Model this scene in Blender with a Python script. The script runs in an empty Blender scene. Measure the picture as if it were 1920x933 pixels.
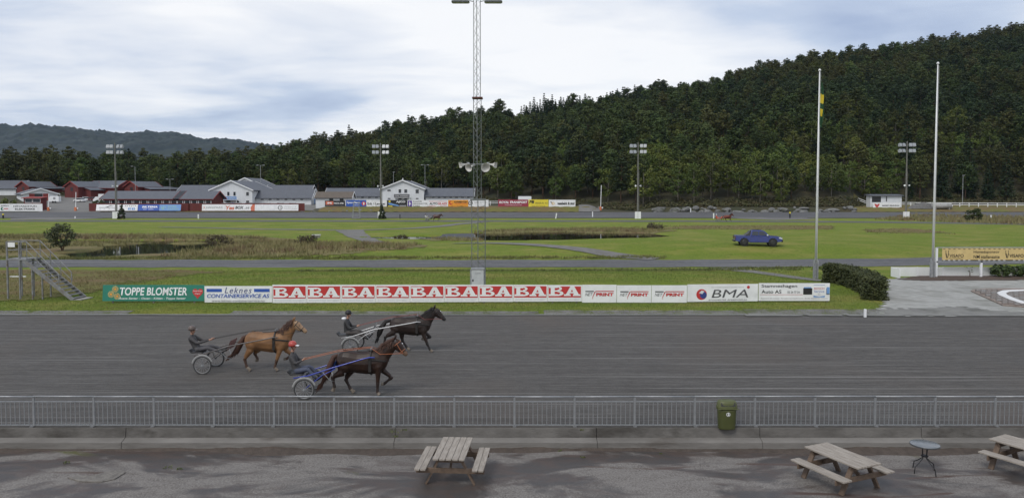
import bpy, bmesh, math, random
import numpy as np
from mathutils import Vector, Matrix
R = math.radians
random.seed(7); rng = np.random.default_rng(7)
SC = bpy.context.scene
COL = SC.collection

# ------------------------------------------------------------------ camera
CAM_Z, FPX, PITCH, HOR = 6.5, 1390.0, R(2.2), 362.0      # eye height above the track, focal length in px of a 1920 px frame
VC = HOR + FPX * math.tan(PITCH)
cam_d = bpy.data.cameras.new('camera'); cam = bpy.data.objects.new('camera', cam_d); COL.objects.link(cam)
cam_d.sensor_width = 36; cam_d.sensor_fit = 'HORIZONTAL'; cam_d.lens = FPX / 1920 * 36
cam_d.shift_y = (VC - 466.5) / 1920
cam_d.clip_start = 0.1; cam_d.clip_end = 20000
cam.location = (0, 0, CAM_Z); cam.rotation_euler = (R(90) - PITCH, 0, 0)
SC.camera = cam
SC.view_settings.view_transform = 'Standard'; SC.view_settings.look = 'None'
SC.view_settings.gamma = 1; SC.view_settings.use_curve_mapping = False
SC.view_settings.exposure = 0.15
SC.cycles.use_denoising = True
SC.cycles.max_bounces = 5; SC.cycles.diffuse_bounces = 2; SC.cycles.glossy_bounces = 2
SC.cycles.transmission_bounces = 3; SC.cycles.transparent_max_bounces = 6; SC.cycles.volume_bounces = 0
SC.cycles.caustics_reflective = False; SC.cycles.caustics_refractive = False

# ------------------------------------------------------------------ sky and sun
SUN_EL, SUN_AZ = R(48), R(215)      # azimuth clockwise from +Y: behind the camera, to its left
wd = bpy.data.worlds.new('World'); SC.world = wd; wd.use_nodes = True
def build_world():
    nt = wd.node_tree; nt.nodes.clear(); N = nt.nodes.new; L = nt.links.new
    out = N('ShaderNodeOutputWorld'); mix = N('ShaderNodeMixShader')
    b1 = N('ShaderNodeBackground'); b2 = N('ShaderNodeBackground')
    sky = N('ShaderNodeTexSky'); sky.sky_type = 'NISHITA'; sky.sun_disc = False
    sky.sun_elevation = SUN_EL; sky.sun_rotation = SUN_AZ
    L(sky.outputs[0], b1.inputs[0]); b1.inputs[1].default_value = 0.12
    tc = N('ShaderNodeTexCoord'); sep = N('ShaderNodeSeparateXYZ'); L(tc.outputs['Generated'], sep.inputs[0])
    def m(op, a, b=None, c=None):
        n = N('ShaderNodeMath'); n.operation = op
        for i, v in enumerate((a, b, c)):
            if v is None: continue
            if isinstance(v, (int, float)): n.inputs[i].default_value = v
            else: L(v, n.inputs[i])
        return n.outputs[0]
    # a flat cloud deck: project the view direction on a plane overhead
    zz = m('ADD', m('MAXIMUM', sep.outputs[2], 0.0), 0.10)
    cx = m('DIVIDE', sep.outputs[0], zz); cy = m('DIVIDE', sep.outputs[1], zz)
    comb = N('ShaderNodeCombineXYZ'); L(cx, comb.inputs[0]); L(cy, comb.inputs[1])
    def noise(scale, detail, rough, off, sx=1, sy=1, dist=0.0):
        mp = N('ShaderNodeMapping'); mp.inputs['Location'].default_value = (off, off * .7, off * .3); mp.inputs['Scale'].default_value = (sx, sy, 1)
        L(comb.outputs[0], mp.inputs[0])
        n = N('ShaderNodeTexNoise'); n.inputs['Scale'].default_value = scale; n.inputs['Detail'].default_value = detail
        n.inputs['Roughness'].default_value = rough; n.inputs['Distortion'].default_value = dist
        L(mp.outputs[0], n.inputs[0]); return n.outputs[0]
    def ramp(fac, stops):
        r = N('ShaderNodeValToRGB'); L(fac, r.inputs[0]); e = r.color_ramp.elements
        while len(e) < len(stops): e.new(0.5)
        for el, (p, c) in zip(e, stops): el.position = p; el.color = (*c, 1)
        return r.outputs[0]
    big = noise(0.42, 4, 0.5, 3.1, 0.8, 1.0, 0.5)
    fine = noise(1.3, 6, 0.55, 9.4, 0.7, 1.0, 0.3)
    v = m('ADD', m('MULTIPLY', big, 0.68), m('MULTIPLY', fine, 0.32))
    colr = ramp(v, [(0.37, (0.40, 0.48, 0.66)), (0.44, (0.55, 0.63, 0.78)), (0.495, (0.77, 0.81, 0.89)), (0.575, (0.97, 0.975, 0.99))])
    L(colr, b2.inputs[0]); b2.inputs[1].default_value = 0.94
    cov = m('SUBTRACT', 0.97, m('MULTIPLY', m('SUBTRACT', 1.0, fine), 0.12))
    L(cov, mix.inputs[0]); L(b1.outputs[0], mix.inputs[1]); L(b2.outputs[0], mix.inputs[2]); L(mix.outputs[0], out.inputs[0])
build_world()
sun_d = bpy.data.lights.new('sun', 'SUN'); sun = bpy.data.objects.new('sun', sun_d); COL.objects.link(sun)
sun_d.energy = 1.5; sun_d.angle = R(22); sun_d.color = (1.0, 0.96, 0.90)
_d = Vector((math.sin(SUN_AZ) * math.cos(SUN_EL), math.cos(SUN_AZ) * math.cos(SUN_EL), math.sin(SUN_EL)))
sun.rotation_euler = (-_d).to_track_quat('-Z', 'Y').to_euler(); sun.location = (0, 0, 60)

# ------------------------------------------------------------------ helpers
def ray(u, v):
    xr = (u - 960) / FPX; yu = (VC - v) / FPX; c, s = math.cos(PITCH), math.sin(PITCH)
    return Vector((xr, c + yu * s, -s + yu * c))
def at(u, v, Y):                      # the place that a photo pixel shows, at distance Y
    d = ray(u, v); return Vector((0, 0, CAM_Z)) + d * (Y / d.y)
def gp(u, v, z=0.0):                  # the same, on the level z
    d = ray(u, v); return Vector((0, 0, CAM_Z)) + d * ((z - CAM_Z) / d.z)
def U(x, y): return 960 + FPX * x / y
def lerp(a, b, t): return a + (b - a) * t
def interp(x, pts): return float(np.interp(x, [p[0] for p in pts], [p[1] for p in pts]))
def smooth(a, b, x):
    t = np.clip((x - a) / (b - a), 0, 1); return t * t * (3 - 2 * t)

def tag(o, label=None, cat=None, group=None, kind=None):
    if label: o['label'] = label
    if cat: o['category'] = cat
    if group: o['group'] = group
    if kind: o['kind'] = kind
    return o
def thing(name, label, cat, loc=(0, 0, 0), rz=0.0, group=None):
    o = bpy.data.objects.new(name, None); COL.objects.link(o); o.empty_display_size = 0.2
    o.location = loc; o.rotation_euler = (0, 0, rz); return tag(o, label, cat, group)
def link(name, me, parent=None, mats=()):
    for m_ in mats: me.materials.append(m_)
    o = bpy.data.objects.new(name, me); COL.objects.link(o)
    if parent: o.parent = parent
    return o
def copy_tree(o, parent=None):
    c = o.copy(); COL.objects.link(c)
    if parent: c.parent = parent
    for ch in o.children: copy_tree(ch, c)
    return c

class MB:
    def __init__(s): s.v = []; s.f = []; s.m = []; s.cur = 0
    def add(s, vs, fs):
        b = len(s.v); s.v += [tuple(p) for p in vs]; s.f += [tuple(i + b for i in f) for f in fs]; s.m += [s.cur] * len(fs); return s
    def box(s, c, d, rz=0.0, M=None):
        x, y, z = d[0] / 2, d[1] / 2, d[2] / 2
        P = [Vector((a, b, e)) for e in (-z, z) for a, b in ((-x, -y), (x, -y), (x, y), (-x, y))]
        if M is None: M = Matrix.Rotation(rz, 4, 'Z')
        P = [M @ p + Vector(c) for p in P]
        return s.add(P, [(3, 2, 1, 0), (4, 5, 6, 7), (0, 1, 5, 4), (1, 2, 6, 5), (2, 3, 7, 6), (3, 0, 4, 7)])
    def bx(s, x0, x1, y0, y1, z0, z1): return s.box(((x0 + x1) / 2, (y0 + y1) / 2, (z0 + z1) / 2), (x1 - x0, y1 - y0, z1 - z0))
    def beam(s, a, b, w, h, up=(0, 0, 1)):
        a, b = Vector(a), Vector(b); d = (b - a); L_ = d.length; d.normalize()
        sd = d.cross(Vector(up));
        if sd.length < 1e-4: sd = d.cross(Vector((0, 1, 0)))
        sd.normalize(); u2 = sd.cross(d)
        P = []
        for q in (a, b):
            for i, j in ((-1, -1), (1, -1), (1, 1), (-1, 1)): P.append(q + sd * (i * w / 2) + u2 * (j * h / 2))
        return s.add(P, [(0, 1, 2, 3), (7, 6, 5, 4), (4, 5, 1, 0), (5, 6, 2, 1), (6, 7, 3, 2), (7, 4, 0, 3)])
    def tube(s, pts, rad, n=8, cap=True, flat=None, up=None):
        pts = [Vector(p) for p in pts]
        if not hasattr(rad, '__len__'): rad = [rad] * len(pts)
        b = len(s.v); ref = Vector(up) if up else None
        for i, p in enumerate(pts):
            d = (pts[min(i + 1, len(pts) - 1)] - pts[max(i - 1, 0)]).normalized()
            if ref is None:
                ref = Vector((0, 0, 1)) if abs(d.z) < .9 else Vector((0, 1, 0))
            sd = d.cross(ref)
            if sd.length < 1e-3: sd = d.cross(Vector((1, 0, 0.01)))
            sd.normalize(); u2 = sd.cross(d)
            if up is None: ref = u2
            r = rad[i]; rx, ry = (r if hasattr(r, '__len__') else (r, r))
            for k in range(n):
                a = 2 * math.pi * k / n
                s.v.append(tuple(p + sd * (rx * math.cos(a)) + u2 * (ry * math.sin(a))))
        F = []
        for i in range(len(pts) - 1):
            for k in range(n):
                k2 = (k + 1) % n
                F.append((b + i * n + k, b + i * n + k2, b + (i + 1) * n + k2, b + (i + 1) * n + k))
        if cap:
            F.append(tuple(b + k for k in reversed(range(n)))); F.append(tuple(b + (len(pts) - 1) * n + k for k in range(n)))
        s.f += F; s.m += [s.cur] * len(F); return s
    def prism(s, poly, a, b, ax='y'):      # outline (p, q) pushed along an axis from a to b
        def mk(p, q, t): return {'y': (p, t, q), 'x': (t, p, q), 'z': (p, q, t)}[ax]
        n = len(poly); vs = [mk(p, q, a) for p, q in poly] + [mk(p, q, b) for p, q in poly]
        fs = [tuple(range(n)), tuple(reversed(range(n, 2 * n)))] + [(i, (i + 1) % n + 0, (i + 1) % n + n, i + n)[::-1] for i in range(n)]
        return s.add(vs, fs)
    def lathe(s, prof, c=(0, 0, 0), n=16, M=None):
        b = len(s.v); c = Vector(c)
        for r, z in prof:
            for k in range(n):
                a = 2 * math.pi * k / n; p = Vector((r * math.cos(a), r * math.sin(a), z))
                s.v.append(tuple((M @ p if M else p) + c))
        F = []
        for i in range(len(prof) - 1):
            for k in range(n):
                k2 = (k + 1) % n; F.append((b + i * n + k, b + i * n + k2, b + (i + 1) * n + k2, b + (i + 1) * n + k))
        if prof[0][0] > 1e-6: F.append(tuple(b + k for k in reversed(range(n))))
        if prof[-1][0] > 1e-6: F.append(tuple(b + (len(prof) - 1) * n + k for k in range(n)))
        s.f += F; s.m += [s.cur] * len(F); return s
    def mesh(s, name='m', smooth=False, fix=True):
        me = bpy.data.meshes.new(name); me.from_pydata(s.v, [], s.f)
        me.polygons.foreach_set('material_index', s.m)
        if fix:
            bm = bmesh.new(); bm.from_mesh(me); bmesh.ops.recalc_face_normals(bm, faces=bm.faces); bm.to_mesh(me); bm.free()
        if smooth: me.polygons.foreach_set('use_smooth', [True] * len(me.polygons))
        me.update(); return me
    def build(s, name, mats, parent=None, smooth=False, fix=True, bevel=0.0):
        if not isinstance(mats, (list, tuple)): mats = [mats]
        o = link(name, s.mesh(name, smooth, fix), parent, mats)
        if bevel:
            b = o.modifiers.new('bevel', 'BEVEL'); b.width = bevel; b.segments = 2; b.limit_method = 'ANGLE'; b.angle_limit = R(40)
        return o
def sheet(name, verts, faces, mat, kind='structure', smooth=False):
    me = bpy.data.meshes.new(name); me.from_pydata([tuple(v) for v in verts], [], faces)
    if smooth: me.polygons.foreach_set('use_smooth', [True] * len(me.polygons))
    me.update(); o = link(name, me, None, [mat]); o['kind'] = kind; return o

# ------------------------------------------------------------------ materials
MATS = {}
def mat(name, col, rough=0.7, col2=None, scale=3.0, detail=4, bump=0.0, bscale=None, metal=0.0, stretch=(1, 1, 1), thr=(0.35, 0.65),
        col3=None, scale3=0.3, thr3=(0.5, 0.65), coat=0.0, rnd=0.0, spec=0.5, coords='Object'):
    if name in MATS: return MATS[name]
    m_ = bpy.data.materials.new(name); m_.use_nodes = True; nt = m_.node_tree; N = nt.nodes.new; L = nt.links.new
    bs = nt.nodes['Principled BSDF']; bs.inputs['Roughness'].default_value = rough; bs.inputs['Metallic'].default_value = metal
    bs.inputs['Specular IOR Level'].default_value = spec
    if coat: bs.inputs['Coat Weight'].default_value = coat; bs.inputs['Coat Roughness'].default_value = 0.08
    bs.inputs['Base Color'].default_value = (*col, 1)
    tc = N('ShaderNodeTexCoord'); mp = N('ShaderNodeMapping'); mp.inputs['Scale'].default_value = stretch; L(tc.outputs[coords], mp.inputs[0])
    def noise(sc, det=detail):
        n = N('ShaderNodeTexNoise'); n.inputs['Scale'].default_value = sc; n.inputs['Detail'].default_value = det; n.inputs['Roughness'].default_value = .6
        L(mp.outputs[0], n.inputs[0]); return n.outputs[0]
    def mixc(f, a, b):
        x = N('ShaderNodeMix'); x.data_type = 'RGBA'
        if isinstance(f, float): x.inputs[0].default_value = f
        else: L(f, x.inputs[0])
        for i, c in ((6, a), (7, b)):
            if isinstance(c, tuple): x.inputs[i].default_value = (*c, 1)
            else: L(c, x.inputs[i])
        return x.outputs[2]
    def rng_(f, lo, hi):
        r = N('ShaderNodeMapRange'); L(f, r.inputs[0]); r.inputs[1].default_value = lo; r.inputs[2].default_value = hi; return r.outputs[0]
    cur = col
    if col2: cur = mixc(rng_(noise(scale), *thr), col, col2)
    if col3: cur = mixc(rng_(noise(scale3), *thr3), cur, col3)
    if rnd:
        oi = N('ShaderNodeObjectInfo'); hs = N('ShaderNodeHueSaturation')
        r = N('ShaderNodeMapRange'); L(oi.outputs['Random'], r.inputs[0]); r.inputs[3].default_value = 1 - rnd; r.inputs[4].default_value = 1 + rnd
        L(r.outputs[0], hs.inputs['Value'])
        r2 = N('ShaderNodeMath'); r2.operation = 'MULTIPLY'; L(oi.outputs['Random'], r2.inputs[0]); r2.inputs[1].default_value = 7.31
        r3 = N('ShaderNodeMath'); r3.operation = 'FRACT'; L(r2.outputs[0], r3.inputs[0])
        r4 = N('ShaderNodeMapRange'); L(r3.outputs[0], r4.inputs[0]); r4.inputs[3].default_value = .5 - rnd * .09; r4.inputs[4].default_value = .5 + rnd * .05
        L(r4.outputs[0], hs.inputs['Hue'])
        if isinstance(cur, tuple): hs.inputs['Color'].default_value = (*cur, 1)
        else: L(cur, hs.inputs['Color'])
        cur = hs.outputs[0]
    if not isinstance(cur, tuple): L(cur, bs.inputs['Base Color'])
    if bump:
        b = N('ShaderNodeBump'); b.inputs['Strength'].default_value = bump; b.inputs['Distance'].default_value = .05
        L(noise(bscale or scale * 3, 6), b.inputs['Height']); L(b.outputs[0], bs.inputs['Normal'])
    MATS[name] = m_; return m_
# ------------------------------------------------------------------ terrain
SKY_L = [(-300,292),(0,290),(100,287),(200,290),(260,285),(330,292),(400,287),(470,275),(520,265),(600,250),(660,246),(700,240),(750,226),(800,216),(850,210),(900,203),(935,196),(960,206),(985,206),(1010,190),(1080,185),(1150,178),(1200,170),(1250,165),(1300,160),(1350,148),(1400,130),(1450,121),(1500,113),(1550,106),(1600,100),(1650,94),(1700,85),(1750,78),(1800,72),(1850,60),(1920,45),(2300,10)]
RIDGE = [(0,430),(500,440),(900,470),(1300,520),(1920,560),(2300,570)]
FOOT = [(-300,300),(0,302),(420,302),(600,290),(880,272),(930,250),(1120,236),(1180,224),(1580,221),(1640,246),(1920,248),(2300,248)]
SX, SV = np.array([p[0] for p in SKY_L], float), np.array([p[1] for p in SKY_L], float)
def np_i(u, pts): return np.interp(u, [p[0] for p in pts], [p[1] for p in pts])
def ell(x, y, cx, cy, rx, ry): return np.sqrt(((x - cx) / rx) ** 2 + ((y - cy) / ry) ** 2)
PONDS = [(-43.8, 88.0, 9.2, 11.0), (-64, 89, 9, 8.0), (-50, 101.5, 27, 3.2), (6.5, 115, 18, 12), (-9, 110, 14, 4.5)]
def pond_d(x, y):
    d = np.full(np.shape(x), 9.0)
    for i, (cx, cy, rx, ry) in enumerate(PONDS):
        w = 0.10 * np.sin(np.arctan2(y - cy, x - cx) * 5 + i) + 0.06 * np.sin(np.arctan2(y - cy, x - cx) * 9 + 2 * i)
        d = np.minimum(d, ell(x, y, cx, cy, rx, ry) + w)
    ei = ell(x, y, -52.5, 86, 2.9, 5.5); d = np.maximum(d, np.where(ei < 1.35, .85 + (1.35 - ei) * .9, 0))
    return d
def far_ground(x, y):
    u = U(x, y); f = np_i(u, FOOT); rg = np_i(u, RIDGE)
    z0 = np.clip((y - 192) / 22, 0, 1) * 0.96
    bank = 1.4 * smooth(214.5, 219, y) * smooth(585, 620, u) * (1 - smooth(1100, 1135, u))
    slope = np.clip(y - 214, 0, None) * np.where(u < 1000, 0.058, 0.05)
    zf = 0.96 + (f - 214) * np.where(u < 1000, 0.058, 0.05)
    zr = CAM_Z + (HOR - np.interp(u, SX, SV)) / FPX * rg - np.interp(u, [0, 500, 900, 1300], [17.5, 17, 14.5, 13])
    s = np.clip((y - f) / (rg - f), 0, 1)
    hill = (zr - zf) * s * (1.22 - .22 * s) - np.clip(y - rg, 0, None) * .12
    lim = np.minimum(slope, zf - 0.96)
    rock = 1.0 * smooth(216, 221, y) * smooth(1600, 1640, u) + 1.3 * smooth(215.5, 217.5, y) * smooth(1190, 1230, u) * (1 - smooth(1590, 1640, u)) * (1 - .0 * y)
    return z0 + np.maximum(bank - slope * .7 * (bank > 0), 0) + lim + np.where(y > f, hill, 0) + np.maximum(rock - .5 * lim, 0) * np.where(u < 1600, y < f + 12, 1)
def zg(x, y):                         # ground level beyond the racetrack
    x = np.asarray(x, float); y = np.asarray(y, float)
    z = .10 * smooth(39.6, 41, y) * (1 - smooth(58, 63, y))
    z = z + .38 * smooth(46, 52, y) * (1 - smooth(55, 62.5, y)) * smooth(-27, -14, x) * (1 - smooth(14, 20, x))
    z = z + 1.15 * np.clip(1 - ell(x, y, 24, 87, 40, 16) ** 2, 0, 1) ** 1.3 * smooth(73, 79, y)
    z = z + .5 * np.clip(1 - ell(x, y, -20, 83, 16, 9) ** 2, 0, 1)
    d = pond_d(x, y); z = z - .55 * (1 - smooth(.86, 1.06, d)) * (y > 74) * (y < 150)
    z = z + .05 * np.sin(x * .23 + y * .31) * np.sin(x * .11 - y * .19) * smooth(75, 80, y) * (1 - smooth(150, 160, y))
    z = np.where(y > 192, far_ground(x, y), z)
    return z
def zg1(x, y): return float(zg(np.array([x]), np.array([y]))[0])

# grass material: several greens, dry patches, mown streaks
def grass_material(name, g1, g2, dry, dirt, dry_thr, streak=0.0, fine=7.0):
    m_ = bpy.data.materials.new(name); m_.use_nodes = True; nt = m_.node_tree; N = nt.nodes.new; L = nt.links.new
    bs = nt.nodes['Principled BSDF']; bs.inputs['Roughness'].default_value = .9; bs.inputs['Specular IOR Level'].default_value = .15
    tc = N('ShaderNodeTexCoord')
    def noise(sc, det=5, st=(1, 1, 1), rough=.6):
        mp = N('ShaderNodeMapping'); mp.inputs['Scale'].default_value = st; L(tc.outputs['Object'], mp.inputs[0])
        n = N('ShaderNodeTexNoise'); n.inputs['Scale'].default_value = sc; n.inputs['Detail'].default_value = det; n.inputs['Roughness'].default_value = rough
        L(mp.outputs[0], n.inputs[0]); return n.outputs[0]
    def mr(f, a, b, c=0., d=1.):
        r = N('ShaderNodeMapRange'); L(f, r.inputs[0])
        for i, v_ in enumerate((a, b, c, d)): r.inputs[i + 1].default_value = v_
        return r.outputs[0]
    def mix(f, a, b):
        x = N('ShaderNodeMix'); x.data_type = 'RGBA'; L(f, x.inputs[0])
        for i, c in ((6, a), (7, b)):
            if isinstance(c, tuple): x.inputs[i].default_value = (*c, 1)
            else: L(c, x.inputs[i])
        return x.outputs[2]
    c = mix(mr(noise(fine, 6, (1, 1.6, 1), .7), .38, .62), g1, g2)
    c = mix(mr(noise(.16, 5, (1, 1.8, 1)), *dry_thr), c, dry)
    c = mix(mr(noise(.55, 5, (1, 2, 1)), .60, .72), c, tuple(.6 * a + .4 * b for a, b in zip(g1, dry)))
    c = mix(mr(noise(.33, 6, (1, 1, 1)), .67, .74), c, dirt)
    c = mix(mr(noise(1.3, 6, (1, 2.4, 1), .7), .56, .68), c, tuple(.72 * a for a in g1))
    L(c, bs.inputs['Base Color'])
    b = N('ShaderNodeBump'); b.inputs['Strength'].default_value = 1.0; b.inputs['Distance'].default_value = .12
    L(noise(fine * .8, 6, (1, 1.3, 1), .75), b.inputs['Height']); L(b.outputs[0], bs.inputs['Normal'])
    MATS[name] = m_; return m_
M_grass = grass_material('grass', (.090, .140, .013), (.178, .222, .034), (.24, .222, .058), (.10, .085, .045), (.46, .70))
M_dry = grass_material('dry_grass', (.105, .110, .028), (.17, .16, .055), (.16, .115, .058), (.09, .065, .04), (.42, .60), fine=5)
M_hill = mat('forest_floor', (.028, .032, .012), .95, (.055, .045, .020), .15, 5, bump=.6, bscale=1.2)
M_yard = mat('yard_gravel', (.17, .165, .155), .95, (.13, .125, .115), .25, 5, bump=.3, bscale=6)

def grid_sheet(name, xs, ys, fz, mat_, kind='structure', skip=None):
    X, Y = np.meshgrid(xs, ys); Z = fz(X, Y); n, m_ = X.shape
    vs = np.stack([X, Y, Z], -1).reshape(-1, 3)
    fs = []
    for j in range(n - 1):
        for i in range(m_ - 1):
            if skip and skip(.5 * (xs[i] + xs[i + 1]), .5 * (ys[j] + ys[j + 1])): continue
            fs.append((j * m_ + i, j * m_ + i + 1, (j + 1) * m_ + i + 1, (j + 1) * m_ + i))
    return sheet(name, vs, fs, mat_, kind, True)
def polar_sheet(name, ts, ys, fz, mat_, kind='structure'):     # columns fan out with distance, x = t * y
    T, Y = np.meshgrid(ts, ys); X = T * Y; Z = fz(X, Y); n, m_ = X.shape
    vs = np.stack([X, Y, Z], -1).reshape(-1, 3)
    fs = [(j * m_ + i, j * m_ + i + 1, (j + 1) * m_ + i + 1, (j + 1) * m_ + i) for j in range(n - 1) for i in range(m_ - 1)]
    return sheet(name, vs, fs, mat_, kind, True)
# infield lawn from the racetrack's far edge to the far straight
grid_sheet('infield_lawn', np.arange(-95, 95.1, .8), np.concatenate([np.arange(39.25, 76, .6), np.arange(76, 134, .8)]), zg, M_grass)
polar_sheet('far_lawn', np.linspace(-1.15, 1.15, 120), np.concatenate([np.arange(133.6, 192, 3.0), [192.0]]), lambda x, y: zg(x, y), M_grass)
for sx in (-1, 1):
    xs = np.arange(95, 240, 5.0) * sx; xs = np.sort(xs)
    grid_sheet('side_lawn', xs, np.concatenate([np.arange(39.25, 134, 3.0), [133.2]]), lambda x, y: zg(x, y) * 0 - .02, M_grass)
polar_sheet('hillside', np.linspace(-1.25, 1.25, 200), np.concatenate([np.arange(192.0, 226, .85), np.arange(226, 330, 3.0), np.arange(330, 700, 8.0)]), zg, M_hill)

# base ground out to the horizon, below everything
bg = sheet('ground', [(-9000, -300, -1.3), (9000, -300, -1.3), (9000, 14000, -1.3), (-9000, 14000, -1.3)], [(0, 1, 2, 3)], M_hill)

# strips that follow the ground
def strip(name, line, wid, mat_, lift=.02, step=1.0, fz=None, cross=4):
    pts = []
    for (a, b) in zip(line[:-1], line[1:]):
        n = max(1, int(math.dist(a, b) / step)); pts += [(lerp(a[0], b[0], i / n), lerp(a[1], b[1], i / n)) for i in range(n)]
    pts.append(line[-1][:2]); n = len(pts)
    # smooth the bends
    P = np.array([p[:2] for p in pts], float)
    for _ in range(12): P[1:-1] = .25 * P[:-2] + .5 * P[1:-1] + .25 * P[2:]
    w = wid if hasattr(wid, '__len__') else [wid, wid]
    vs = []; fs = []
    for i in range(n):
        d = P[min(i + 1, n - 1)] - P[max(i - 1, 0)]; d /= np.linalg.norm(d); nn = np.array([-d[1], d[0]])
        ww = lerp(w[0], w[1], i / (n - 1)) * (1 + .06 * math.sin(i * .9) + .05 * math.sin(i * 2.3))
        for k in range(cross + 1):
            q = P[i] + nn * ww * (k / cross - .5)
            vs.append((q[0], q[1], (fz or zg1)(q[0], q[1]) + lift))
    c1 = cross + 1
    for i in range(n - 1):
        for k in range(cross): fs.append((i * c1 + k, i * c1 + k + 1, (i + 1) * c1 + k + 1, (i + 1) * c1 + k))
    return sheet(name, vs, fs, mat_, 'structure', True)
def track_material(name, base, light, dark, sx=.05, sy=5.0, brown=None):
    m_ = bpy.data.materials.new(name); m_.use_nodes = True; nt = m_.node_tree; N = nt.nodes.new; L = nt.links.new
    bs = nt.nodes['Principled BSDF']; bs.inputs['Roughness'].default_value = .85; bs.inputs['Specular IOR Level'].default_value = .3
    tc = N('ShaderNodeTexCoord')
    def noise(sc, det, st, rough=.6, off=0):
        mp = N('ShaderNodeMapping'); mp.inputs['Scale'].default_value = st; mp.inputs['Location'].default_value = (off, off, 0); L(tc.outputs['Object'], mp.inputs[0])
        n = N('ShaderNodeTexNoise'); n.inputs['Scale'].default_value = sc; n.inputs['Detail'].default_value = det; n.inputs['Roughness'].default_value = rough
        L(mp.outputs[0], n.inputs[0]); return n.outputs[0]
    def mr(f, a, b, c=0., d=1.):
        r = N('ShaderNodeMapRange'); L(f, r.inputs[0])
        for i, v_ in enumerate((a, b, c, d)): r.inputs[i + 1].default_value = v_
        return r.outputs[0]
    def mix(f, a, b):
        x = N('ShaderNodeMix'); x.data_type = 'RGBA'; L(f, x.inputs[0])
        for i, c in ((6, a), (7, b)):
            if isinstance(c, tuple): x.inputs[i].default_value = (*c, 1)
            else: L(c, x.inputs[i])
        return x.outputs[2]
    c = mix(mr(noise(1.0, 8, (1.6, sy * 1.1, 1), .82), .40, .60), base, dark)
    c = mix(mr(noise(1.0, 3, (sx, sy, 1), .55), .60, .66), c, light)
    c = mix(mr(noise(1.0, 3, (sx * .6, sy * 1.9, 1), .5, 7), .64, .70), c, light)
    c = mix(mr(noise(1.0, 3, (sx * 2.5, sy * .5, 1), .6, 3), .52, .75), c, dark)
    fs = mr(noise(1.0, 3, (sx * 6, sy * 2.0, 1), .6, 11), .40, .60, .84, 1.14); fg = mr(noise(13.0, 4, (1, 1.6, 1), .8, 5), .34, .66, .78, 1.22)
    def scale(col, f):
        x = N('ShaderNodeVectorMath'); x.operation = 'SCALE'; L(col, x.inputs[0]); L(f, x.inputs['Scale']); return x.outputs[0]
    c = scale(scale(c, fs), fg)
    if brown: c = mix(mr(noise(.12, 3, (1, .6, 1), .5, 1), .50, .75), c, brown)
    L(c, bs.inputs['Base Color'])
    b = N('ShaderNodeBump'); b.inputs['Strength'].default_value = .8; b.inputs['Distance'].default_value = .05
    h = N('ShaderNodeMath'); h.operation = 'ADD'; L(noise(1.0, 8, (3, 9, 1), .8), h.inputs[0]); L(noise(1.0, 3, (sx, sy * 1.5, 1), .5), h.inputs[1])
    L(h.outputs[0], b.inputs['Height']); L(b.outputs[0], bs.inputs['Normal'])
    MATS[name] = m_; return m_
M_track = track_material('track_sand', (.100, .094, .088), (.152, .146, .138), (.062, .058, .054), brown=(.098, .082, .070))
M_track2 = track_material('inner_sand', (.125, .125, .130), (.20, .20, .20), (.075, .075, .078), sx=.03, sy=1.6)
M_track3 = track_material('far_sand', (.105, .105, .110), (.13, .13, .13), (.085, .085, .088), sx=.02, sy=.6)
M_path = mat('path_gravel', (.165, .16, .148), .95, (.115, .11, .10), .8, 6, bump=.4, bscale=8)
M_mud = mat('verge_mud', (.10, .095, .085), .95, (.17, .165, .155), 1.2, 6, bump=.7, bscale=5, col3=(.07, .085, .02), scale3=.9)
# racetrack: near straight
xs = np.linspace(-62, 62, 125); ys = np.concatenate([np.linspace(20.42, 39.3, 24)])
grid_sheet('racetrack', xs, ys, lambda x, y: 0 * x - .001 + .012 * np.sin(y * 2.1 + .02 * x), M_track)
for sx in (-1, 1): sheet('racetrack', [(sx * 62, 20.42, -.004), (sx * 200, 20.42, -.004), (sx * 200, 39.3, -.004), (sx * 62, 39.3, -.004)], [(0, 1, 2, 3) if sx > 0 else (3, 2, 1, 0)], M_track)
strip('track_edge_strip', [(-100, 39.42), (100, 39.28)], .34, mat('edge_sand', (.21, .21, .20), .95, (.14, .14, .135), 1.5, bump=.3, stretch=(.4, 2, 1)), .035, 2.0, cross=2)
for (u0, u1, y_, w_) in ((-40, 240, 40.0, .8), (430, 640, 39.9, .9), (640, 1010, 40.0, .55), (1020, 1400, 40.0, .95), (1400, 1660, 40.15, 1.1)):
    strip('verge_soil', [((u0 - 960) / FPX * y_, y_), ((u1 - 960) / FPX * y_, y_)], w_, M_mud, .022, .5, cross=3)
# training track inside, bending away at its eastern end
strip('training_track', [(-140, 68.6), (-60, 68.5), (0, 68.3), (22, 68.6), (34, 69.4), (46, 71.2), (60, 74.5), (90, 84)], 7.2, M_track2, .025, 1.5, cross=8)
strip('far_training_track', [(-190, 172), (-60, 173), (40, 172), (76, 168), (100, 160), (112, 150), (128, 134)], 8.5, M_track3, .03, 3, cross=3)
polar_sheet('far_racetrack', np.linspace(-1.15, 1.15, 90), np.linspace(192.6, 214.0, 8), lambda x, y: zg(x, y) + .06, M_track3)
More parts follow.
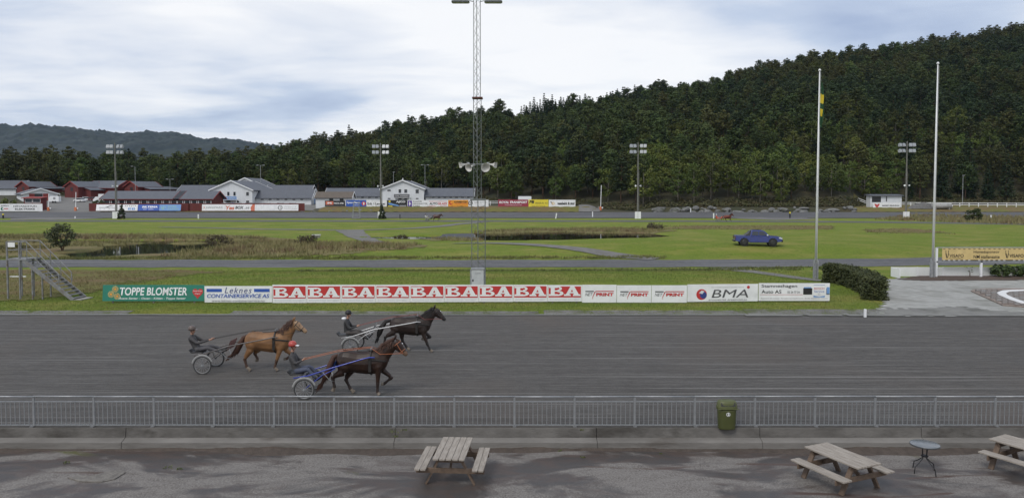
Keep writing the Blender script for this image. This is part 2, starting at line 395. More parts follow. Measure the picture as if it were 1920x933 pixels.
# gravel paths over the infield
pxy = lambda u, v, z=0.0: tuple(gp(u, v, z)[:2])
strip('gravel_path', [pxy(300, 426), pxy(560, 431), pxy(700, 432), pxy(800, 427), pxy(860, 420), pxy(905, 416)], (1.6, 3.4), M_path, .05, 2)
strip('gravel_path', [pxy(655, 432), pxy(668, 441), pxy(690, 451), pxy(720, 458)], (4.5, 2.2), M_path, .05, 2)
strip('gravel_path', [pxy(850, 460, .1), pxy(960, 466, .1), pxy(1060, 474), pxy(1130, 480), pxy(1230, 486)], (1.0, 2.6), M_path, .06, 1)
strip('gravel_path', [pxy(20, 411), pxy(90, 409), pxy(150, 411)], 14, M_path, .05, 3)
strip('gravel_path', [pxy(1410, 411), pxy(1470, 409), pxy(1520, 410)], 14, M_path, .05, 3)
strip('gravel_path', [pxy(1360, 500, .1), pxy(1440, 514, .1), pxy(1540, 527, .1)], (2.2, 1.0), M_path, .04, 1)
# water
M_water = bpy.data.materials.new('pond_water'); M_water.use_nodes = True
_b = M_water.node_tree.nodes['Principled BSDF']; _b.inputs['Base Color'].default_value = (.018, .016, .010, 1); _b.inputs['Roughness'].default_value = .03; _b.inputs['IOR'].default_value = 1.33
_n = M_water.node_tree.nodes.new('ShaderNodeTexNoise'); _n.inputs['Scale'].default_value = 1.2
_p = M_water.node_tree.nodes.new('ShaderNodeBump'); _p.inputs['Strength'].default_value = .015
M_water.node_tree.links.new(_n.outputs[0], _p.inputs['Height']); M_water.node_tree.links.new(_p.outputs[0], _b.inputs['Normal'])
sheet('pond', [(-90, 76, -.16), (-8, 76, -.16), (-8, 104, -.16), (-90, 104, -.16)], [(0, 1, 2, 3)], M_water)
sheet('pond', [(-30, 104.2, -.15), (30, 104.2, -.15), (30, 130, -.15), (-30, 130, -.15)], [(0, 1, 2, 3)], M_water)

# blue mountain far behind
MT = [(-900,262),(-500,250),(-250,240),(-100,236),(0,236),(60,235),(110,237),(160,243),(200,248),(235,252),(255,250),(280,247),(300,250),(330,249),(350,252),(375,260),(395,264),(402,260),(430,262),(465,268),(500,272),(560,280),(700,300),(900,330),(1200,350)]
def mt_z(x, y):
    u = U(x, y); zr = CAM_Z + (HOR - np_i(u, MT)) / FPX * 2600
    s = np.clip((y - 1300) / 1300, 0, 1)
    n = (np.sin(x * .011 + y * .006) * np.sin(x * .0047 - y * .009) * .5 + np.sin(x * .031 + 1.3) * np.sin(y * .023 + x * .012) * .25)
    return -1 + (zr + 1) * s ** .8 + n * 38 * s * (1 - s) * 3 + s * 5.0 * np.sin(x * .37 + y * 1.7) * np.sin(x * .23 - y * .9 + 2) + s * np.random.default_rng(2).normal(size=np.shape(x)) * 3.0 - np.clip(y - 2600, 0, None) * .4
M_mtn = mat('mountain_forest', (.008, .016, .017), .95, (.024, .034, .026), .02, 8, bump=1.0, bscale=.06, thr=(.4, .62))
polar_sheet('mountain', np.linspace(-1.35, .2, 420), np.concatenate([np.linspace(1300, 2600, 80), [2700, 2900]]), mt_z, M_mtn)
# ------------------------------------------------------------------ trees
def leaf_cloud(centers, radii, per, size, squash=.75, flat=0.0):
    """leaf-clump quads around many small clump centres -> vertex and face arrays"""
    V = []; 
    for c, r in zip(centers, radii):
        n = per
        d = rng.normal(size=(n, 3)); d /= np.linalg.norm(d, axis=1)[:, None]
        rr = r * rng.uniform(.45, 1.0, n)[:, None]
        p = np.array(c) + d * rr * np.array([1, 1, squash])
        nrm = d * .8 + rng.normal(size=(n, 3)) * .6 + np.array([0, 0, .5 + flat]); nrm /= np.linalg.norm(nrm, axis=1)[:, None]
        a = np.cross(nrm, rng.normal(size=(n, 3))); a /= np.linalg.norm(a, axis=1)[:, None]; b = np.cross(nrm, a)
        s = size * rng.uniform(.55, 1.25, n)[:, None]
        V.append(np.stack([p - a * s, p - b * s * .55, p + a * s, p + b * s * .6], 1))
    V = np.concatenate(V).reshape(-1, 3); k = len(V) // 4
    F = np.arange(k * 4).reshape(k, 4)
    return V, F
def np_mesh(name, V, F, mats):
    me = bpy.data.meshes.new(name); me.vertices.add(len(V)); me.vertices.foreach_set('co', np.asarray(V, np.float32).ravel())
    n, k = F.shape; me.loops.add(n * k); me.loops.foreach_set('vertex_index', F.astype(np.int32).ravel())
    me.polygons.add(n); me.polygons.foreach_set('loop_start', np.arange(0, n * k, k, dtype=np.int32))
    me.update(calc_edges=True)
    for m_ in mats: me.materials.append(m_)
    return me
M_bark = mat('pine_bark', (.085, .055, .035), .95, (.13, .075, .045), 4, bump=.6)
M_birch = mat('pale_bark', (.22, .20, .17), .9, (.09, .08, .06), 5, stretch=(1, 1, .3))
M_pine = mat('pine_needles', (.038, .060, .018), .8, (.056, .076, .023), 1.2, 3, rnd=.28, spec=.2)
M_pine2 = mat('olive_pine_needles', (.046, .056, .017), .8, (.064, .068, .022), 1.2, 3, rnd=.26, spec=.2); M_pine3 = mat('blue_pine_needles', (.026, .044, .018), .8, (.038, .056, .022), 1.2, 3, rnd=.26, spec=.2)
M_spruce = mat('spruce_needles', (.016, .031, .014), .8, (.026, .040, .016), 1.2, 3, rnd=.25, spec=.2)
M_leaf = mat('broad_leaves', (.055, .085, .016), .75, (.085, .105, .022), 1.0, 3, rnd=.38, spec=.25)
M_shrub = mat('shrub_leaves', (.030, .045, .014), .75, (.050, .065, .020), 3.0, 3, spec=.25)
def trunk_mesh(h, r, limbs, mat_):
    mb = MB(); k = random.uniform(-.3, .3)
    pts = [(0, 0, -.6), (k * .2, .05, h * .3), (k * .5, -.1, h * .6), (k * .3, 0, h * .97)]
    mb.tube(pts, [r * 1.15, r * .9, r * .6, r * .12], 7)
    for (z, a, l, up) in limbs:
        mb.tube([(k * .4 * z / h, 0, z), (l * .55 * math.cos(a), l * .55 * math.sin(a), z + up * .5), (l * math.cos(a), l * math.sin(a), z + up)], [r * .35, r * .22, r * .06], 5)
    me = mb.mesh('trunk', True); me.materials.append(mat_); return me
PROTO = {}
def make_proto(kind, i):
    random.seed(hash((len(kind), kind[0], i)) % 9999 if False else sum(map(ord, kind)) * 17 + i)
    if kind == 'pine':
        h = random.uniform(10.5, 14); cs = []; rs = []; limbs = []
        nl = random.randint(9, 12); w = random.uniform(2.8, 3.7)
        for j in range(nl):
            f = j / (nl - 1); z = h * (.30 + .68 * f); rad = w * (math.sin(math.pi * (.22 + .70 * f)) ** .8) * random.uniform(.7, 1.15) + .1
            nb = random.randint(3, 5) if f < .92 else 1
            a0 = random.uniform(0, 6.3)
            for b in range(nb):
                a = a0 + 6.283 * b / nb + random.uniform(-.4, .4); l = rad * random.uniform(.65, 1.1) if nb > 1 else 0.1
                limbs.append((z - .4, a, l, .5))
                for q in (.5, .95):
                    cs.append((l * q * math.cos(a), l * q * math.sin(a), z + .25 * q + random.uniform(-.2, .3))); rs.append(random.uniform(.75, 1.25))
        V, F = leaf_cloud(cs, rs, 26, .33, .5, .35)
        tr = trunk_mesh(h, .17, limbs[::2], M_bark); cm = (M_pine2, M_pine, M_pine3)[i % 3]
    elif kind == 'spruce':
        h = random.uniform(12, 16); cs = []; rs = []
        n = 17; w = random.uniform(2.0, 2.6)
        for j in range(n):
            f = j / (n - 1); z = h * (.10 + .89 * f); rad = w * (1 - f) ** .85 + .08; nb = max(1, int(7 * (1 - f) + 2))
            for b in range(nb):
                a = 6.283 * b / nb + j * .8 + random.uniform(-.3, .3)
                for q in (.45, .9):
                    cs.append((rad * q * math.cos(a), rad * q * math.sin(a), z - .35 * q * rad)); rs.append(.28 + .35 * (1 - f))
        V, F = leaf_cloud(cs, rs, 8, .36, .5, .2)
        tr = trunk_mesh(h, .16, [], M_bark); cm = M_spruce
    else:
        h = random.uniform(8.5, 12); cs = []; rs = []; limbs = []
        w = random.uniform(2.5, 3.4); zc = h * .60; hh = h * .42
        for j in range(58):
            d = rng.normal(size=3); d /= np.linalg.norm(d); rr = rng.uniform(.35, 1.0) ** .5
            lump = 1 + .22 * math.sin(d[0] * 5 + i) * math.cos(d[2] * 4 + 2 * i)
            cs.append((d[0] * w * rr * lump, d[1] * w * rr * lump, zc + d[2] * hh * rr * lump)); rs.append(random.uniform(.55, .95))
        for j in range(7): limbs.append((h * random.uniform(.25, .5), random.uniform(0, 6.3), w * .7, h * .25))
        V, F = leaf_cloud(cs, rs, 26, .28, .8, .1)
        tr = trunk_mesh(h * .85, .15, limbs, M_birch); cm = M_leaf
    cr = np_mesh('crown', V, F, [cm]); return tr, cr, h
for kind, cnt in (('pine', 9), ('spruce', 3), ('broadleaf', 5)):
    PROTO[kind] = [make_proto(kind, i) for i in range(cnt)]
random.seed(21); rng = np.random.default_rng(21)
def sample_forest():
    pts = []; step = 5.9
    for y in np.arange(222, 585, step):
        lim = .76 * y + 12
        for x in np.arange(-lim, lim, step):
            px, py = x + random.uniform(-2.5, 2.5), y + random.uniform(-2.5, 2.5); u = U(px, py)
            f = interp(u, FOOT); rg = interp(u, RIDGE)
            if py < f + 1 or py > rg + 14: continue
            s = (py - f) / (rg - f); k = 'pine'
            front = py < f + (34 if 1190 < u < 1680 else 12)
            if front and (1190 < u < 1700): k = 'broadleaf' if random.random() < .85 else 'pine'
            elif front and u < 1190: k = 'broadleaf' if random.random() < .30 else 'pine'
            elif front: k = 'spruce' if random.random() < .55 else 'pine'
            elif 975 < u < 1190 and s > .78: k = 'spruce' if random.random() < .8 else 'pine'
            elif random.random() < (.32 if s < .28 and u > 900 else .09): k = 'broadleaf'
            elif random.random() < .10: k = 'spruce'
            pts.append((py - f, px, py, k, u))
    return pts
def tone(x, y):                        # stands of olive, green and bluish pines
    u = U(x, y); n = math.sin(x * .021 + 1.0) * math.sin(y * .027 + x * .008) + .5 * math.sin(x * .06 + y * .045) + random.gauss(0, .45)
    return (0 if n > -.1 else 1) if u < 700 else (1 if n < .45 else 0 if n < .8 else 2) if u < 1350 else (2 if n > .35 else 0 if n < -.25 else 1)
FP = sample_forest(); FP.sort(key=lambda p: p[0])
NEAR_N = 285
ZONES = [(-400, 40, 'behind the barn at the picture edge'), (40, 110, 'behind the barn with red doors'), (110, 190, 'behind the stable with the framed loft window'), (190, 270, 'behind the pavilion half nearer the entrance'), (270, 345, 'behind the double lamp post'), (345, 400, 'behind the pavilion porch'), (400, 500, 'behind the blue banner barn'), (500, 610, 'behind the wing with the blue door'),
         (610, 690, 'behind the brown roofed shed'), (690, 780, 'behind the name board house'), (780, 840, 'behind the AUTOGLASS board'), (840, 900, 'behind the orange board'), (900, 990, 'above the maroon board'), (990, 1030, 'above the yellow board'), (1030, 1085, 'above the vassbakk board'), (1085, 1160, 'beside the raised boom barrier'), (1160, 1230, 'behind the floodlight mast near the boom barrier'),
         (1230, 1300, 'above the start of the rocky bank'), (1300, 1400, 'above the far chestnut trotter'), (1400, 1480, 'above the blue pickup'), (1480, 1560, 'behind the flagpole with the flag'), (1560, 1625, 'beside the start of the white rail fence'), (1625, 1700, 'behind the open fronted hut'), (1700, 1790, 'behind the long grey tank'), (1790, 2400, 'behind the lamp post at the rail fence')]
WORD = {'pine': 'dark pine tree', 'spruce': 'blackish narrow spruce tree', 'broadleaf': 'yellowish green leafy tree'}
# keep single trees only where the photo can show them
near = [p for p in FP if -40 < p[4] < 1960][:NEAR_N]; near_set = set(id(p) for p in near)
for p in near:
    d, x, y, k, u = p; tr, cr, h = PROTO[k][random.randrange(len(PROTO[k]))] if k != 'pine' else PROTO[k][tone(x, y) + 3 * random.randrange(3)]
    zone = next(z for z in ZONES if z[0] <= u < z[1])[2]
    sc = random.uniform(.75, 1.30)
    sw = 'tall ' if sc > 1.12 else 'low ' if sc < .88 else 'mid height '
    t = thing(k + '_tree', f'{sw}{WORD[k]} {zone}', 'tree', (x, y, zg1(x, y)), random.uniform(0, 6.28), f'{sw}{k} trees {zone}')
    t.scale = (sc * random.uniform(.9, 1.15), sc * random.uniform(.9, 1.15), sc)
    link('trunk', tr, t); link('crown', cr, t)
# the rest of the wood is one mass: points that carry tree instances
def forest_mass(pts):
    pc = bpy.data.collections.new('tree_kinds'); order = []
    for k in ('pine', 'spruce', 'broadleaf'):
        for i, (tr, cr, h) in enumerate(PROTO[k]):
            me = bpy.data.meshes.new('tree'); bm = bmesh.new(); bm.from_mesh(tr); n0 = len(bm.faces); bm.from_mesh(cr)
            bm.faces.ensure_lookup_table()
            for f in bm.faces[n0:]: f.material_index = 1
            bm.to_mesh(me); bm.free(); me.materials.append(tr.materials[0]); me.materials.append(cr.materials[0])
            o = bpy.data.objects.new('%02d_tree_kind' % len(order), me); pc.objects.link(o); order.append((k, i))
    idx = {k: [n for n, (kk, i) in enumerate(order) if kk == k] for k in PROTO}
    P = np.array([(p[1], p[2]) for p in pts]); Z = zg(P[:, 0], P[:, 1])
    me = bpy.data.meshes.new('forest'); me.from_pydata([(a, b, c) for (a, b), c in zip(P, Z)], [], [])
    for nm, ty, val in (('kind_i', 'INT', [random.choice(idx[p[3]]) if p[3] != 'pine' else idx['pine'][tone(p[1], p[2]) + 3 * random.randrange(3)] for p in pts]), ('rot', 'FLOAT', [random.uniform(0, 6.28) for p in pts]),
                        ('size', 'FLOAT', [min(1.42, max(.55, random.gauss(.98, .20) + .16 * math.sin(p[1] * .05) * math.sin(p[2] * .06))) for p in pts])):
        a = me.attributes.new(nm, ty, 'POINT'); a.data.foreach_set('value', val)
    o = link('forest', me); tag(o, 'dense dark green wood covering the whole hillside', 'forest', kind='stuff')
    ng = bpy.data.node_groups.new('forest_nodes', 'GeometryNodeTree'); N = ng.nodes.new; L = ng.links.new
    ng.interface.new_socket('Geometry', in_out='INPUT', socket_type='NodeSocketGeometry'); ng.interface.new_socket('Geometry', in_out='OUTPUT', socket_type='NodeSocketGeometry')
    gi = N('NodeGroupInput'); go = N('NodeGroupOutput'); ip = N('GeometryNodeInstanceOnPoints'); ci = N('GeometryNodeCollectionInfo')
    ci.inputs[0].default_value = pc; ci.inputs['Separate Children'].default_value = True; ci.inputs['Reset Children'].default_value = True
    def attr(nm, ty):
        n = N('GeometryNodeInputNamedAttribute'); n.data_type = ty; n.inputs[0].default_value = nm
        return next(s for s in n.outputs if s.enabled and s.name == 'Attribute')
    L(gi.outputs[0], ip.inputs['Points']); L(ci.outputs[0], ip.inputs['Instance']); ip.inputs['Pick Instance'].default_value = True
    L(attr('kind_i', 'INT'), ip.inputs['Instance Index'])
    cx = N('ShaderNodeCombineXYZ'); L(attr('rot', 'FLOAT'), cx.inputs[2])
    er = N('FunctionNodeEulerToRotation'); L(cx.outputs[0], er.inputs[0]); L(er.outputs[0], ip.inputs['Rotation'])
    L(attr('size', 'FLOAT'), ip.inputs['Scale'])
    L(ip.outputs[0], go.inputs[0])
    md = o.modifiers.new('trees', 'NODES'); md.node_group = ng
forest_mass([p for p in FP if id(p) not in near_set])
# ------------------------------------------------------------------ lettering
_TXT = {}
def text_mesh(s, w, h, bold=0.0, shear=0.0, space=1.0, keep=False):
    key = (s, round(w, 3), round(h, 3), bold, shear, space)
    if key in _TXT: return _TXT[key]
    cu = bpy.data.curves.new('txt', 'FONT'); cu.body = s; cu.size = 1; cu.offset = bold; cu.shear = shear; cu.space_character = space
    cu.resolution_u = 3; cu.fill_mode = 'FRONT'
    o = bpy.data.objects.new('txt', cu); COL.objects.link(o); bpy.context.view_layer.update()
    me = bpy.data.meshes.new_from_object(o.evaluated_get(bpy.context.evaluated_depsgraph_get()))
    bpy.data.objects.remove(o); bpy.data.curves.remove(cu)
    n = len(me.vertices); a = np.empty(n * 3, np.float32); me.vertices.foreach_get('co', a); a = a.reshape(-1, 3)
    lo, hi = a.min(0), a.max(0); sc = h / max(hi[1] - lo[1], 1e-3); sx = w / max(hi[0] - lo[0], 1e-3)
    b = np.zeros_like(a); b[:, 0] = (a[:, 0] - (lo[0] + hi[0]) / 2) * sx; b[:, 2] = (a[:, 1] - (lo[1] + hi[1]) / 2) * sc
    me.vertices.foreach_set('co', b.ravel()); me.update(); _TXT[key] = me; return me
def paint(name, col, rough=.55): return mat('paint_' + name, col, rough, tuple(c * .86 for c in col), 1.3, 5, col3=tuple(c * .72 + .03 for c in col), scale3=.8, thr3=(.62, .80))
INK = dict(white=(.80, .81, .82), black=(.015, .015, .017), red=(.52, .035, .035), blue=(.03, .10, .42), green=(.015, .19, .13), yellow=(.75, .62, .05),
           orange=(.80, .33, .03), maroon=(.30, .035, .06), grey=(.30, .30, .31), navy=(.03, .05, .22), sky=(.16, .32, .62), purple=(.09, .04, .30), cream=(.62, .47, .20), teal=(.25, .45, .50),
           darkgrey=(.08, .08, .085), pale=(.62, .66, .70), rust=(.60, .16, .09), gold=(.65, .45, .16))
def ink(c): return paint(c, INK[c])
def board(name, label, p0, p1, z0, z1, bg, items, legs=(), lean=0.0, group=None, frame=None, thick=.03, leg_z=None):
    """flat advertising board between two ground points; items are drawn in board fractions (0..1, 0..1)"""
    p0, p1 = Vector(p0), Vector(p1); d = p1 - p0; W = math.hypot(d.x, d.y); H = z1 - z0
    t = thing(name, label, 'billboard', ((p0.x + p1.x) / 2, (p0.y + p1.y) / 2, z0), math.atan2(d.y, d.x), group)
    pan = MB().box((0, 0, H / 2), (W - .012, thick, H)).build('panel', ink(bg), t, bevel=.004)
    y0 = -thick / 2 - .005; k = 0
    for it in items:
        ty = it[0]; k += 1; yy = y0 - .002 * (k % 7)
        if ty == 't':
            _, s, fx, fz, fw, fh, c = it[:7]; o = dict(it[7]) if len(it) > 7 else {}
            ob = link('lettering', text_mesh(s, fw * W, fh * H, **o).copy(), t, [ink(c)]); ob.location = ((fx - .5) * W, yy, fz * H)
        elif ty == 'r':
            _, x0, x1, a, b, c = it
            MB().add([((x0 - .5) * W, yy, a * H), ((x1 - .5) * W, yy, a * H), ((x1 - .5) * W, yy, b * H), ((x0 - .5) * W, yy, b * H)], [(0, 1, 2, 3)]).build('printed_field', ink(c), t)
        elif ty == 'p':
            _, poly, c = it
            MB().add([((x - .5) * W, yy, z * H) for x, z in poly], [tuple(range(len(poly)))]).build('printed_shape', ink(c), t)
        elif ty == 'c':
            _, fx, fz, r, c = it[:5]
            MB().add([((fx - .5) * W + r * H * math.cos(a * .2618), yy, fz * H + r * H * math.sin(a * .2618)) for a in range(24)], [tuple(range(24))]).build('printed_shape', ink(c), t)
    if lean: t.rotation_euler = (-lean, 0, t.rotation_euler.z)
    for fx in legs:
        lz = (leg_z if leg_z is not None else zg1(p0.x, p0.y)) - z0 - .25
        MB().bx((fx - .5) * W - .04, (fx - .5) * W + .04, thick / 2, thick / 2 + .07, lz, H * .8).build('post', mat('post_wood', (.10, .09, .08), .9, (.16, .14, .12), 6), t)
    if frame:
        f = MB(); q = .05
        f.bx(-W / 2, W / 2, -thick / 2 - .02, thick / 2 + .02, H, H + q); f.bx(-W / 2, W / 2, -thick / 2 - .02, thick / 2 + .02, -q, 0)
        f.build('frame', ink(frame), t)
    return t

# ------------------------------------------------------------------ buildings beyond the far straight
M_roof = mat('grey_roof', (.105, .112, .130), .65, (.085, .092, .108), 1.5, 3, stretch=(1, 1, 1), bump=.15, bscale=4)
M_roofb = mat('brown_roof', (.13, .105, .085), .85, (.10, .085, .07), 2, bump=.3)
M_wallw = mat('white_cladding', (.66, .68, .70), .75, (.58, .60, .62), .8, 4, stretch=(1, 1, .4))
M_wallr = mat('red_cladding', (.135, .026, .022), .8, (.10, .020, .018), 1.0, 4, stretch=(3, 3, .3))
M_dark = mat('dark_opening', (.018, .018, .020), .4)
M_glass = mat('window_glass', (.030, .036, .045), .08, spec=.6)
M_white = mat('white_trim', (.74, .75, .76), .6)
M_redtrim = mat('red_trim', (.24, .035, .028), .7)
M_steel = mat('galvanised_steel', (.36, .37, .38), .5, (.26, .27, .28), 5, metal=.35)
M_conc = mat('concrete', (.30, .29, .27), .9, (.22, .21, .19), 2, bump=.3)
def gable_house(name, label, x, y, z, rz, w, dep, eave, ridge, wall=M_wallw, roof=M_roof, trim=M_white, over=.55, openings=(), balcony=None, cat='building', slab=.16, group=None):
    """gable front faces local -Y, ridge runs along local +Y, origin at the middle of the front"""
    t = thing(name, label, cat, (x, y, z), rz, group)
    MB().prism([(-w / 2, -.8), (w / 2, -.8), (w / 2, eave), (0, ridge), (-w / 2, eave)], 0, dep).build('wall', wall, t)
    sl = (ridge - eave) / (w / 2); xe = w / 2 + over; ze = eave - sl * over
    rf = MB()
    rf.prism([(-xe, ze + .02), (0, ridge + .02), (xe, ze + .02), (xe, ze + .02 + slab), (0, ridge + .02 + slab * 1.1), (-xe, ze + .02 + slab)], -over, dep + over)
    r_ = rf.build('roof', roof, t)
    bb = MB()
    for yy in (-over - .05, dep + over - .01):
        bb.prism([(-xe - .03, ze - .12), (0, ridge - .10), (xe + .03, ze - .12), (xe + .03, ze + .24), (0, ridge + .28), (-xe - .03, ze + .24)], yy, yy + .06)
    bb.build('bargeboard', trim, r_)
    MB().bx(-xe - .08, -xe + .0, -over + .1, dep + over - .1, ze - .05, ze + .07).bx(xe, xe + .08, -over + .1, dep + over - .1, ze - .05, ze + .07).build('gutter', trim if trim is M_redtrim else M_roof, r_)
    for (kind, face, s, zz, ww, hh) in openings:
        fr = MB(); pn = MB(); e = .06
        def bx(mb, a0, a1, d0, d1, z0, z1):
            if face == 'F': mb.bx(a0, a1, -d1, -d0, z0, z1)
            elif face == 'R': mb.bx(w / 2 + d0, w / 2 + d1, a0, a1, z0, z1)
            else: mb.bx(-w / 2 - d1, -w / 2 - d0, a0, a1, z0, z1)
        if kind == 'window':
            for (a0, a1, z0, z1) in ((s - ww / 2 - .1, s - ww / 2, zz - .1, zz + hh + .1), (s + ww / 2, s + ww / 2 + .1, zz - .1, zz + hh + .1), (s - ww / 2, s + ww / 2, zz - .1, zz), (s - ww / 2, s + ww / 2, zz + hh, zz + hh + .1)):
                bx(fr, a0, a1, .005, .07, z0, z1)
            f_ = fr.build('window', trim, t); bx(pn, s - ww / 2, s + ww / 2, .004, .025, zz, zz + hh); pn.build('pane', M_glass, f_)
        else:
            m_ = {'door': M_wallr, 'blue_door': ink('sky'), 'opening': M_dark, 'garage': M_redtrim}[kind]
            bx(pn, s - ww / 2, s + ww / 2, .004, .05, zz, zz + hh); pn.build('opening' if kind == 'opening' else 'door', m_, t)
    if balcony:
        bx_, bz, bw, btxt, bcol = balcony
        b = MB().bx(bx_ - bw / 2, bx_ + bw / 2, -1.3, 0, bz - .15, bz).build('balcony', M_white, t)
        MB().bx(bx_ - bw / 2, bx_ + bw / 2, -1.32, -1.27, bz, bz + 1.0).build('railing', ink(bcol), b)
        for s_ in (-1, 1): MB().bx(bx_ + s_ * (bw / 2 - .1) - .06, bx_ + s_ * (bw / 2 - .1) + .06, -1.2, -1.08, -.5, bz - .15).build('post', M_white, b)
        q = link('lettering', text_mesh(btxt, bw * .85, .42).copy(), b, [M_white]); q.location = (bx_, -1.335, bz + .5)
    return t
def ux(u, Y): return at(u, HOR, Y).x
def vz(v, Y): return at(960, v, Y).z
# white barn with the blue balcony banner
Y = 240; g = zg1(ux(434, Y), Y)
gable_house('barn', 'white gabled barn with a blue banner on its balcony', ux(434, Y), Y, g, 0, 13.4, 22, vz(356, Y) - g, vz(341, Y) - g + .3,
            openings=[('window', 'F', -1.0, 3.2, .75, 1.25), ('window', 'F', 1.0, 3.2, .75, 1.25), ('window', 'F', 5.2, 3.2, .9, 1.2), ('opening', 'F', -1.0, 1.1, 1.3, .5), ('opening', 'F', 5.2, 1.1, 1.0, .5), ('window', 'F', 2.0, 1.0, .9, .5)],
            balcony=(-.2, 1.95, 4.6, 'FRANK BERGEN', 'sky'))
gable_house('barn_wing', 'low white stable wing with a blue end door beside the banner barn', ux(583, Y + 3), Y + 3 + 4, g, R(90), 8, 18.5, vz(370, Y + 3) - g, vz(356, Y + 6) - g + .2,
            openings=[('window', 'L', 3 + 2.6 * i, 1.75, 1.0, .42) for i in range(6)] + [('blue_door', 'F', .6, 0, 1.1, 2.1), ('window', 'F', 2.4, 1.2, .6, .6)])
Y2 = 262; g2 = zg1(ux(460, Y2), Y2)
gable_house('barn', 'taller white gable standing behind the banner barn', ux(460, Y2), Y2, g2, 0, 13, 16, vz(350, Y2) - g2, vz(334, Y2) - g2, openings=[('opening', 'F', 4.2, 3.6, 1.0, .6), ('window', 'F', 5.3, 2.0, .8, 1.4)])
gable_house('barn_wing', 'rear grey roofed wing with a white gable end over red boards', ux(581, Y2), Y2 + 4, g2, R(90), 8, 15.5, vz(360, Y2) - g2, vz(348, Y2 + 4) - g2, wall=M_wallr)
gable_house('barn_wing', 'grey roofed wing running from the banner barn towards the red pavilion', ux(398, 252), 256, zg1(ux(398, 252), 256), R(90), 9, 11.5, vz(360, 252) - zg1(ux(398, 252), 256), vz(348, 256) - zg1(ux(398, 252), 256))
# white house in the stable row
g = zg1(ux(755, Y), Y)
gable_house('stable_house', 'white gabled house with a dark name board on its balcony', ux(755, Y), Y, g, 0, 13.7, 20, vz(354, Y) - g, vz(338.5, Y) - g,
            openings=[('window', 'F', -.9, 3.75, .85, 1.2), ('window', 'F', 1.0, 3.75, .95, 1.2), ('window', 'F', 4.7, 3.6, 1.05, 1.3), ('window', 'F', -4.4, 4.3, 1.1, .55), ('window', 'F', -4.4, 1.75, .9, .4), ('window', 'F', 4.7, 1.75, .9, .4), ('opening', 'F', -.9, 1.6, .9, .5), ('opening', 'F', 1.0, 1.6, .9, .5)],
            balcony=(-.1, 2.35, 5.0, 'OWE WASSBERG', 'darkgrey'))
MB().box((0, .5, 8.2), (.25, .25, .7)).build('chimney', M_white, bpy.data.objects['stable_house'])
for (ua, ub, lab, nw) in ((609, 713, 'long white stable wing joined to the name board house, by the brown shed', 7), (797, 886, 'long white stable wing joined to the name board house, by the lattice mast', 7)):
    L_ = ux(ub, Y) - ux(ua, Y)
    gable_house('stable_wing', lab, ux(ub, Y), Y + 5.2, g, R(90), 8.4, L_, vz(367, Y) - g, vz(353.5, Y + 4) - g, openings=[('window', 'L', 1.4 + (L_ - 2) / nw * i, vz(371.2, Y) - g, .95, .42) for i in range(nw)])
gable_house('shed', 'small white shed with a brown roof behind the black board', ux(658, 228), 231, zg1(ux(620, 228), 229), R(90), 5, ux(656, 228) - ux(589, 228), vz(370, 228) - zg1(ux(620, 228), 229), vz(361, 230) - zg1(ux(620, 228), 229) + .1, roof=M_roofb, over=.4,
            openings=[('opening', 'L', 3.0, 1.5, 1.2, .8), ('opening', 'L', 6.2, 1.5, 1.2, .8)])
# red pavilion: two roofs over a glazed front
for (ua, ub, lab, n) in ((193, 333, 'long low red pavilion with a grey roof and glazed front', 10), (331, 397, 'shorter red pavilion end with an open porch beside the banner barn', 5)):
    Yp = 227; gz = zg1(ux(ub, Yp), Yp); L_ = ux(ub, Yp) - ux(ua, Yp); ev = vz(371.5, Yp) - gz
    ops = []
    for i in range(n): ops.append(('window', 'L', (i + .5) * L_ / n, ev - 2.1, L_ / n - .75, 1.35))
    gable_house('pavilion', lab, ux(ub, Yp), Yp + 4.5, gz, R(90), 9, L_, ev, vz(359, Yp + 4.5) - gz, wall=M_wallr, trim=M_redtrim, openings=[], over=.8)
    t = bpy.data.objects[[o.name for o in bpy.data.objects if o.name.startswith('pavilion')][-1]]
    for (kd, fc, s, zz, ww, hh) in ops:
        f = MB()
        for (a0, a1, z0, z1) in ((s - ww / 2 - .22, s - ww / 2, zz, zz + hh), (s + ww / 2, s + ww / 2 + .22, zz, zz + hh), (s - ww / 2 - .22, s + ww / 2 + .22, zz - .22, zz)): f.bx(-4.5 - .07, -4.5 - .004, a0, a1, z0, z1)
        fo = f.build('window', M_white, t); MB().bx(-4.5 - .03, -4.5 - .003, s - ww / 2, s + ww / 2, zz, zz + hh).build('pane', M_glass, fo)
# red stables, set at an angle, hay loft gable above wide lower roofs
def red_stable(u, v_ap, Ys, lab, rz, wing=19):
    gz = zg1(ux(u, Ys), Ys); x = ux(u, Ys); up = vz(v_ap, Ys) - gz
    t = gable_house('stable', lab, x, Ys, gz, rz, 7.2, 11, up - 1.9, up, wall=M_wallr, trim=M_redtrim, over=.5,
                    openings=[('opening', 'F', .2, up - 3.6, 1.3, 1.5), ('door', 'F', -1.0, 0, 2.2, 2.6)])
    w2 = 14; ev = 3.0; rg = up - 2.2
    for s_ in (-1, 1):
        MB().prism([(s_ * 3.6, -.8), (s_ * w2 / 2, -.8), (s_ * w2 / 2, ev), (s_ * 3.6, rg - .1)], 2.6, wing).build('wing_wall', M_wallr, t)
        MB().prism([(s_ * 3.62, rg), (s_ * (w2 / 2 + .7), ev - .25), (s_ * (w2 / 2 + .7), ev - .08), (s_ * 3.62, rg + .17)], 2.1, wing + .5).build('wing_roof', M_roof, t)
    MB().prism([(-3.6, rg - .6), (3.6, rg - .6), (3.6, rg), (0, rg + .5), (-3.6, rg)], 11.02, wing).build('rear_ridge', M_roof, t)
    return t
red_stable(43, 340.5, 292, 'red stable with a hay loft gable behind the white barn with red doors', R(-22))
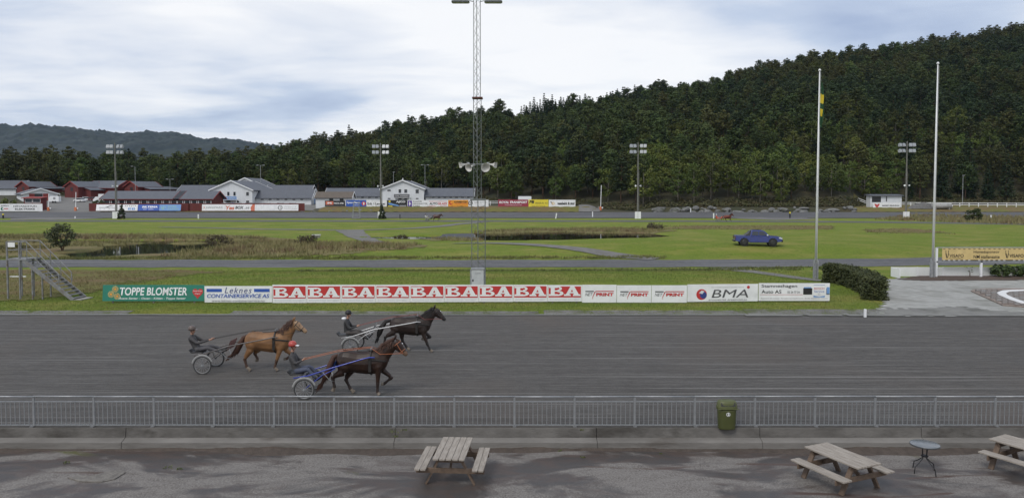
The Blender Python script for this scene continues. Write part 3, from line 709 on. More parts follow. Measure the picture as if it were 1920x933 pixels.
red_stable(134, 340.5, 280, 'red stable with a white framed loft window behind the parked cars', R(-22))
red_stable(246, 340.5, 286, 'red stable gable rising behind the middle of the pavilion roof', R(-22))
gable_house('stable', 'low red stable wing linking two loft gables behind the white truck', ux(236, 290), 290, zg1(ux(215, 290), 290), R(78), 12, 14, 3.2, 5.8, wall=M_wallr, trim=M_redtrim)
gable_house('barn', 'white barn with red double doors and grey roof beside the entrance', ux(76, 262), 262, zg1(ux(76, 262), 262), R(38), 10.5, 24, vz(363.5, 262) - zg1(ux(76, 262), 262), vz(354, 262) - zg1(ux(76, 262), 262), over=.6,
            openings=[('opening', 'F', -.6, 0, 2.4, 2.6), ('garage', 'F', -2.6, 0, 1.6, 2.6), ('garage', 'F', 1.6, 0, 1.8, 2.6)] + [('window', 'L', 2 + 3 * i, 1.9, 1.2, .45) for i in range(6)])
gable_house('barn', 'large grey roofed barn cut by the edge of the picture', ux(33, 296), 302, zg1(-190, 300), R(90), 14, 22, vz(353, 296) - zg1(-190, 300), vz(339, 302) - zg1(-190, 300), wall=M_wallw)
# starter's booth, hut with the tractor board
def hut(name, label, u0, u1, v0, v1, Yh, wall, roof, glaz, depth=2.6):
    x0, x1 = ux(u0, Yh), ux(u1, Yh); gz = zg1((x0 + x1) / 2, Yh); H = vz(v0, Yh) - gz; W = x1 - x0
    t = thing(name, label, 'hut', ((x0 + x1) / 2, Yh, gz), 0)
    MB().bx(-W / 2, W / 2, 0, depth, -.6, H - .25).build('wall', wall, t)
    MB().prism([(-.6, H - .45), (depth + .4, H - .1), (depth + .4, H + .06), (-.6, H - .28)], -W / 2 - .4, W / 2 + .4, 'x').build('roof', roof, t)
    for (a, b, za, zb, m_) in glaz:
        f = MB().bx(lerp(-W / 2, W / 2, a) - .08, lerp(-W / 2, W / 2, b) + .08, -.05, -.004, za - .08, zb + .08).build('window', M_white, t)
        MB().bx(lerp(-W / 2, W / 2, a), lerp(-W / 2, W / 2, b), -.08, -.052, za, zb).build('pane', m_, f)
    return t, W, H
hb, W, H = hut('booth', 'small red booth with two white framed windows behind the entrance board', 44, 77, 369, 382, 220, M_wallr, M_redtrim, [])
for a, b in ((.10, .48), (.54, .94)):
    f = MB().bx(lerp(-W / 2, W / 2, a) - .1, lerp(-W / 2, W / 2, b) + .1, -.05, -.004, H - 1.75, H - .5).build('window', M_white, hb); MB().bx(lerp(-W / 2, W / 2, a), lerp(-W / 2, W / 2, b), -.08, -.052, H - 1.6, H - .62).build('pane', M_glass, f)
hh, W, H = hut('hut', 'small open fronted hut with a grey roof above the tractor board', 1632, 1691, 364.5, 390, 224, M_wallw, M_roof, [])
MB().bx(-W / 2 + .5, -W / 2 + 3.2, -.06, -.003, H - 2.3, H - .6).build('opening', M_dark, hh)
MB().bx(.0, .25, -.06, -.003, H - 2.1, H - .6).build('opening', M_dark, hh)
MB().prism([(-.62, H - .40), (depth_ := 1.2, H - .26), (1.2, H - .23), (-.62, H - .37)], -W / 2 + 1.1, -W / 2 + 3.6, 'x').build('roof_patch', mat('pale_roof', (.17, .18, .20), .6), hh)

# ------------------------------------------------------------------ boards along the far straight
def fboard(label, u0, u1, v0, v1, Yb, bg, items, lean=0.0, leg=True, grp='boards along the far straight'):
    x0, x1 = ux(u0, Yb), ux(u1, Yb); z0, z1 = vz(v1, Yb), vz(v0, Yb)
    return board('advertising_board', label, (x0, Yb, 0), (x1, Yb, 0), z0, z1, bg, items, legs=(.08, .5, .92) if leg else (), lean=lean, group=grp, thick=.06, leg_z=min(zg1(x0, Yb), z0))
T = lambda s, x, z, w, h, c, **o: ('t', s, x, z, w, h, c, o)
fboard('long white board lettered HÅVARDSTUN ELEKTRISKE beside the entrance', -20, 79, 382, 396, 217, 'white', [T('HÅVARDSTUN', .67, .70, .44, .26, 'black', bold=.03), T('ELEKTRISKE', .67, .30, .38, .24, 'black', bold=.03), T('elfag', .29, .72, .16, .22, 'black', bold=.02), ('c', .24, .32, .22, 'green'), ('c', .255, .32, .13, 'white'), ('r', .26, .35, .26, .32, 'red'), ('r', .26, .35, .36, .42, 'red')])
fboard('white leaning board with a dark silhouette beside the red box', 179, 222, 383, 395, 215.5, 'white', [('r', .12, .88, .48, .55, 'black'), ('p', [(.4, .55), (.5, .68), (.6, .55)], 'black'), T('J   A   K   T', .5, .22, .7, .16, 'grey'), ('p', [(.5, .78), (.6, .85), (.8, .78), (.6, .74)], 'black')], lean=.25)
fboard('white leaning board with blue squares behind the conical bush', 222.5, 257, 383, 395, 215.5, 'white', [T('FITJO', .6, .75, .6, .26, 'darkgrey'), ('r', .48, .64, .12, .48, 'sky'), ('r', .68, .86, .12, .48, 'sky'), T('2 3', .67, .3, .3, .2, 'white')], lean=.25)
fboard('bright blue leaning board lettered BILTEMA', 257.5, 297, 383, 395, 215.5, 'blue', [T('BILTEMA', .56, .62, .74, .30, 'white', bold=.05, shear=.2), ('r', .25, .42, .2, .26, 'white'), ('r', .5, .75, .2, .26, 'white')], lean=.25)
fboard('greyish blue leaning board with a pale paw next to the bright blue one', 297.5, 338, 383, 395, 215.5, 'sky', [('c', .18, .35, .2, 'teal'), ('c', .10, .55, .12, 'teal'), ('c', .2, .68, .12, 'teal'), ('c', .29, .55, .12, 'teal'), T('DYRE', .6, .66, .4, .28, 'teal', bold=.04), T('KLINIKKEN', .64, .3, .5, .24, 'teal', bold=.04)], lean=.25)
fboard('white board lettered HANSMARK', 378, 421, 383, 395, 215.5, 'white', [T('HANSMARK', .55, .52, .72, .24, 'darkgrey'), T('X', .1, .5, .1, .36, 'rust')], lean=.12)
fboard('white board lettered YESBOX.se in red and black', 421.2, 477, 383, 395, 215.5, 'white', [T('Yes', .17, .46, .30, .62, 'rust', bold=.04, shear=.2), T('BOX', .49, .5, .28, .46, 'black', bold=.04, shear=.15), T('.se', .74, .45, .16, .28, 'black', shear=.1), ('p', [(.88, 0), (.86, .5), (.93, 1), (1, 1), (1, 0)], 'rust')], lean=.12)
fboard('white board with three empty outlined fields', 477.2, 517, 383, 395, 215.5, 'white', [x for i in range(3) for x in (('r', .06 + .32 * i, .32 + .32 * i, .1, .9, 'pale'), ('r', .075 + .32 * i, .305 + .32 * i, .15, .85, 'white'))], lean=.12)
fboard('white board with a ringed number and small dark print', 517.2, 559, 383, 395, 215.5, 'white', [('c', .18, .48, .36, 'black'), ('c', .18, .48, .28, 'white'), T('12', .18, .48, .12, .3, 'black'), T('Treningssenter og', .63, .62, .52, .16, 'grey'), T('hesteutstyr butikken', .66, .34, .6, .16, 'grey')], lean=.12)
YB = 219
fboard('black board with an orange emblem lettered MOLVIK', 609, 647, 376, 387, YB, 'black', [('r', .04, .42, .3, .88, 'rust'), T('M', .23, .58, .2, .3, 'white', bold=.05), T('MOLVIK', .70, .55, .50, .26, 'white', bold=.03), ('r', .05, .95, .12, .15, 'grey')])
fboard('dark blue board lettered SpareBank 1', 648.5, 686.5, 375, 388, YB, 'blue', [T('SpareBank', .38, .62, .68, .36, 'white', bold=.03), ('c', .88, .5, .30, 'red'), T('1', .88, .5, .07, .36, 'white', bold=.06), T('VEST', .52, .28, .3, .14, 'white')])
fboard('white board lettered Erik Landaas', 687, 725, 375, 388.5, YB, 'white', [T('Erik', .17, .5, .24, .34, 'black', bold=.03), T('Landaas', .68, .5, .5, .32, 'black', bold=.03), T('Rørleggermester', .5, .84, .45, .12, 'grey'), T('56 34 45 00', .55, .16, .6, .14, 'grey'), T('8', .36, .5, .06, .3, 'grey')])
fboard('black board with yellow and blue shapes lettered AJCO', 725.5, 763.5, 375, 388.5, YB, 'black', [T('AJCO', .68, .74, .46, .30, 'white', bold=.05), ('c', .13, .8, .14, 'yellow'), ('p', [(.05, .62), (.2, .58), (.55, .32), (.62, .12), (.1, .36)], 'sky'), ('r', .62, .95, .1, .3, 'grey'), ('p', [(.04, .05), (.3, .05), (.25, .2), (.06, .22)], 'yellow')])
fboard('white board lettered KNARVIK KIROPRAKTOR KLINIKK with a purple field', 764, 802, 375, 388.5, YB, 'white', [('r', .02, .22, .08, .92, 'purple'), ('p', [(.10, .15), (.16, .5), (.10, .85), (.07, .5)], 'white'), T('KNARVIK', .50, .80, .44, .2, 'darkgrey', bold=.02), T('KIROPRAKTOR', .62, .5, .72, .2, 'darkgrey', bold=.02), T('KLINIKK', .44, .2, .36, .2, 'darkgrey', bold=.02)])
fboard('white board lettered AUTOGLASS between red bars', 802.5, 840, 375.3, 388, YB, 'white', [T('AUTO', .27, .5, .42, .34, 'black', bold=.04, shear=.15), T('GLASS', .72, .5, .46, .34, 'red', bold=.04, shear=.15), ('r', .05, .95, .80, .86, 'red'), ('r', .05, .38, .13, .18, 'red'), ('r', .6, .95, .13, .18, 'red')])
fboard('orange board lettered KRAMBINGEN', 840.3, 878, 375, 388, YB, 'orange', [('c', .13, .6, .28, 'red'), ('c', .16, .64, .17, 'orange'), T('KRAMBINGEN', .63, .72, .66, .24, 'black', bold=.04), ('r', .36, .95, .46, .52, 'red'), T('www.krambingen.no', .52, .17, .7, .13, 'black')])
fboard('white board with a ringed emblem behind the lattice mast', 878.3, 916, 374.6, 388, YB, 'white', [('c', .1, .55, .32, 'black'), ('c', .1, .55, .22, 'white'), T('H', .1, .55, .06, .3, 'black', bold=.05), T('NORSK RIKSTOTO', .60, .62, .6, .28, 'grey'), T('www.travbane.no', .6, .25, .5, .15, 'grey')])
fboard('wide maroon board lettered ROYAL TRANSPORT', 934, 990.6, 374, 388, YB, 'maroon', [T('ROYAL TRANSPORT', .5, .64, .93, .33, 'white', bold=.04, shear=.15), T('www.royaltransport.no', .5, .26, .56, .15, 'white')])
fboard('yellow board lettered FB MASKIN AS', 991, 1028.4, 374, 388, YB, 'yellow', [T('FB', .16, .68, .25, .42, 'black', bold=.05, shear=.2), T('MASKIN AS', .65, .52, .62, .26, 'black', shear=.2), T('www.fbmaskin.no', .5, .17, .66, .12, 'black')])
fboard('wide white board lettered vassbakk & stol', 1029, 1079, 374.5, 388, YB, 'white', [T('vassbakk & stol', .64, .5, .64, .40, 'black', bold=.05), ('p', [(.04, .78), (.10, .78), (.16, .42), (.19, .3), (.13, .3)], 'grey'), ('c', .165, .5, .2, 'gold'), ('c', .17, .5, .1, 'white')])
fboard('white board with a red emblem lettered MASSEY FERGUSON below the hut', 1637, 1688.5, 379.5, 392.5, 221.5, 'white', [('p', [(.05, .8), (.12, .8), (.15, .62), (.18, .8), (.25, .8), (.2, .4), (.15, .25), (.10, .4)], 'red'), T('MASSEY FERGUSON', .65, .55, .62, .2, 'black', bold=.04)])
# red board fence behind the leaning boards
for (ua, ub, lab) in ((166, 356, 'low red board fence in front of the pavilion'), (352, 571, 'low red board fence in front of the parked cars')):
    Yf = 217.5; L_ = ux(ub, Yf) - ux(ua, Yf); n = int(L_ / 1.9); t = thing('board_fence', lab, 'fence', (ux(ua, Yf), Yf, zg1(ux(ua, Yf), Yf)), 0, 'red board fences')
    hz = vz(381, Yf) - zg1(ux(ua, Yf), Yf)
    me = MB().bx(.015, L_ / n - .015, 0, .05, .05, hz).mesh('fence_panel'); me.materials.append(M_wallr)
    for i in range(n): o = link('fence_panel', me, t); o.location.x = i * L_ / n
    MB().bx(0, L_, .052, .12, hz - .2, hz - .08).build('rail', M_redtrim, t)
# ------------------------------------------------------------------ things along the far straight
M_pole = mat('painted_pole', (.16, .16, .15), .6, (.12, .115, .10), 3)
M_lamp = mat('lamp_housing', (.34, .35, .36), .5, metal=.2)
def flood_mast(u, vtop, vbase, label, Ym=190, cab=True):
    x = ux(u, Ym); g = zg1(x, Ym); H = vz(vtop, Ym) - g
    t = thing('floodlight_mast', label, 'light mast', (x, Ym, g), 0, 'floodlight masts on the far straight')
    MB().tube([(0, 0, -.3), (0, 0, H * .55), (0, 0, H)], [.24, .19, .14], 8).build('pole', M_pole, t)
    MB().tube([(.34, .1, -.3), (.30, .1, H * .62)], [.05, .05], 6).build('cable_pipe', M_pole, t)
    for zz in (H - .9, H - 2.4): MB().box((0, 0, zz), (4.0, .10, .10)).build('crossarm', M_pole, t)
    lm = MB(); lm.prism([(-.05, .45), (.50, .30), (.50, -.30), (-.05, -.45)], -.27, .27, 'x')
    me = lm.mesh('floodlight'); me.materials.append(M_lamp)
    gl = MB().box((0, -.10, 0), (.66, .05, .78)).mesh('lamp_glass'); gl.materials.append(mat('lamp_glass', (.28, .30, .32), .3))
    for zz in (H - .55, H - 2.05):
        for xx in (-1.75, -.85, .85, 1.75):
            for dz in (0,):
                f = link('floodlight', me, t); f.location = (xx, -.12, zz - .35); f.rotation_euler = (R(-22), 0, R(12 * (1 if xx < 0 else -1))); f.scale = (1.15, 1, 1.05)
                q = link('lamp_glass', gl, f)
    if cab:
        MB().bx(-.75, -.05, -.45, -.1, -.05, 1.75).bx(.02, .75, -.45, -.1, -.05, 1.75).build('cabinet', M_white, t)
    for s in (-1, 1):
        hn = MB(); hn.lathe([(.06, 0), (.10, .2), (.26, .42)], (0, 0, 0), 10, Matrix.Rotation(R(90), 4, 'X'))
        o = hn.build('loudspeaker', M_white, t); o.location = (.35 * s, -.2, H * .43); o.rotation_euler = (0, 0, R(50) * s)
    return t
flood_mast(217, 268, 408, 'tall floodlight mast rising in front of the red pavilion')
flood_mast(714, 268, 408, 'tall floodlight mast beside the white house with the name board')
flood_mast(1196, 267, 408, 'tall floodlight mast standing before the leafy trees right of the boom barrier')
flood_mast(1699, 265, 408, 'tall floodlight mast beside the open fronted hut')
def street_lamp(u, v0, v1, Yl, label, heads):
    x = ux(u, Yl); g = zg1(x, Yl); H = vz(v0, Yl) - g
    t = thing('street_lamp', label, 'lamp post', (x, Yl, g), 0, 'lamp posts by the buildings')
    MB().tube([(0, 0, -.3), (0, 0, H)], [.10, .07], 7).build('pole', M_steel, t)
    for s in heads:
        MB().beam((0, 0, H), (s * 1.0, 0, H + .05), .06, .06).build('arm', M_steel, t)
        MB().box((s * 1.1, 0, H + .04), (.75, .30, .16)).build('lamp_head', M_lamp, t, bevel=.04)
street_lamp(254, 312, 358, 262, 'single lamp post behind the red pavilion', (-1,))
street_lamp(319, 336, 356, 275, 'short double lamp post behind the red pavilion', (-1, 1))
street_lamp(489, 310, 346, 262, 'T shaped lamp post behind the banner barn', (-1, 1))
street_lamp(738, 323, 346, 268, 'single lamp post behind the house with the name board', (.15,))
street_lamp(797, 309.5, 352, 262, 'T shaped lamp post behind the stable row', (-1, 1))
street_lamp(1805, 329, 380, 235, 'lamp post behind the white rail fence', (.15,))
def boom(u, v0, v1, Yl, label, rz=0):
    x = ux(u, Yl); g = zg1(x, Yl); H = vz(v0, Yl) - g
    t = thing('boom_barrier', label, 'barrier', (x, Yl, g), rz, 'raised boom barriers')
    MB().bx(-.28, .28, -.25, .25, -.2, 1.1).build('housing', mat('orange_paint', (.55, .16, .06), .6), t, bevel=.04)
    MB().beam((.05, 0, .9), (.22, 0, H), .10, .16).build('boom', M_white, t)
    MB().bx(.34, .75, -.05, .05, .6, 1.0).build('sign_plate', M_white, t); MB().bx(.52, .57, -.02, .03, -.2, .6).build('post', M_steel, t)
boom(1126, 347, 396, 222, 'raised white boom barrier with orange foot at the forest track')
boom(90, 363, 394, 219, 'raised white boom barrier beside the starter booth')
boom(141, 360, 394, 219, 'raised white boom barrier on the far side of the entrance from the booth')
def marker(u, v0, v1, label, col='white', lean=0, z=None, w=.14, top=None):
    q = gp(u, v1, 0.0) if z is None else at(u, v1, z)
    g = zg1(q.x, q.y); H = (v1 - v0) * q.y / FPX
    t = thing('marker_post', label, 'post', (q.x, q.y, g), 0, 'track marker posts'); t.rotation_euler = (0, lean, 0)
    MB().bx(-w / 2, w / 2, -w / 2, w / 2, -.2, H * (.75 if top else 1)).build('post', ink(col), t, bevel=.01)
    if top: MB().bx(-w / 2, w / 2, -w / 2, w / 2, H * .75, H).build('cap', ink(top), t)
marker(1622, 579, 594, 'short white post at the racetrack edge below the hedge', w=.11)
marker(372, 400, 408, 'white post on the far straight before the HANSMARK board', z=190, w=.25)
marker(1042, 400, 410, 'leaning white post on the far straight before the white vassbakk board', lean=.15, z=190, w=.25)
marker(1111, 397, 407, 'white post at the forest track by the far straight', z=196, w=.22)
marker(1295, 389, 397, 'white post before the rocks on the outer edge of the far straight', z=214, w=.22)
marker(1338, 398, 408, 'white post just behind the far chestnut trotter', z=190, w=.25)
marker(1481, 395, 407, 'black post with a yellow top on the far straight', col='black', z=192, w=.3, top='yellow')
marker(6, 400, 409, 'dark post with a yellow top near the entrance board', col='black', z=190, w=.3, top='yellow')
marker(750, 399, 407, 'dark slim post on the far straight near the conical bush', col='black', z=190, w=.2)
marker(1858, 402, 409, 'short white post in the brown growth near the fence', z=188, w=.25)
marker(141, 403, 407, 'tiny white peg on the far straight at the entrance', z=190, w=.2)
# white rail fences
def rail_fence(pts, label, H=1.3, step=2.6):
    t = thing('rail_fence', label, 'fence', (0, 0, 0), 0, 'white rail fences')
    pm = MB().bx(-.09, .09, -.09, .09, -.4, H).mesh('post'); pm.materials.append(M_white)
    P = []
    for a, b in zip(pts[:-1], pts[1:]):
        n = max(1, int(math.dist(a, b) / step)); P += [(lerp(a[0], b[0], i / n), lerp(a[1], b[1], i / n)) for i in range(n)]
    P.append(pts[-1]); Z = [zg1(*p) for p in P]
    for p, z in zip(P, Z): o = link('post', pm, t); o.location = (*p, z)
    for h in (H - .12, H * .5):
        for (a, za), (b, zb) in zip(list(zip(P, Z))[:-1], list(zip(P, Z))[1:]):
            MB().beam((a[0], a[1] - .1, za + h), (b[0], b[1] - .1, zb + h), .06, .17).build('rail', M_white, t)
rail_fence([(ux(1608, 236), 236), (ux(1690, 232), 232), (ux(1800, 228), 228), (ux(1960, 224), 224)], 'long white rail fence below the wooded hill beside the hut')
rail_fence([(ux(888, 234), 234), (ux(935, 235), 235), (ux(975, 240), 240)], 'short white rail fence behind the lattice mast and maroon board')
# tank, gravel pile, container, slab, scaffold
x = ux(1766, 219); g = zg1(x, 219); t = thing('tank', 'long pale grey cylindrical tank lying beside the far straight', 'tank', (x, 219, g), 0)
MB().tube([(-2.9, 0, 1.0), (-2.75, 0, 1.0), (2.75, 0, 1.0), (2.9, 0, 1.0)], [.35, .8, .8, .35], 16).build('shell', mat('tank_paint', (.36, .36, .35), .6, (.24, .235, .22), 1.2), t, True)
for s in (-2, 2): MB().bx(s - .15, s + .15, -.6, .6, -.3, .5).build('support', M_conc, t)
MB().tube([(2.85, 0, 1.0), (3.25, 0, 1.0)], .22, 8).build('valve', M_white, t)
def heap(name, label, cx, cy, rx, ry, h, m_, cat='pile', seed=1):
    r_ = np.random.default_rng(seed); n = 26; vs = []; fs = []
    for j in range(9):
        f = j / 8
        for k in range(n):
            a = 2 * math.pi * k / n; q = 1 - f; w = 1 + .16 * math.sin(3 * a + seed) + r_.uniform(-.06, .06)
            vs.append((cx + rx * q * w * math.cos(a), cy + ry * q * w * math.sin(a), zg1(cx, cy) - .25 + (h + .25) * (1 - q ** 1.4) + r_.uniform(-.03, .03)))
    for j in range(8):
        for k in range(n): fs.append((j * n + k, j * n + (k + 1) % n, (j + 1) * n + (k + 1) % n, (j + 1) * n + k))
    me = bpy.data.meshes.new(name); me.from_pydata(vs, [], fs); me.polygons.foreach_set('use_smooth', [True] * len(fs)); o = link(name, me, None, [m_]); return tag(o, label, cat)
heap('gravel_pile', 'low dark gravel pile between the hut and the tank', ux(1728, 222), 221, 5.5, 2.5, 1.7, mat('dark_gravel', (.09, .088, .085), .95, (.14, .135, .13), 2, bump=.6), seed=3)
x = ux(984, 236); g = zg1(x, 236); t = thing('container', 'white box container parked behind the maroon board', 'container', (x, 236, g), 0)
MB().bx(-2.1, 2.1, 0, 2.2, .4, vz(368, 236) - g).build('body', M_white, t, bevel=.08); MB().bx(-2.0, 2.0, -.03, -.003, 1.0, 1.2).build('stripe', ink('grey'), t)
for s in (-1.3, 1.3):
    w = MB().tube([(s, -.02, .35), (s, .25, .35)], .36, 12).build('wheel', ink('black'), t)
q = gp(593, 446, 0); t = thing('concrete_block', 'pale concrete slab on a low plinth in the infield grass', 'block', (q.x, q.y, zg1(q.x, q.y)), R(8))
MB().bx(-.62, .62, -.5, .5, .28, .46).build('slab', mat('pale_concrete', (.48, .48, .46), .9, (.36, .36, .34), 3), t, bevel=.03); MB().bx(-.5, .5, -.4, .4, -.3, .28).build('plinth', M_conc, t)
x = ux(668, 188); t = thing('judge_stand', 'slim grey metal judge stand on the far lawn before the SpareBank board', 'stand', (x, 188, zg1(x, 188)), 0)
for sx in (-.8, .8):
    for sy in (-.5, .5): MB().tube([(sx * 1.15, sy, -.1), (sx * .8, sy, 4.2)], .06, 6).build('leg', M_steel, t)
for zz in (1.0, 2.0, 3.0): MB().box((0, -.5, zz), (1.7, .06, .06)).build('rung', M_steel, t)
MB().bx(-.9, .9, -.7, .7, 4.15, 4.25).build('platform', M_steel, t); MB().bx(-1.1, 1.1, -.75, .75, -.1, .22).build('base', M_pole, t)
# rocks along the outer edge of the far straight
M_rock = mat('rock', (.07, .07, .066), .9, (.20, .20, .195), 1.1, 6, bump=.8, bscale=3, col3=(.05, .055, .03), scale3=.5)
def rock_mesh(seed):
    r_ = np.random.default_rng(seed); bm = bmesh.new(); bmesh.ops.create_icosphere(bm, subdivisions=2, radius=1)
    off = r_.normal(size=(6, 3))
    for v in bm.verts:
        n = Vector(v.co); k = 1
        for o_ in off: k -= .22 * max(0, n.dot(Vector(o_ / np.linalg.norm(o_))) - .35)
        v.co = n * (k + r_.uniform(-.05, .05))
    me = bpy.data.meshes.new('rock'); bm.to_mesh(me); bm.free(); me.materials.append(M_rock); return me
RK = [rock_mesh(s) for s in range(5)]
random.seed(5); ROCKS = []
for i in range(84):
    u = random.uniform(1225, 1610) if i < 68 else random.uniform(560, 700)
    Yk = random.uniform(214.9, 217.2) if i < 68 else random.uniform(215.2, 217.0); x = ux(u, Yk); s = random.uniform(.45, 1.3) * (1 if i < 68 else .45)
    o = link('rock', RK[i % 5]); o.location = (x, Yk, zg1(x, Yk) - s * .15); o.scale = (s * random.uniform(1, 1.9), s, s * random.uniform(.55, .9)); o.rotation_euler = (0, 0, random.uniform(0, 6))
    tag(o, ('large ' if s > .95 else 'small ' if s < .65 else 'middling ') + 'grey rock in the bank ' + ('near the floodlight mast' if u < 1300 else 'behind the chestnut trotter' if u < 1400 else 'above the blue pickup' if u < 1500 else 'by the flagpole with the flag') if i < 68 else 'small grey rubble stone below the brown roofed shed', 'rock', 'rocks on the far bank' if i < 68 else 'rubble below the shed')
# parked vehicles by the buildings
M_tyre = mat('tyre', (.018, .018, .018), .85); M_rim = mat('wheel_rim', (.35, .35, .36), .4, metal=.6)
def car(label, u, Yc, col, rz=0, kind='car', L_=4.3, z=None):
    x = ux(u, Yc); t = thing('parked_car', label, 'car', (x, Yc, zg1(x, Yc)), rz, 'cars parked by the buildings')
    bm_ = mat('car_' + str(col), col, .3, coat=.6)
    MB().prism([(-L_ / 2, .3), (L_ / 2, .3), (L_ / 2, .68), (L_ * .30, .86), (-L_ * .44, .92), (-L_ / 2, .8)], -.82, .82).build('body', bm_, t, bevel=.06)
    MB().prism([(-L_ * .40, .90), (L_ * .28, .88), (L_ * .10, 1.36), (-L_ * .28, 1.42)], -.72, .72).build('window_band', M_glass, t, bevel=.05)
    MB().prism([(-L_ * .30, 1.38), (L_ * .11, 1.34), (L_ * .08, 1.44), (-L_ * .26, 1.48)], -.74, .74).build('roof', bm_, t, bevel=.02)
    for sx in (-.30, .31):
        for sy in (-.78, .78):
            w = MB().tube([(sx * L_, sy - .1, .31), (sx * L_, sy + .1, .31)], .31, 14).build('wheel', M_tyre, t); MB().tube([(sx * L_, sy * 1.0 - .115, .31), (sx * L_, sy + .115, .31)], .19, 10).build('rim', M_rim, w)
    for sy in (-.6, .6): MB().box((L_ / 2 + .0, sy, .68), (.06, .3, .14)).build('headlight', M_lamp, t)
    return t
for (lab, u, Yc, col, rz) in (('silver car parked by the banner barn nearest the pavilion', 424, 232, (.40, .41, .43), 0), ('grey car parked under the banner balcony', 449, 232, (.25, .26, .28), 0), ('dark van-like car parked beside the grey one', 469, 233, (.06, .03, .03), 0),
        ('white car parked before the low stable wing', 503, 233, (.70, .71, .72), 0), ('small pale car parked mid way along the stable wing', 528, 233, (.55, .57, .58), 0), ('white hatchback parked at the end of the stable wing', 551, 233, (.72, .73, .74), 0),
        ('white car parked before the red stable doors', 162, 262, (.70, .71, .72), R(15)), ('dark red car parked next to the white one at the stable', 178, 262, (.14, .03, .03), R(15)), ('low white car half hidden by the entrance pole', 149, 256, (.68, .68, .68), R(160))):
    car(lab, u, Yc, col, rz)
x = ux(200, 246); g = zg1(x, 246); t = thing('truck', 'white box truck parked behind the red pavilion', 'truck', (x, 246, g), R(12))
MB().bx(-2.2, 2.6, -1.2, 1.2, .8, 3.4).build('cargo_box', M_white, t, bevel=.03); MB().prism([(-3.9, .5), (-2.25, .5), (-2.25, 2.5), (-3.1, 2.5), (-3.9, 1.5)], -1.1, 1.1).build('cab', M_white, t, bevel=.05)
for sx in (-3.1, 1.6):
    for sy in (-1.0, 1.0): MB().tube([(sx, sy - .14, .45), (sx, sy + .14, .45)], .45, 14).build('wheel', M_tyre, t)
x = ux(103, 252); g = zg1(x, 252); t = thing('horse_trailer', 'white horse trailer standing beside the barn with red doors', 'trailer', (x, 252, g), R(5))
MB().prism([(-1.7, .45), (1.6, .45), (1.6, 2.3), (-1.2, 2.3), (-1.7, 1.5)], -.8, .8).build('body', M_white, t, bevel=.08); MB().bx(-.2, .5, -.83, -.803, 1.2, 2.0).build('door', ink('grey'), t)
for sx in (-.3, .5): MB().tube([(sx, -.95, .33), (sx, -.78, .33)], .33, 14).build('wheel', M_tyre, t)
MB().beam((-1.7, 0, .5), (-2.7, 0, .45), .08, .08).build('drawbar', M_steel, t)
# asphalt yard and entrance
def yard(name, uvs, m_, lift):
    pass
YX = np.linspace(ux(86, 218), ux(176, 218), 22)
polar_sheet('yard', np.linspace((72 - 960) / FPX, (188 - 960) / FPX, 24), np.linspace(214.3, 286, 40), lambda x, y: zg(x, y) + .06, M_yard)
polar_sheet('yard', np.linspace((188.5 - 960) / FPX, (700 - 960) / FPX, 60), np.linspace(221, 246, 16), lambda x, y: zg(x, y) + .06, M_yard)
polar_sheet('bank_grass', np.linspace((590 - 960) / FPX, (1118 - 960) / FPX, 110), np.linspace(214.6, 224, 20), lambda x, y: zg(x, y) + .05 + .12 * np.abs(np.sin(x * 3.1) * np.sin(y * 2.3 + x)), M_dry)
polar_sheet('bank_grass', np.linspace((1600 - 960) / FPX, (1990 - 960) / FPX, 80), np.linspace(214.6, 240, 20), lambda x, y: zg(x, y) + .05 + .10 * np.abs(np.sin(x * 2.1) * np.sin(y * 1.3 + x)), M_dry)
polar_sheet('forest_track', np.linspace((1085 - 960) / FPX, (1125 - 960) / FPX, 8), np.linspace(214.3, 236, 14), lambda x, y: zg(x, y) + .16, M_yard)
polar_sheet('bank_grass', np.linspace((330 - 960) / FPX, (592 - 960) / FPX, 60), np.linspace(214.4, 217.2, 8), lambda x, y: zg(x, y) + .05 + .06 * np.abs(np.sin(x * 2.1)), M_dry)
x = ux(1404, 545); t = thing('relay_mast', 'tiny pale relay mast on the wooded skyline', 'mast', (x, 545, zg1(x, 545)), 0)
MB().tube([(0, 0, -1), (0, 0, 15)], .25, 6).build('pole', M_steel, t)
for s in (-.9, .9): MB().box((s, 0, 15.5), (.35, .3, 4.2)).build('antenna', M_white, t)
# ------------------------------------------------------------------ boards beside the racetrack
YN = 43.0
def zn(v): return at(960, v, YN).z
def nboard(label, u0, u1, v0, v1, bg, items, name='advertising_board', legs=(.12, .88), lean=0.0, Y0=YN, Y1=None, grp='boards beside the racetrack', **k):
    Y1 = Y1 or Y0; a = at(u0, v1, Y0); b = at(u1, v1, Y1)
    return board(name, label, a, b, a.z, at(u0, v0, Y0).z, bg, items, legs=legs, lean=lean, group=grp, **k)
flower = []
for (fx, fz, r) in ((.125, .74, .20), (.085, .42, .20), (.145, .30, .20)):
    for a in range(0, 360, 30):
        ca, sa = math.cos(R(a)), math.sin(R(a)); rx = r * .155
        flower.append(('p', [(fx + rx * .25 * ca, fz + r * .25 * sa), (fx + rx * (ca - .16 * sa), fz + r * (sa + .16 * ca)), (fx + rx * (ca + .16 * sa), fz + r * (sa - .16 * ca))][::1], 'gold'))
    flower.append(('c', fx, fz, r * .32, 'orange'))
heart = [(.935 + .052 * (16 * math.sin(t) ** 3) / 16, .50 + .36 * (13 * math.cos(t) - 5 * math.cos(2 * t) - 2 * math.cos(3 * t) - math.cos(4 * t)) / 16) for t in np.linspace(0, 2 * math.pi, 28)[:-1]]
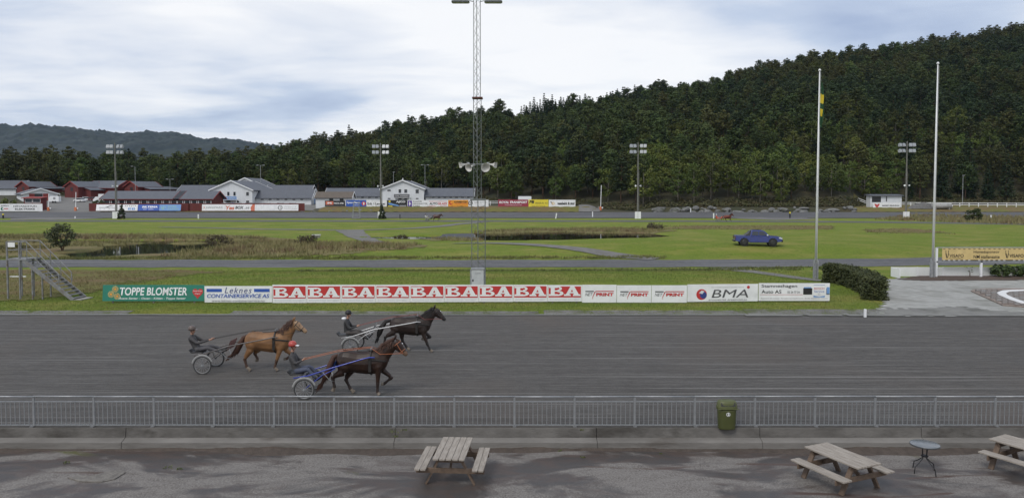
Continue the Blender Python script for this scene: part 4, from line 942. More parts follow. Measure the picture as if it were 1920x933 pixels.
nboard('long green board lettered TOPPE BLOMSTER with a red heart', 192, 383, 534, 564, 'green', [T('TOPPE BLOMSTER', .50, .60, .66, .50, 'white', bold=.02, shear=.12), T('Åsane Senter - Oasen - Kilden - Toppe Senter', .49, .17, .66, .20, 'white', bold=.015, shear=.2), ('p', heart, 'red'), T('Blomster fra hjerte', .935, .62, .085, .12, 'white'), T('til hjerte !', .935, .45, .055, .12, 'white')] + flower, legs=(.1, .5, .9), lean=.10)
nboard('white board lettered Leknes CONTAINERSERVICE AS in blue', 383.6, 510.5, 536, 566.5, 'white', [('r', .035, .26, .64, .84, 'blue'), ('r', .735, .965, .64, .84, 'blue'), T('Leknes', .50, .75, .40, .36, 'navy', shear=.3, space=1.2), T('CONTAINERSERVICE AS', .5, .40, .92, .24, 'blue', bold=.02, shear=.2), T('www.leknes-containerservice.no', .5, .11, .78, .16, 'grey', shear=.25)], legs=(.1, .9))
# slab lettered boards, one panel each
def slab_letters(t, W, H):
    g = ink('white'); x0, x1, z0, z1 = -.47 * W, .47 * W, .30 * H, .86 * H; h = z1 - z0; yy = -.028
    def q(mb, pts, k): mb.add([(x, yy - .0012 * k, z) for x, z in pts], [tuple(range(len(pts)))])
    b = MB(); w = (x1 - x0) * .47; bx = x0 + .02
    X = lambda f: bx + f * w
    Z = lambda f: z0 + f * h
    q(b, [(X(0), Z(.02)), (X(.58), Z(.02)), (X(.58), Z(.20)), (X(0), Z(.20))], 0); q(b, [(X(0), Z(.82)), (X(.58), Z(.82)), (X(.58), Z(.99)), (X(0), Z(.99))], 0)
    q(b, [(X(.12), Z(.1)), (X(.38), Z(.1)), (X(.38), Z(.9)), (X(.12), Z(.9))], 1); q(b, [(X(.38), Z(.45)), (X(.62), Z(.45)), (X(.62), Z(.58)), (X(.38), Z(.58))], 2)
    for zc, rz_, rw in ((.755, .235, .30), (.28, .265, .40)):
        for i in range(10):
            a0, a1 = -math.pi / 2 + math.pi * i / 10, -math.pi / 2 + math.pi * (i + 1) / 10; ri = .45
            q(b, [(X(.56 + rw * ri * math.cos(a0)), Z(zc + rz_ * ri * math.sin(a0))), (X(.56 + rw * math.cos(a0)), Z(zc + rz_ * math.sin(a0))), (X(.56 + rw * math.cos(a1)), Z(zc + rz_ * math.sin(a1))), (X(.56 + rw * ri * math.cos(a1)), Z(zc + rz_ * ri * math.sin(a1)))], 3)
    b.build('lettering', g, t, fix=False)
    a = MB(); ax = x0 + (x1 - x0) * .47; w = (x1 - x0) * .53 - .02
    X = lambda f: ax + f * w
    q(a, [(X(.10), Z(.1)), (X(.30), Z(.1)), (X(.60), Z(.99)), (X(.40), Z(.99))], 0); q(a, [(X(.62), Z(.1)), (X(.92), Z(.1)), (X(.62), Z(.985)), (X(.42), Z(.985))], 1)
    q(a, [(X(.25), Z(.28)), (X(.75), Z(.28)), (X(.72), Z(.42)), (X(.3), Z(.42))], 2)
    q(a, [(X(0), Z(.02)), (X(.42), Z(.02)), (X(.40), Z(.19)), (X(.02), Z(.19))], 3); q(a, [(X(.54), Z(.02)), (X(1.0), Z(.02)), (X(.98), Z(.19)), (X(.56), Z(.19))], 3)
    a.build('lettering', g, t, fix=False)
BA_WORDS = ['first', 'second', 'third', 'fourth', 'fifth', 'sixth', 'seventh', 'eighth', 'ninth']
for i in range(9):
    ua, ub = 511 + 64.45 * i, 511 + 64.45 * (i + 1)
    t = nboard(f'red and white BA board, {BA_WORDS[i]} of nine counting from the blue lettered Leknes board', ua, ub, 533.5 if i < 8 else 534, 567.5 - .35 * i, 'white', [('r', .03, .97, .25, .92, 'red'), T('BYGGMAKKER SENTERET', .5, .13, .86, .09, 'pale')], legs=(.1,) if i % 2 else (.15, .85), grp='red BA boards beside the racetrack', leg_z=.0)
    a = at(ua, 567, YN); W = at(ub, 567, YN).x - a.x; slab_letters(t, W, at(ua, 533.5, YN).z - a.z)
NPT = [('r', .10, .34, .60, .66, 'black'), ('r', .40, .92, .61, .66, 'red'), T('NET', .20, .46, .22, .17, 'darkgrey', shear=.3), T('PRINT', .66, .46, .50, .18, 'red', bold=.05), ('p', [(.40, .66), (.36, .60), (.33, .44), (.30, .30), (.31, .28), (.35, .44), (.38, .56)], 'red'), ('c', .31, .24, .025, 'red')]
for i, (ua, ub, w_) in enumerate(((1091, 1156, 'touching the last red BA board'), (1156.4, 1221, 'in the middle of the three'), (1221.4, 1288, 'beside the BMA board'))):
    nboard(f'white board lettered NET PRINT, {w_}', ua, ub, 533.5 if i == 0 else 534.5, 566.8, 'white', NPT, legs=(.35, .92), grp='white NET PRINT boards')
nboard('white board lettered BMA with a round red and blue emblem', 1288.5, 1421, 533, 565.5, 'white', [('c', .20, .42, .31, 'red'), ('c', .225, .38, .20, 'navy'), ('p', [(.16, .5), (.20, .66), (.24, .60), (.21, .45)], 'pale'), T('BMA', .60, .46, .52, .46, 'darkgrey', bold=.0, shear=.2), ('c', .86, .82, .085, 'red'), T('BYGGMESTER ÅDNERVAM AS', .57, .11, .54, .10, 'darkgrey', shear=.2), T('BOLIG NÆRINGSBYGG REHABILITERING', .57, .82, .46, .05, 'grey')], legs=(.2, .5, .8), Y1=43.3)
nboard('white board lettered Stamneshagen Auto AS with blue squares', 1422, 1555.5, 530.5, 563.5, 'white', [T('Stamneshagen', .29, .82, .50, .22, 'black', bold=.012), T('Auto AS', .18, .52, .28, .20, 'black', bold=.012), T('55 24 77 24', .49, .49, .17, .13, 'black'), ('r', .02, .62, .345, .36, 'red'), T('Autorisert bilverksted - Periodisk kjøretøykontroll - Godkj. bilelektrisk verksted', .5, .13, .94, .09, 'grey'), ('r', .625, .75, .36, .72, 'black'), ('r', .635, .74, .40, .78, 'sky'), ('r', .77, .93, .30, .88, 'white'), ('p', [(.77, .30), (.77, .20), (.93, .20), (.93, .30), (.85, .24)], 'sky'), T('BOSCH', .85, .70, .14, .12, 'red'), T('Service', .85, .54, .14, .12, 'blue'), ('c', .85, .38, .06, 'grey'), ('c', .85, .38, .045, 'white'), ('r', .77, .93, .86, .90, 'blue'), ('r', .95, .995, .36, .72, 'black'), ('r', .955, .995, .40, .78, 'sky')], Y0=43.3, legs=(.03, .97))

# ------------------------------------------------------------------ lattice mast
M_mast = mat('mast_steel', (.13, .145, .135), .5, (.20, .21, .20), 4, metal=.3)
q = at(897, 568, 44.8); MX, MY = q.x, 44.8
t = thing('lattice_mast', 'tall steel lattice mast with loudspeakers and lamps behind the BA boards', 'mast', (MX, MY, .1), 0)
mz = lambda v: at(897, v, MY).z - .1
z1, z2, z3 = mz(374), mz(184), 22.0
def lattice(w, za, zb, st, nm, dx=0.0):
    tri = [(-w / 2 + dx, w * .29), (w / 2 + dx, w * .29), (dx, -w * .58)]
    for i, (a, b) in enumerate(tri): MB().tube([(a, b, za), (a, b, zb)], .026 if w > .6 else .02, 6).build('leg', M_mast, t)
    br = MB(); n = int((zb - za) / st)
    for i in range(n):
        for k in range(3):
            a, b = tri[k], tri[(k + 1) % 3]; zz = za + i * st
            if i % 2: a, b = b, a
            br.tube([(a[0], a[1], zz), (b[0], b[1], zz + st)], .010, 4, cap=False)
    br.build(nm, M_mast, t)
MB().bx(-.48, .48, -.45, .45, -.6, .28).build('foundation', mat('black_block', (.03, .03, .03), .8), t)
lattice(.82, .2, z1, .42, 'bracing'); lattice(.46, z1, z2, .40, 'bracing', -.05); lattice(.40, z2, z3, .40, 'bracing', -.06)
MB().bx(-.46, .46, -.5, .4, z1 - .06, z1 + .04).build('platform', M_mast, t); MB().bx(-.34, .28, -.36, .3, z2 - .05, z2 + .03).build('collar', mat('red_oxide', (.10, .03, .02), .7), t)
cb = MB().bx(-.36, .36, -.95, -.55, mz(532), mz(502)).build('cabinet', mat('cabinet_grey', (.46, .48, .47), .5, (.40, .42, .41), 3), t, bevel=.02)
MB().bx(-.40, .40, -.98, -.50, mz(502) + .002, mz(500)).build('cabinet_lid', M_steel, cb); MB().bx(-.46, -.37, -.75, -.62, .0, mz(503)).bx(.37, .46, -.75, -.62, .0, mz(503)).build('cabinet_post', M_steel, cb)
MB().bx(-.32, -.24, -.962, -.952, mz(524), mz(520)).build('lock', ink('black'), cb); o = link('lettering', text_mesh('Lumo', .36, .13, shear=.4).copy(), cb, [ink('grey')]); o.location = (.02, -.956, mz(508))
zs = mz(309)
MB().tube([(-.55, -.3, zs + .02), (.60, -.3, zs + .02)], .03, 6).build('speaker_arm', M_mast, t)
def horn(x, z, rz, rx, lab, s=1.0, square=False):
    h = thing('horn_loudspeaker', lab, 'loudspeaker', (MX + x, MY - .42, .1 + z), rz, 'horn loudspeakers on the lattice mast')
    h.rotation_euler = (rx, 0, rz); h.scale = (s * .86,) * 3
    Mx = Matrix.Rotation(R(90), 4, 'X')
    n = 4 if square else 18
    mb = MB(); mb.lathe([(.05, -.16), (.07, 0), (.10, .14), (.17, .30), (.27, .40), (.285, .41), (.26, .395), (.15, .28), (.06, .12), (.0, .11)], (0, 0, 0), n, Mx @ Matrix.Rotation(R(45) if square else 0, 4, 'Z'))
    mb.build('horn', mat('horn_cream', (.55, .54, .50), .5), h, not square)
    MB().lathe([(.0, -.34), (.10, -.33), (.11, -.18), (.05, -.15)], (0, 0, 0), 12, Mx).build('driver', M_steel, h, True); MB().beam((0, .15, .0), (0, .15, .16), .04, .04).build('bracket', M_mast, h)
horn(-.75, zs + .02, R(-62), R(8), 'square cream horn pointing outward above the AUTOGLASS side of the mast', .95, True)
horn(-.36, zs - .10, R(-32), R(18), 'round white horn tilted down beside the mast above the orange board', 1.0)
horn(.36, zs - .10, R(18), R(14), 'round white horn facing the racetrack on the mast', 1.15)
horn(.78, zs + .02, R(62), R(8), 'square cream horn pointing outward on the maroon board side of the mast', .95, True)
zl = mz(4)
for s, w_ in ((-1, 'over the stable row side'), (1, 'over the wooded hill side')):
    l = thing('mast_lamp', f'wide flat lamp at the top of the lattice mast {w_}', 'lamp', (MX - .05 + s * .98, MY - .1, .1 + zl), 0, 'flat lamps on the lattice mast')
    MB().prism([(-.55, -.04), (.55, -.04), (.36, .14), (-.36, .14)], -.28, .28).build('housing', mat('lamp_grey', (.30, .32, .33), .5), l, bevel=.03); MB().bx(-.48, .48, -.22, .22, -.075, -.042).build('glass', mat('lamp_glass', (.62, .66, .70), .2), l)
    MB().tube([(-s * .50, 0, .05), (-s * .78, 0, .0)], .025, 6).build('arm', M_mast, l)

# ------------------------------------------------------------------ metal stair platform
M_galv = mat('weathered_galvanised', (.25, .26, .27), .55, (.17, .16, .15), 3, metal=.25, bump=.1, col3=(.14, .09, .06), scale3=2, thr3=(.58, .7))
YS = 44.5; sx = lambda u: at(u, 500, YS).x; sz = lambda v: at(100, v, YS).z
t = thing('stair_platform', 'galvanised steel viewing platform with a stair beside the racetrack', 'stairs', (sx(35), YS, .1), R(-6))
X0 = sx(35); px = lambda u: (sx(u) - X0); pf = sz(485) - .1; top = sz(453) - .1
pl0, pl1, dp = px(12), px(37), 1.1
for (x, y) in ((pl0, 0), (pl1, 0), (pl0, dp), (pl1, dp)):
    MB().bx(x - .04, x + .04, y - .04, y + .04, -.5, top if x == pl0 or y == 0 else pf).build('post', M_galv, t)
MB().bx(pl0 - .05, px(52), -.05, dp + .05, pf - .08, pf).build('deck', M_galv, t)
xb, zb = px(143), .02; xa = px(45)
for y in (0, dp): MB().beam((xa, y, pf - .1), (xb, y, zb), .05, .22).build('stringer', M_galv, t)
nst = 13
tm = MB().bx(-.14, .14, .03, dp - .03, -.02, .02).mesh('tread'); tm.materials.append(M_galv)
for i in range(nst):
    f = (i + .6) / nst; o = link('tread', tm, t); o.location = (lerp(xa, xb, f), 0, lerp(pf - .1, zb, f) + .02)
for (u, y) in ((62, 0), (82, 0), (72, dp)):
    f = (px(u) - xa) / (xb - xa); MB().bx(px(u) - .035, px(u) + .035, y - .035, y + .035, -.5, lerp(pf, zb, f) - .1).build('post', M_galv, t)
for y in (0, dp):
    ra, rb = (px(52), top - .02), (px(115), lerp(pf, zb, .72) + .85)
    MB().tube([(pl0, y, top), (ra[0], y, top)], .03, 8).build('handrail', M_galv, t); MB().tube([(ra[0], y, top), (rb[0], y, rb[1]), (rb[0] + .05, y, rb[1] - .5)], .028, 8).build('handrail', M_galv, t)
    MB().tube([(pl0, y, lerp(pf, top, .5)), (ra[0], y, lerp(pf, top, .5)), (rb[0], y, rb[1] - .45)], .02, 6).build('mid_rail', M_galv, t)
    for f in (0.0, .33, .66, 1.0): xx = lerp(ra[0], rb[0], f); MB().tube([(xx, y, lerp(top, rb[1], f)), (xx, y, lerp(pf, zb, (xx - xa) / (xb - xa)) - .05)], .025, 6).build('baluster', M_galv, t)
for zz in (top, lerp(pf, top, .5)): MB().tube([(pl0, 0, zz), (pl0, dp, zz)], .025, 6).build('end_rail', M_galv, t)
MB().bx(pl0 + .1, pl0 + .55, -.05, -.03, top - .32, top - .05).build('sign_plate', M_white, t)
MB().bx(xb - .1, xb + .5, .0, dp, -.02, .05).build('foot_slab', M_conc, t)

# ------------------------------------------------------------------ flagpoles and flag
M_flagpole = mat('white_fibreglass', (.70, .71, .71), .35, (.62, .63, .62), 2)
def flagpole(u, vb, vt, Yf, label):
    b = at(u, vb, Yf); H = at(u, vt, Yf).z - b.z; t = thing('flagpole', label, 'flagpole', (b.x, Yf, b.z), 0, 'white flagpoles')
    t.rotation_euler = (0, R(.25), 0)
    MB().tube([(0, 0, 1.3), (0, 0, H * .5), (0, 0, H)], [.085, .07, .04], 12).build('pole', M_flagpole, t, True)
    MB().bx(-.17, -.08, -.09, .09, -.3, 1.5).bx(.08, .17, -.09, .09, -.3, 1.5).build('bracket', M_steel, t); MB().tube([(0, 0, -.3), (0, 0, 1.4)], .08, 10).build('foot', M_steel, t)
    MB().lathe([(.0, H + .20), (.07, H + .15), (.11, H + .06), (.05, H)], (0, 0, 0), 12).build('finial', M_white, t, True)
    MB().tube([(.07, -.06, 1.3), (.07, -.05, H - .1)], .006, 4).build('halyard', M_white, t)
    return t, H, b
t, H, b = flagpole(1529, 525, 134, 55.2, 'white flagpole with a limp flag beside the hedge')
flagpole(1748, 522, 121, 56.0, 'white flagpole without a flag beside the gold sponsor banner')
def flag():
    n, m_ = 26, 9; vs = []; fs = []; cols = []; Hf = 3.5
    for i in range(n):
        f = i / (n - 1); w = .30 * (.35 + .65 * math.sin(math.pi * min(1, f * 1.1)) ** .7)
        for j in range(m_):
            g = j / (m_ - 1); vs.append((w * g + .03 * math.sin(6 * f + 9 * g), .10 * math.sin(g * 14 + f * 3) * (1 - .3 * f), -Hf * f - .25 * g * (1 - f)))
    for i in range(n - 1):
        for j in range(m_ - 1): fs.append((i * m_ + j, i * m_ + j + 1, (i + 1) * m_ + j + 1, (i + 1) * m_ + j))
    me = bpy.data.meshes.new('flag'); me.from_pydata(vs, [], fs); me.materials.append(mat('flag_green', (.02, .075, .03), .8)); me.materials.append(mat('flag_yellow', (.62, .50, .04), .8))
    for p in me.polygons:
        f = -p.center.z / Hf; g = p.center.x / .3; p.material_index = 1 if (.30 < f < .50 and g < .75) or (.60 < f < .76 and .1 < g < .7) else 0; p.use_smooth = True
    return me
o = link('flag', flag()); o.location = (b.x + .12, 55.15, at(1530, 150, 55.2).z); tag(o, 'limp green and yellow flag hanging on the flagpole by the hedge', 'flag')

# ------------------------------------------------------------------ sponsor sign, white fence, planting, drive
YG = 56.2; gx = lambda u: at(u, 500, YG).x; gz = lambda v: at(960, v, YG).z
items = [T('VISAFO', .11, .40, .11, .26, 'black', bold=.015), ('r', .05, .16, .17, .20, 'black'), T('Hovedsponsor', .34, .68, .20, .26, 'black', bold=.01), T('NM stallansatte', .34, .32, .20, .26, 'black', bold=.01), T('VISAFO', .57, .40, .11, .26, 'black', bold=.015), T('Hovedsponsor', .80, .68, .20, .26, 'black', bold=.01), T('NM stallansatte', .80, .32, .20, .26, 'black', bold=.01)]
for k in (.035, .495): items += [('p', [(k - .012, .62), (k - .004, .62), (k + .004, .22), (k - .002, .22)], 'black'), ('p', [(k + .016, .62), (k + .010, .62), (k + .004, .22), (k + .008, .22)], 'black'), ('r', k - .010, k - .006, .66, .82, 'black'), ('r', k + .010, k + .014, .66, .82, 'black')]
items += [('r', i / 26 + .006, i / 26 + .024, .91, .95, 'black') for i in range(26)] + [('r', 0, 1, 0, .07, 'black')] + [('r', i / 26 + .006, i / 26 + .024, .015, .055, 'white') for i in range(26)]
s = board('sponsor_sign', 'long gold sponsor banner lettered VISAFO on white posts', (gx(1766), YG, 0), (gx(2010), YG, 0), gz(488.5), gz(465), 'cream', items, thick=.03); s['category'] = 'banner'
W_ = gx(2010) - gx(1766)
for u in (1757, 1841, 1990): MB().bx(gx(u) - gx(1766) - W_ / 2 - .07, gx(u) - gx(1766) - W_ / 2 + .07, .03, .16, -gz(488.5) - .3, gz(464) - gz(488.5)).build('post', M_white, s)
MB().bx(-W_ / 2 - .4, W_ / 2, .03, .10, gz(464.6) - gz(488.5), gz(463) - gz(488.5)).build('top_rail', M_steel, s); MB().bx(-W_ / 2 - .4, W_ / 2, .03, .10, -.14, -.04).build('bottom_rail', M_steel, s)
t = thing('slat_fence', 'low white fence of horizontal slats behind the gold banner', 'fence', (gx(1682), 56.9, 0), 0)
L_ = gx(2000) - gx(1682) + 1; zt = at(960, 501, 56.9).z
nS = 9
sm = MB().bx(0, L_, -.02, .02, 0, zt / nS * .86).mesh('slat'); sm.materials.append(mat('fence_white', (.76, .77, .78), .6, (.70, .71, .71), 1.5))
for i in range(nS): o = link('slat', sm, t); o.location = (0, (i % 2) * .004, .03 + i * zt / nS)
for i in range(8): MB().bx(i * L_ / 7 - .05, i * L_ / 7 + .05, .03, .12, -.3, zt + .02).build('post', M_white, t)
MB().bx(-.06, .0, -1.2, .0, 0, zt).build('return_panel', M_white, t)
M_soil = mat('bark_mulch', (.05, .032, .022), .95, (.085, .055, .04), 5, bump=.8)
def flat(name, uvs, z, m_, n=1):
    P = [gp(u, v, 0) for u, v in uvs]; return sheet(name, [(p.x, p.y, z) for p in P], [tuple(range(len(P)))], m_)
M_drive = mat('pale_gravel', (.33, .33, .31), .95, (.25, .25, .235), 2.0, 6, bump=.4, bscale=9, col3=(.19, .19, .17), scale3=.35)
# leafy things
def foliage(name, blobs, per, size, m_, parent=None, squash=.9):
    V, F = leaf_cloud([b_[:3] for b_ in blobs], [b_[3] for b_ in blobs], per, size, squash)
    return link(name, np_mesh(name, V, F, [m_]), parent)
def bush(name, label, x, y, z, w, h, m_, seed, cone=False, stem=.25, size=.10, per=40, cat='bush', nb=40, group=None):
    random.seed(seed); t = thing(name, label, cat, (x, y, z), 0, group); B = []
    for i in range(nb):
        f = random.random(); a = random.uniform(0, 6.28)
        rr = (w / 2) * ((1 - f) ** .8 + .06 if cone else math.sin(math.pi * (.15 + .75 * f)) ** .6) * random.uniform(.45, 1.0)
        B.append((rr * math.cos(a), rr * math.sin(a), stem * h + f * h * (1 - stem), w * .14 * random.uniform(.7, 1.2)))
    foliage('foliage', B, per, size, m_, t)
    mb = MB()
    for i in range(5): a = i * 1.26; mb.tube([(0, 0, -.1), (w * .08 * math.cos(a), w * .08 * math.sin(a), h * stem), (w * .28 * math.cos(a), w * .28 * math.sin(a), h * .75)], [w * .02, w * .016, w * .006], 5)
    mb.build('stem', M_bark, t); return t
M_rhodo = mat('rhododendron', (.035, .065, .018), .6, (.065, .095, .025), 4, spec=.4)
bush('rhododendron', 'green rhododendron bush before the white fence under the banner', gx(1880), 56.4, .1, 1.5, .85, M_rhodo, 3, stem=.22, size=.10, per=26)
bush('rhododendron', 'green rhododendron bush cut by the picture edge under the banner', gx(1919), 56.4, .1, 1.3, .85, M_rhodo, 4, stem=.22, size=.10, per=26)
bush('sapling', 'spindly young plant with few leaves before the white fence', gx(1822), 56.4, .1, .55, .85, M_rhodo, 6, stem=.45, size=.05, per=6, nb=8)
bush('conifer_bush', 'dark conical bush in front of the floodlight mast by the pavilion', at(228, 400, 187).x, 187, 0, 2.0, 3.5, mat('conifer_dark', (.022, .034, .012), .8, (.035, .048, .016), 2), 7, True, .02, .22, 30)
bush('conifer_bush', 'dark conical bush on the far lawn below the Erik Landaas board', at(716, 400, 187).x, 187, 0, 2.2, 3.4, mat('conifer_dark', (0, 0, 0)), 8, True, .02, .22, 30)
bush('shrub', 'dark round shrub growing beside the red box at the entrance', ux(183, 221), 221, zg1(ux(183, 221), 221), 4.0, 3.2, M_shrub, 9, False, .1, .25, 30)
bush('shrub', 'dark shrub on the far verge before the white rail fence', at(1827, 410, 172).x, 172, 0, 3.6, 2.6, M_shrub, 11, False, .05, .22, 30)
bush('pond_tree', 'dark rounded small tree on the grassy pond bank', gp(117, 470).x, gp(117, 470).y, zg1(gp(117, 470).x, gp(117, 470).y), 3.2, 2.9, mat('pond_tree_leaves', (.042, .055, .022), .75, (.065, .075, .032), 3), 12, False, .26, .13, 40, 'tree', 46)
bush('shrub', 'low green shrub beside the white barn at the picture edge', ux(12, 222), 222, zg1(ux(12, 222), 222), 6.0, 3.0, M_leaf, 13, False, .05, .3, 30)
def hedge():
    random.seed(9); pts = [gp(1548, 531), gp(1575, 533), gp(1605, 541), gp(1630, 553), gp(1641, 566)]
    P = []
    for a, b_ in zip(pts[:-1], pts[1:]):
        for i in range(6): P.append(a.lerp(b_, i / 6))
    P.append(pts[-1]); t = thing('hedge', 'clipped dark green curving hedge beside the pale gravel drive', 'hedge', (P[0].x, P[0].y, .1), 0); B = []
    O = Vector((P[0].x, P[0].y, 0)); core = MB(); Hh, Wd = 1.27, 1.15
    L_ = []
    for i, p in enumerate(P):
        d = (P[min(i + 1, len(P) - 1)] - P[max(i - 1, 0)]).normalized(); nn = Vector((-d.y, d.x, 0)); q_ = p - O
        L_.append((q_, nn))
        for j in range(7):
            for kk in range(5):
                edge = j in (0, 6) or kk == 4
                if not edge and i not in (0, len(P) - 1) and random.random() < .7: continue
                B.append((*(q_ + nn * (Wd * .46 * (j / 3 - 1)) + Vector((random.uniform(-.1, .1), random.uniform(-.1, .1), 0)))[:2], .12 + kk * (Hh - .2) / 4 + random.uniform(-.04, .06), .20))
    for (a, na), (b_, nb_) in zip(L_[:-1], L_[1:]):
        core.add([a - na * Wd * .38 + Vector((0, 0, -.2)), a + na * Wd * .38 + Vector((0, 0, -.2)), b_ + nb_ * Wd * .38 + Vector((0, 0, -.2)), b_ - nb_ * Wd * .38 + Vector((0, 0, -.2)),
                  a - na * Wd * .38 + Vector((0, 0, Hh - .12)), a + na * Wd * .38 + Vector((0, 0, Hh - .12)), b_ + nb_ * Wd * .38 + Vector((0, 0, Hh - .12)), b_ - nb_ * Wd * .38 + Vector((0, 0, Hh - .12))],
                 [(0, 1, 2, 3), (4, 5, 6, 7), (0, 1, 5, 4), (1, 2, 6, 5), (2, 3, 7, 6), (3, 0, 4, 7)])
    core.build('core', mat('hedge_core', (.018, .022, .008), .95), t)
    foliage('foliage', B, 60, .065, mat('hedge_leaves', (.030, .042, .010), .75, (.055, .062, .015), 2.5, 3), t)
hedge()
# stone set bed with the white horseshoe outline
t = thing('paved_bed', 'raised bed of grey stone setts with a white horseshoe outline', 'paving', (gp(1915, 562).x, gp(1915, 562).y, .13), 0)
OX, OY = gp(1915, 562).x, gp(1915, 562).y
def inbed(x, y):
    return True
outl = [gp(u, v) for u, v in ((1820, 550), (1828, 547), (1850, 545.5), (1990, 545.5), (2060, 560), (2000, 580), (1925, 581), (1880, 577.5))]
MB().prism([(p.x - OX, p.y - OY) for p in outl], -.2, .07, 'z').build('base', mat('kerb_stone', (.17, .13, .11), .9, (.24, .20, .17), 3), t)
random.seed(14); st = MB().bx(-.15, .15, -.11, .11, 0, .045).mesh('sett'); 
SM = [mat('sett_a', (.22, .21, .20), .9, (.16, .15, .14), 4, bump=.4), mat('sett_b', (.20, .165, .145), .9, (.15, .125, .11), 4, bump=.4)]
sts = []
for m_ in SM: q = st.copy(); q.materials.append(m_); sts.append(q)
from mathutils.geometry import intersect_point_tri_2d
def inpoly(x, y, P):
    c = False; n = len(P)
    for i in range(n):
        a, b_ = P[i], P[(i + 1) % n]
        if (a[1] > y) != (b_[1] > y) and x < (b_[0] - a[0]) * (y - a[1]) / (b_[1] - a[1]) + a[0]: c = not c
    return c
PL = [(p.x - OX, p.y - OY) for p in outl]; cnt = 0
yy = -6.0; row = 0
while yy < 6:
    xx = -6 + (row % 2) * .17
    while xx < 2.2:
        if all(inpoly(xx + a, yy + b_, PL) for a in (-.2, .2) for b_ in (-.16, .16)) and cnt < 290:
            o = link('sett', sts[random.random() < .45], t); o.location = (xx, yy, .068 + random.uniform(-.01, .012)); o.rotation_euler = (random.uniform(-.04, .04), random.uniform(-.04, .04), random.uniform(-.1, .1)); cnt += 1
        xx += .345
    yy += .26; row += 1
hs = [(1902, 552), (1885, 553), (1877, 556.5), (1882, 561), (1900, 569), (1920, 576), (1960, 579)]
P = [gp(u, v) for u, v in hs]
MB().tube([(p.x - OX, p.y - OY, .13) for p in P], [(.24, .05)] * len(P), 8, up=(0, 0, 1)).build('horseshoe', mat('white_stone', (.62, .62, .62), .7), t)
P = [gp(u, v) for u, v in ((1990, 551), (1940, 551), (1902, 552))]
MB().tube([(p.x - OX, p.y - OY, .131) for p in P], [(.24, .05)] * len(P), 8, up=(0, 0, 1)).build('horseshoe', MATS['white_stone'], t)
# ------------------------------------------------------------------ terrace, retaining wall, railing
def terrace_material():
    m_ = bpy.data.materials.new('terrace_asphalt'); m_.use_nodes = True; nt = m_.node_tree; N = nt.nodes.new; L = nt.links.new
    bs = nt.nodes['Principled BSDF']; bs.inputs['Specular IOR Level'].default_value = .4; tc = N('ShaderNodeTexCoord')
    def noise(sc, det=6, st=(1, 1, 1), rough=.6, off=0):
        mp = N('ShaderNodeMapping'); mp.inputs['Scale'].default_value = st; mp.inputs['Location'].default_value = (off, off * .6, 0); L(tc.outputs['Object'], mp.inputs[0])
        n = N('ShaderNodeTexNoise'); n.inputs['Scale'].default_value = sc; n.inputs['Detail'].default_value = det; n.inputs['Roughness'].default_value = rough; n.inputs['Distortion'].default_value = .6
        L(mp.outputs[0], n.inputs[0]); return n.outputs[0]
    def mr(f, a, b, c=0., d=1.):
        r = N('ShaderNodeMapRange'); L(f, r.inputs[0])
        for i, v_ in enumerate((a, b, c, d)): r.inputs[i + 1].default_value = v_
        return r.outputs[0]
    def mix(f, a, b):
        x = N('ShaderNodeMix'); x.data_type = 'RGBA'; L(f, x.inputs[0])
        for i, c in ((6, a), (7, b)):
            if isinstance(c, tuple): x.inputs[i].default_value = (*c, 1)
            else: L(c, x.inputs[i])
        return x.outputs[2]
    wet = mr(noise(.42, 7, (.7, 1.5, 1), .62), .46, .54)
    grit = noise(22, 4, (1, 1, 1), .7)
    dry = mix(mr(noise(1.6, 6, (1, 2, 1)), .4, .62), (.140, .129, .120), (.096, .085, .078))
    dry = mix(mr(grit, .42, .62), dry, (.215, .20, .185))
    wetc = mix(mr(noise(1.1, 6, (1, 2.2, 1), .6, 4), .42, .60), (.056, .050, .047), (.072, .054, .046))
    c = mix(wet, wetc, dry)
    c = mix(mr(noise(.9, 6, (.35, 3.0, 1), .6, 8), .60, .66), c, (.075, .050, .042))
    c = mix(mr(noise(.35, 5, (1, 1.2, 1), .6, 15), .64, .70), c, (.085, .085, .035))
    L(c, bs.inputs['Base Color']); L(mr(wet, 0, 1, .42, .9), bs.inputs['Roughness'])
    b = N('ShaderNodeBump'); b.inputs['Strength'].default_value = .5; b.inputs['Distance'].default_value = .02; L(grit, b.inputs['Height']); L(b.outputs[0], bs.inputs['Normal'])
    return m_
M_terr = terrace_material()
ZT = -.55
sheet('terrace', [(-60, -20, ZT), (60, -20, ZT), (60, 20.15, ZT), (-60, 20.15, ZT)], [(0, 1, 2, 3)], M_terr)
M_wall = mat('stained_concrete', (.145, .137, .127), .9, (.088, .082, .075), 1.6, 7, bump=.4, bscale=9, stretch=(.8, 1, 1.6), col3=(.055, .050, .044), scale3=.9, thr3=(.54, .68))
M_wall2 = mat('pale_concrete_foot', (.190, .180, .167), .9, (.130, .122, .112), 1.4, 7, bump=.4, bscale=9, stretch=(.5, 1, 2), col3=(.10, .09, .08), scale3=.8, thr3=(.58, .7))
t = thing('retaining_wall', 'stained two tier concrete retaining wall below the railing', 'wall', (0, 20.15, ZT), 0)
seg = [-30, -23.6, -17.4, -10.75, -3.25, 2.35, 6.9, 11.4, 16.6, 23, 30]
for a, b in zip(seg[:-1], seg[1:]):
    MB().prism([(.22, .22), (.26, .53), (.62, .53), (.62, -.2), (.22, -.2)], a + .006, b - .006, 'x').build('upper_block', M_wall, t, bevel=.012)
    MB().prism([(-.02, -.2), (.0, .20), (.20, .27), (.219, .27), (.219, -.2)], a + .005, b - .005, 'x').build('lower_block', M_wall2, t, bevel=.01)
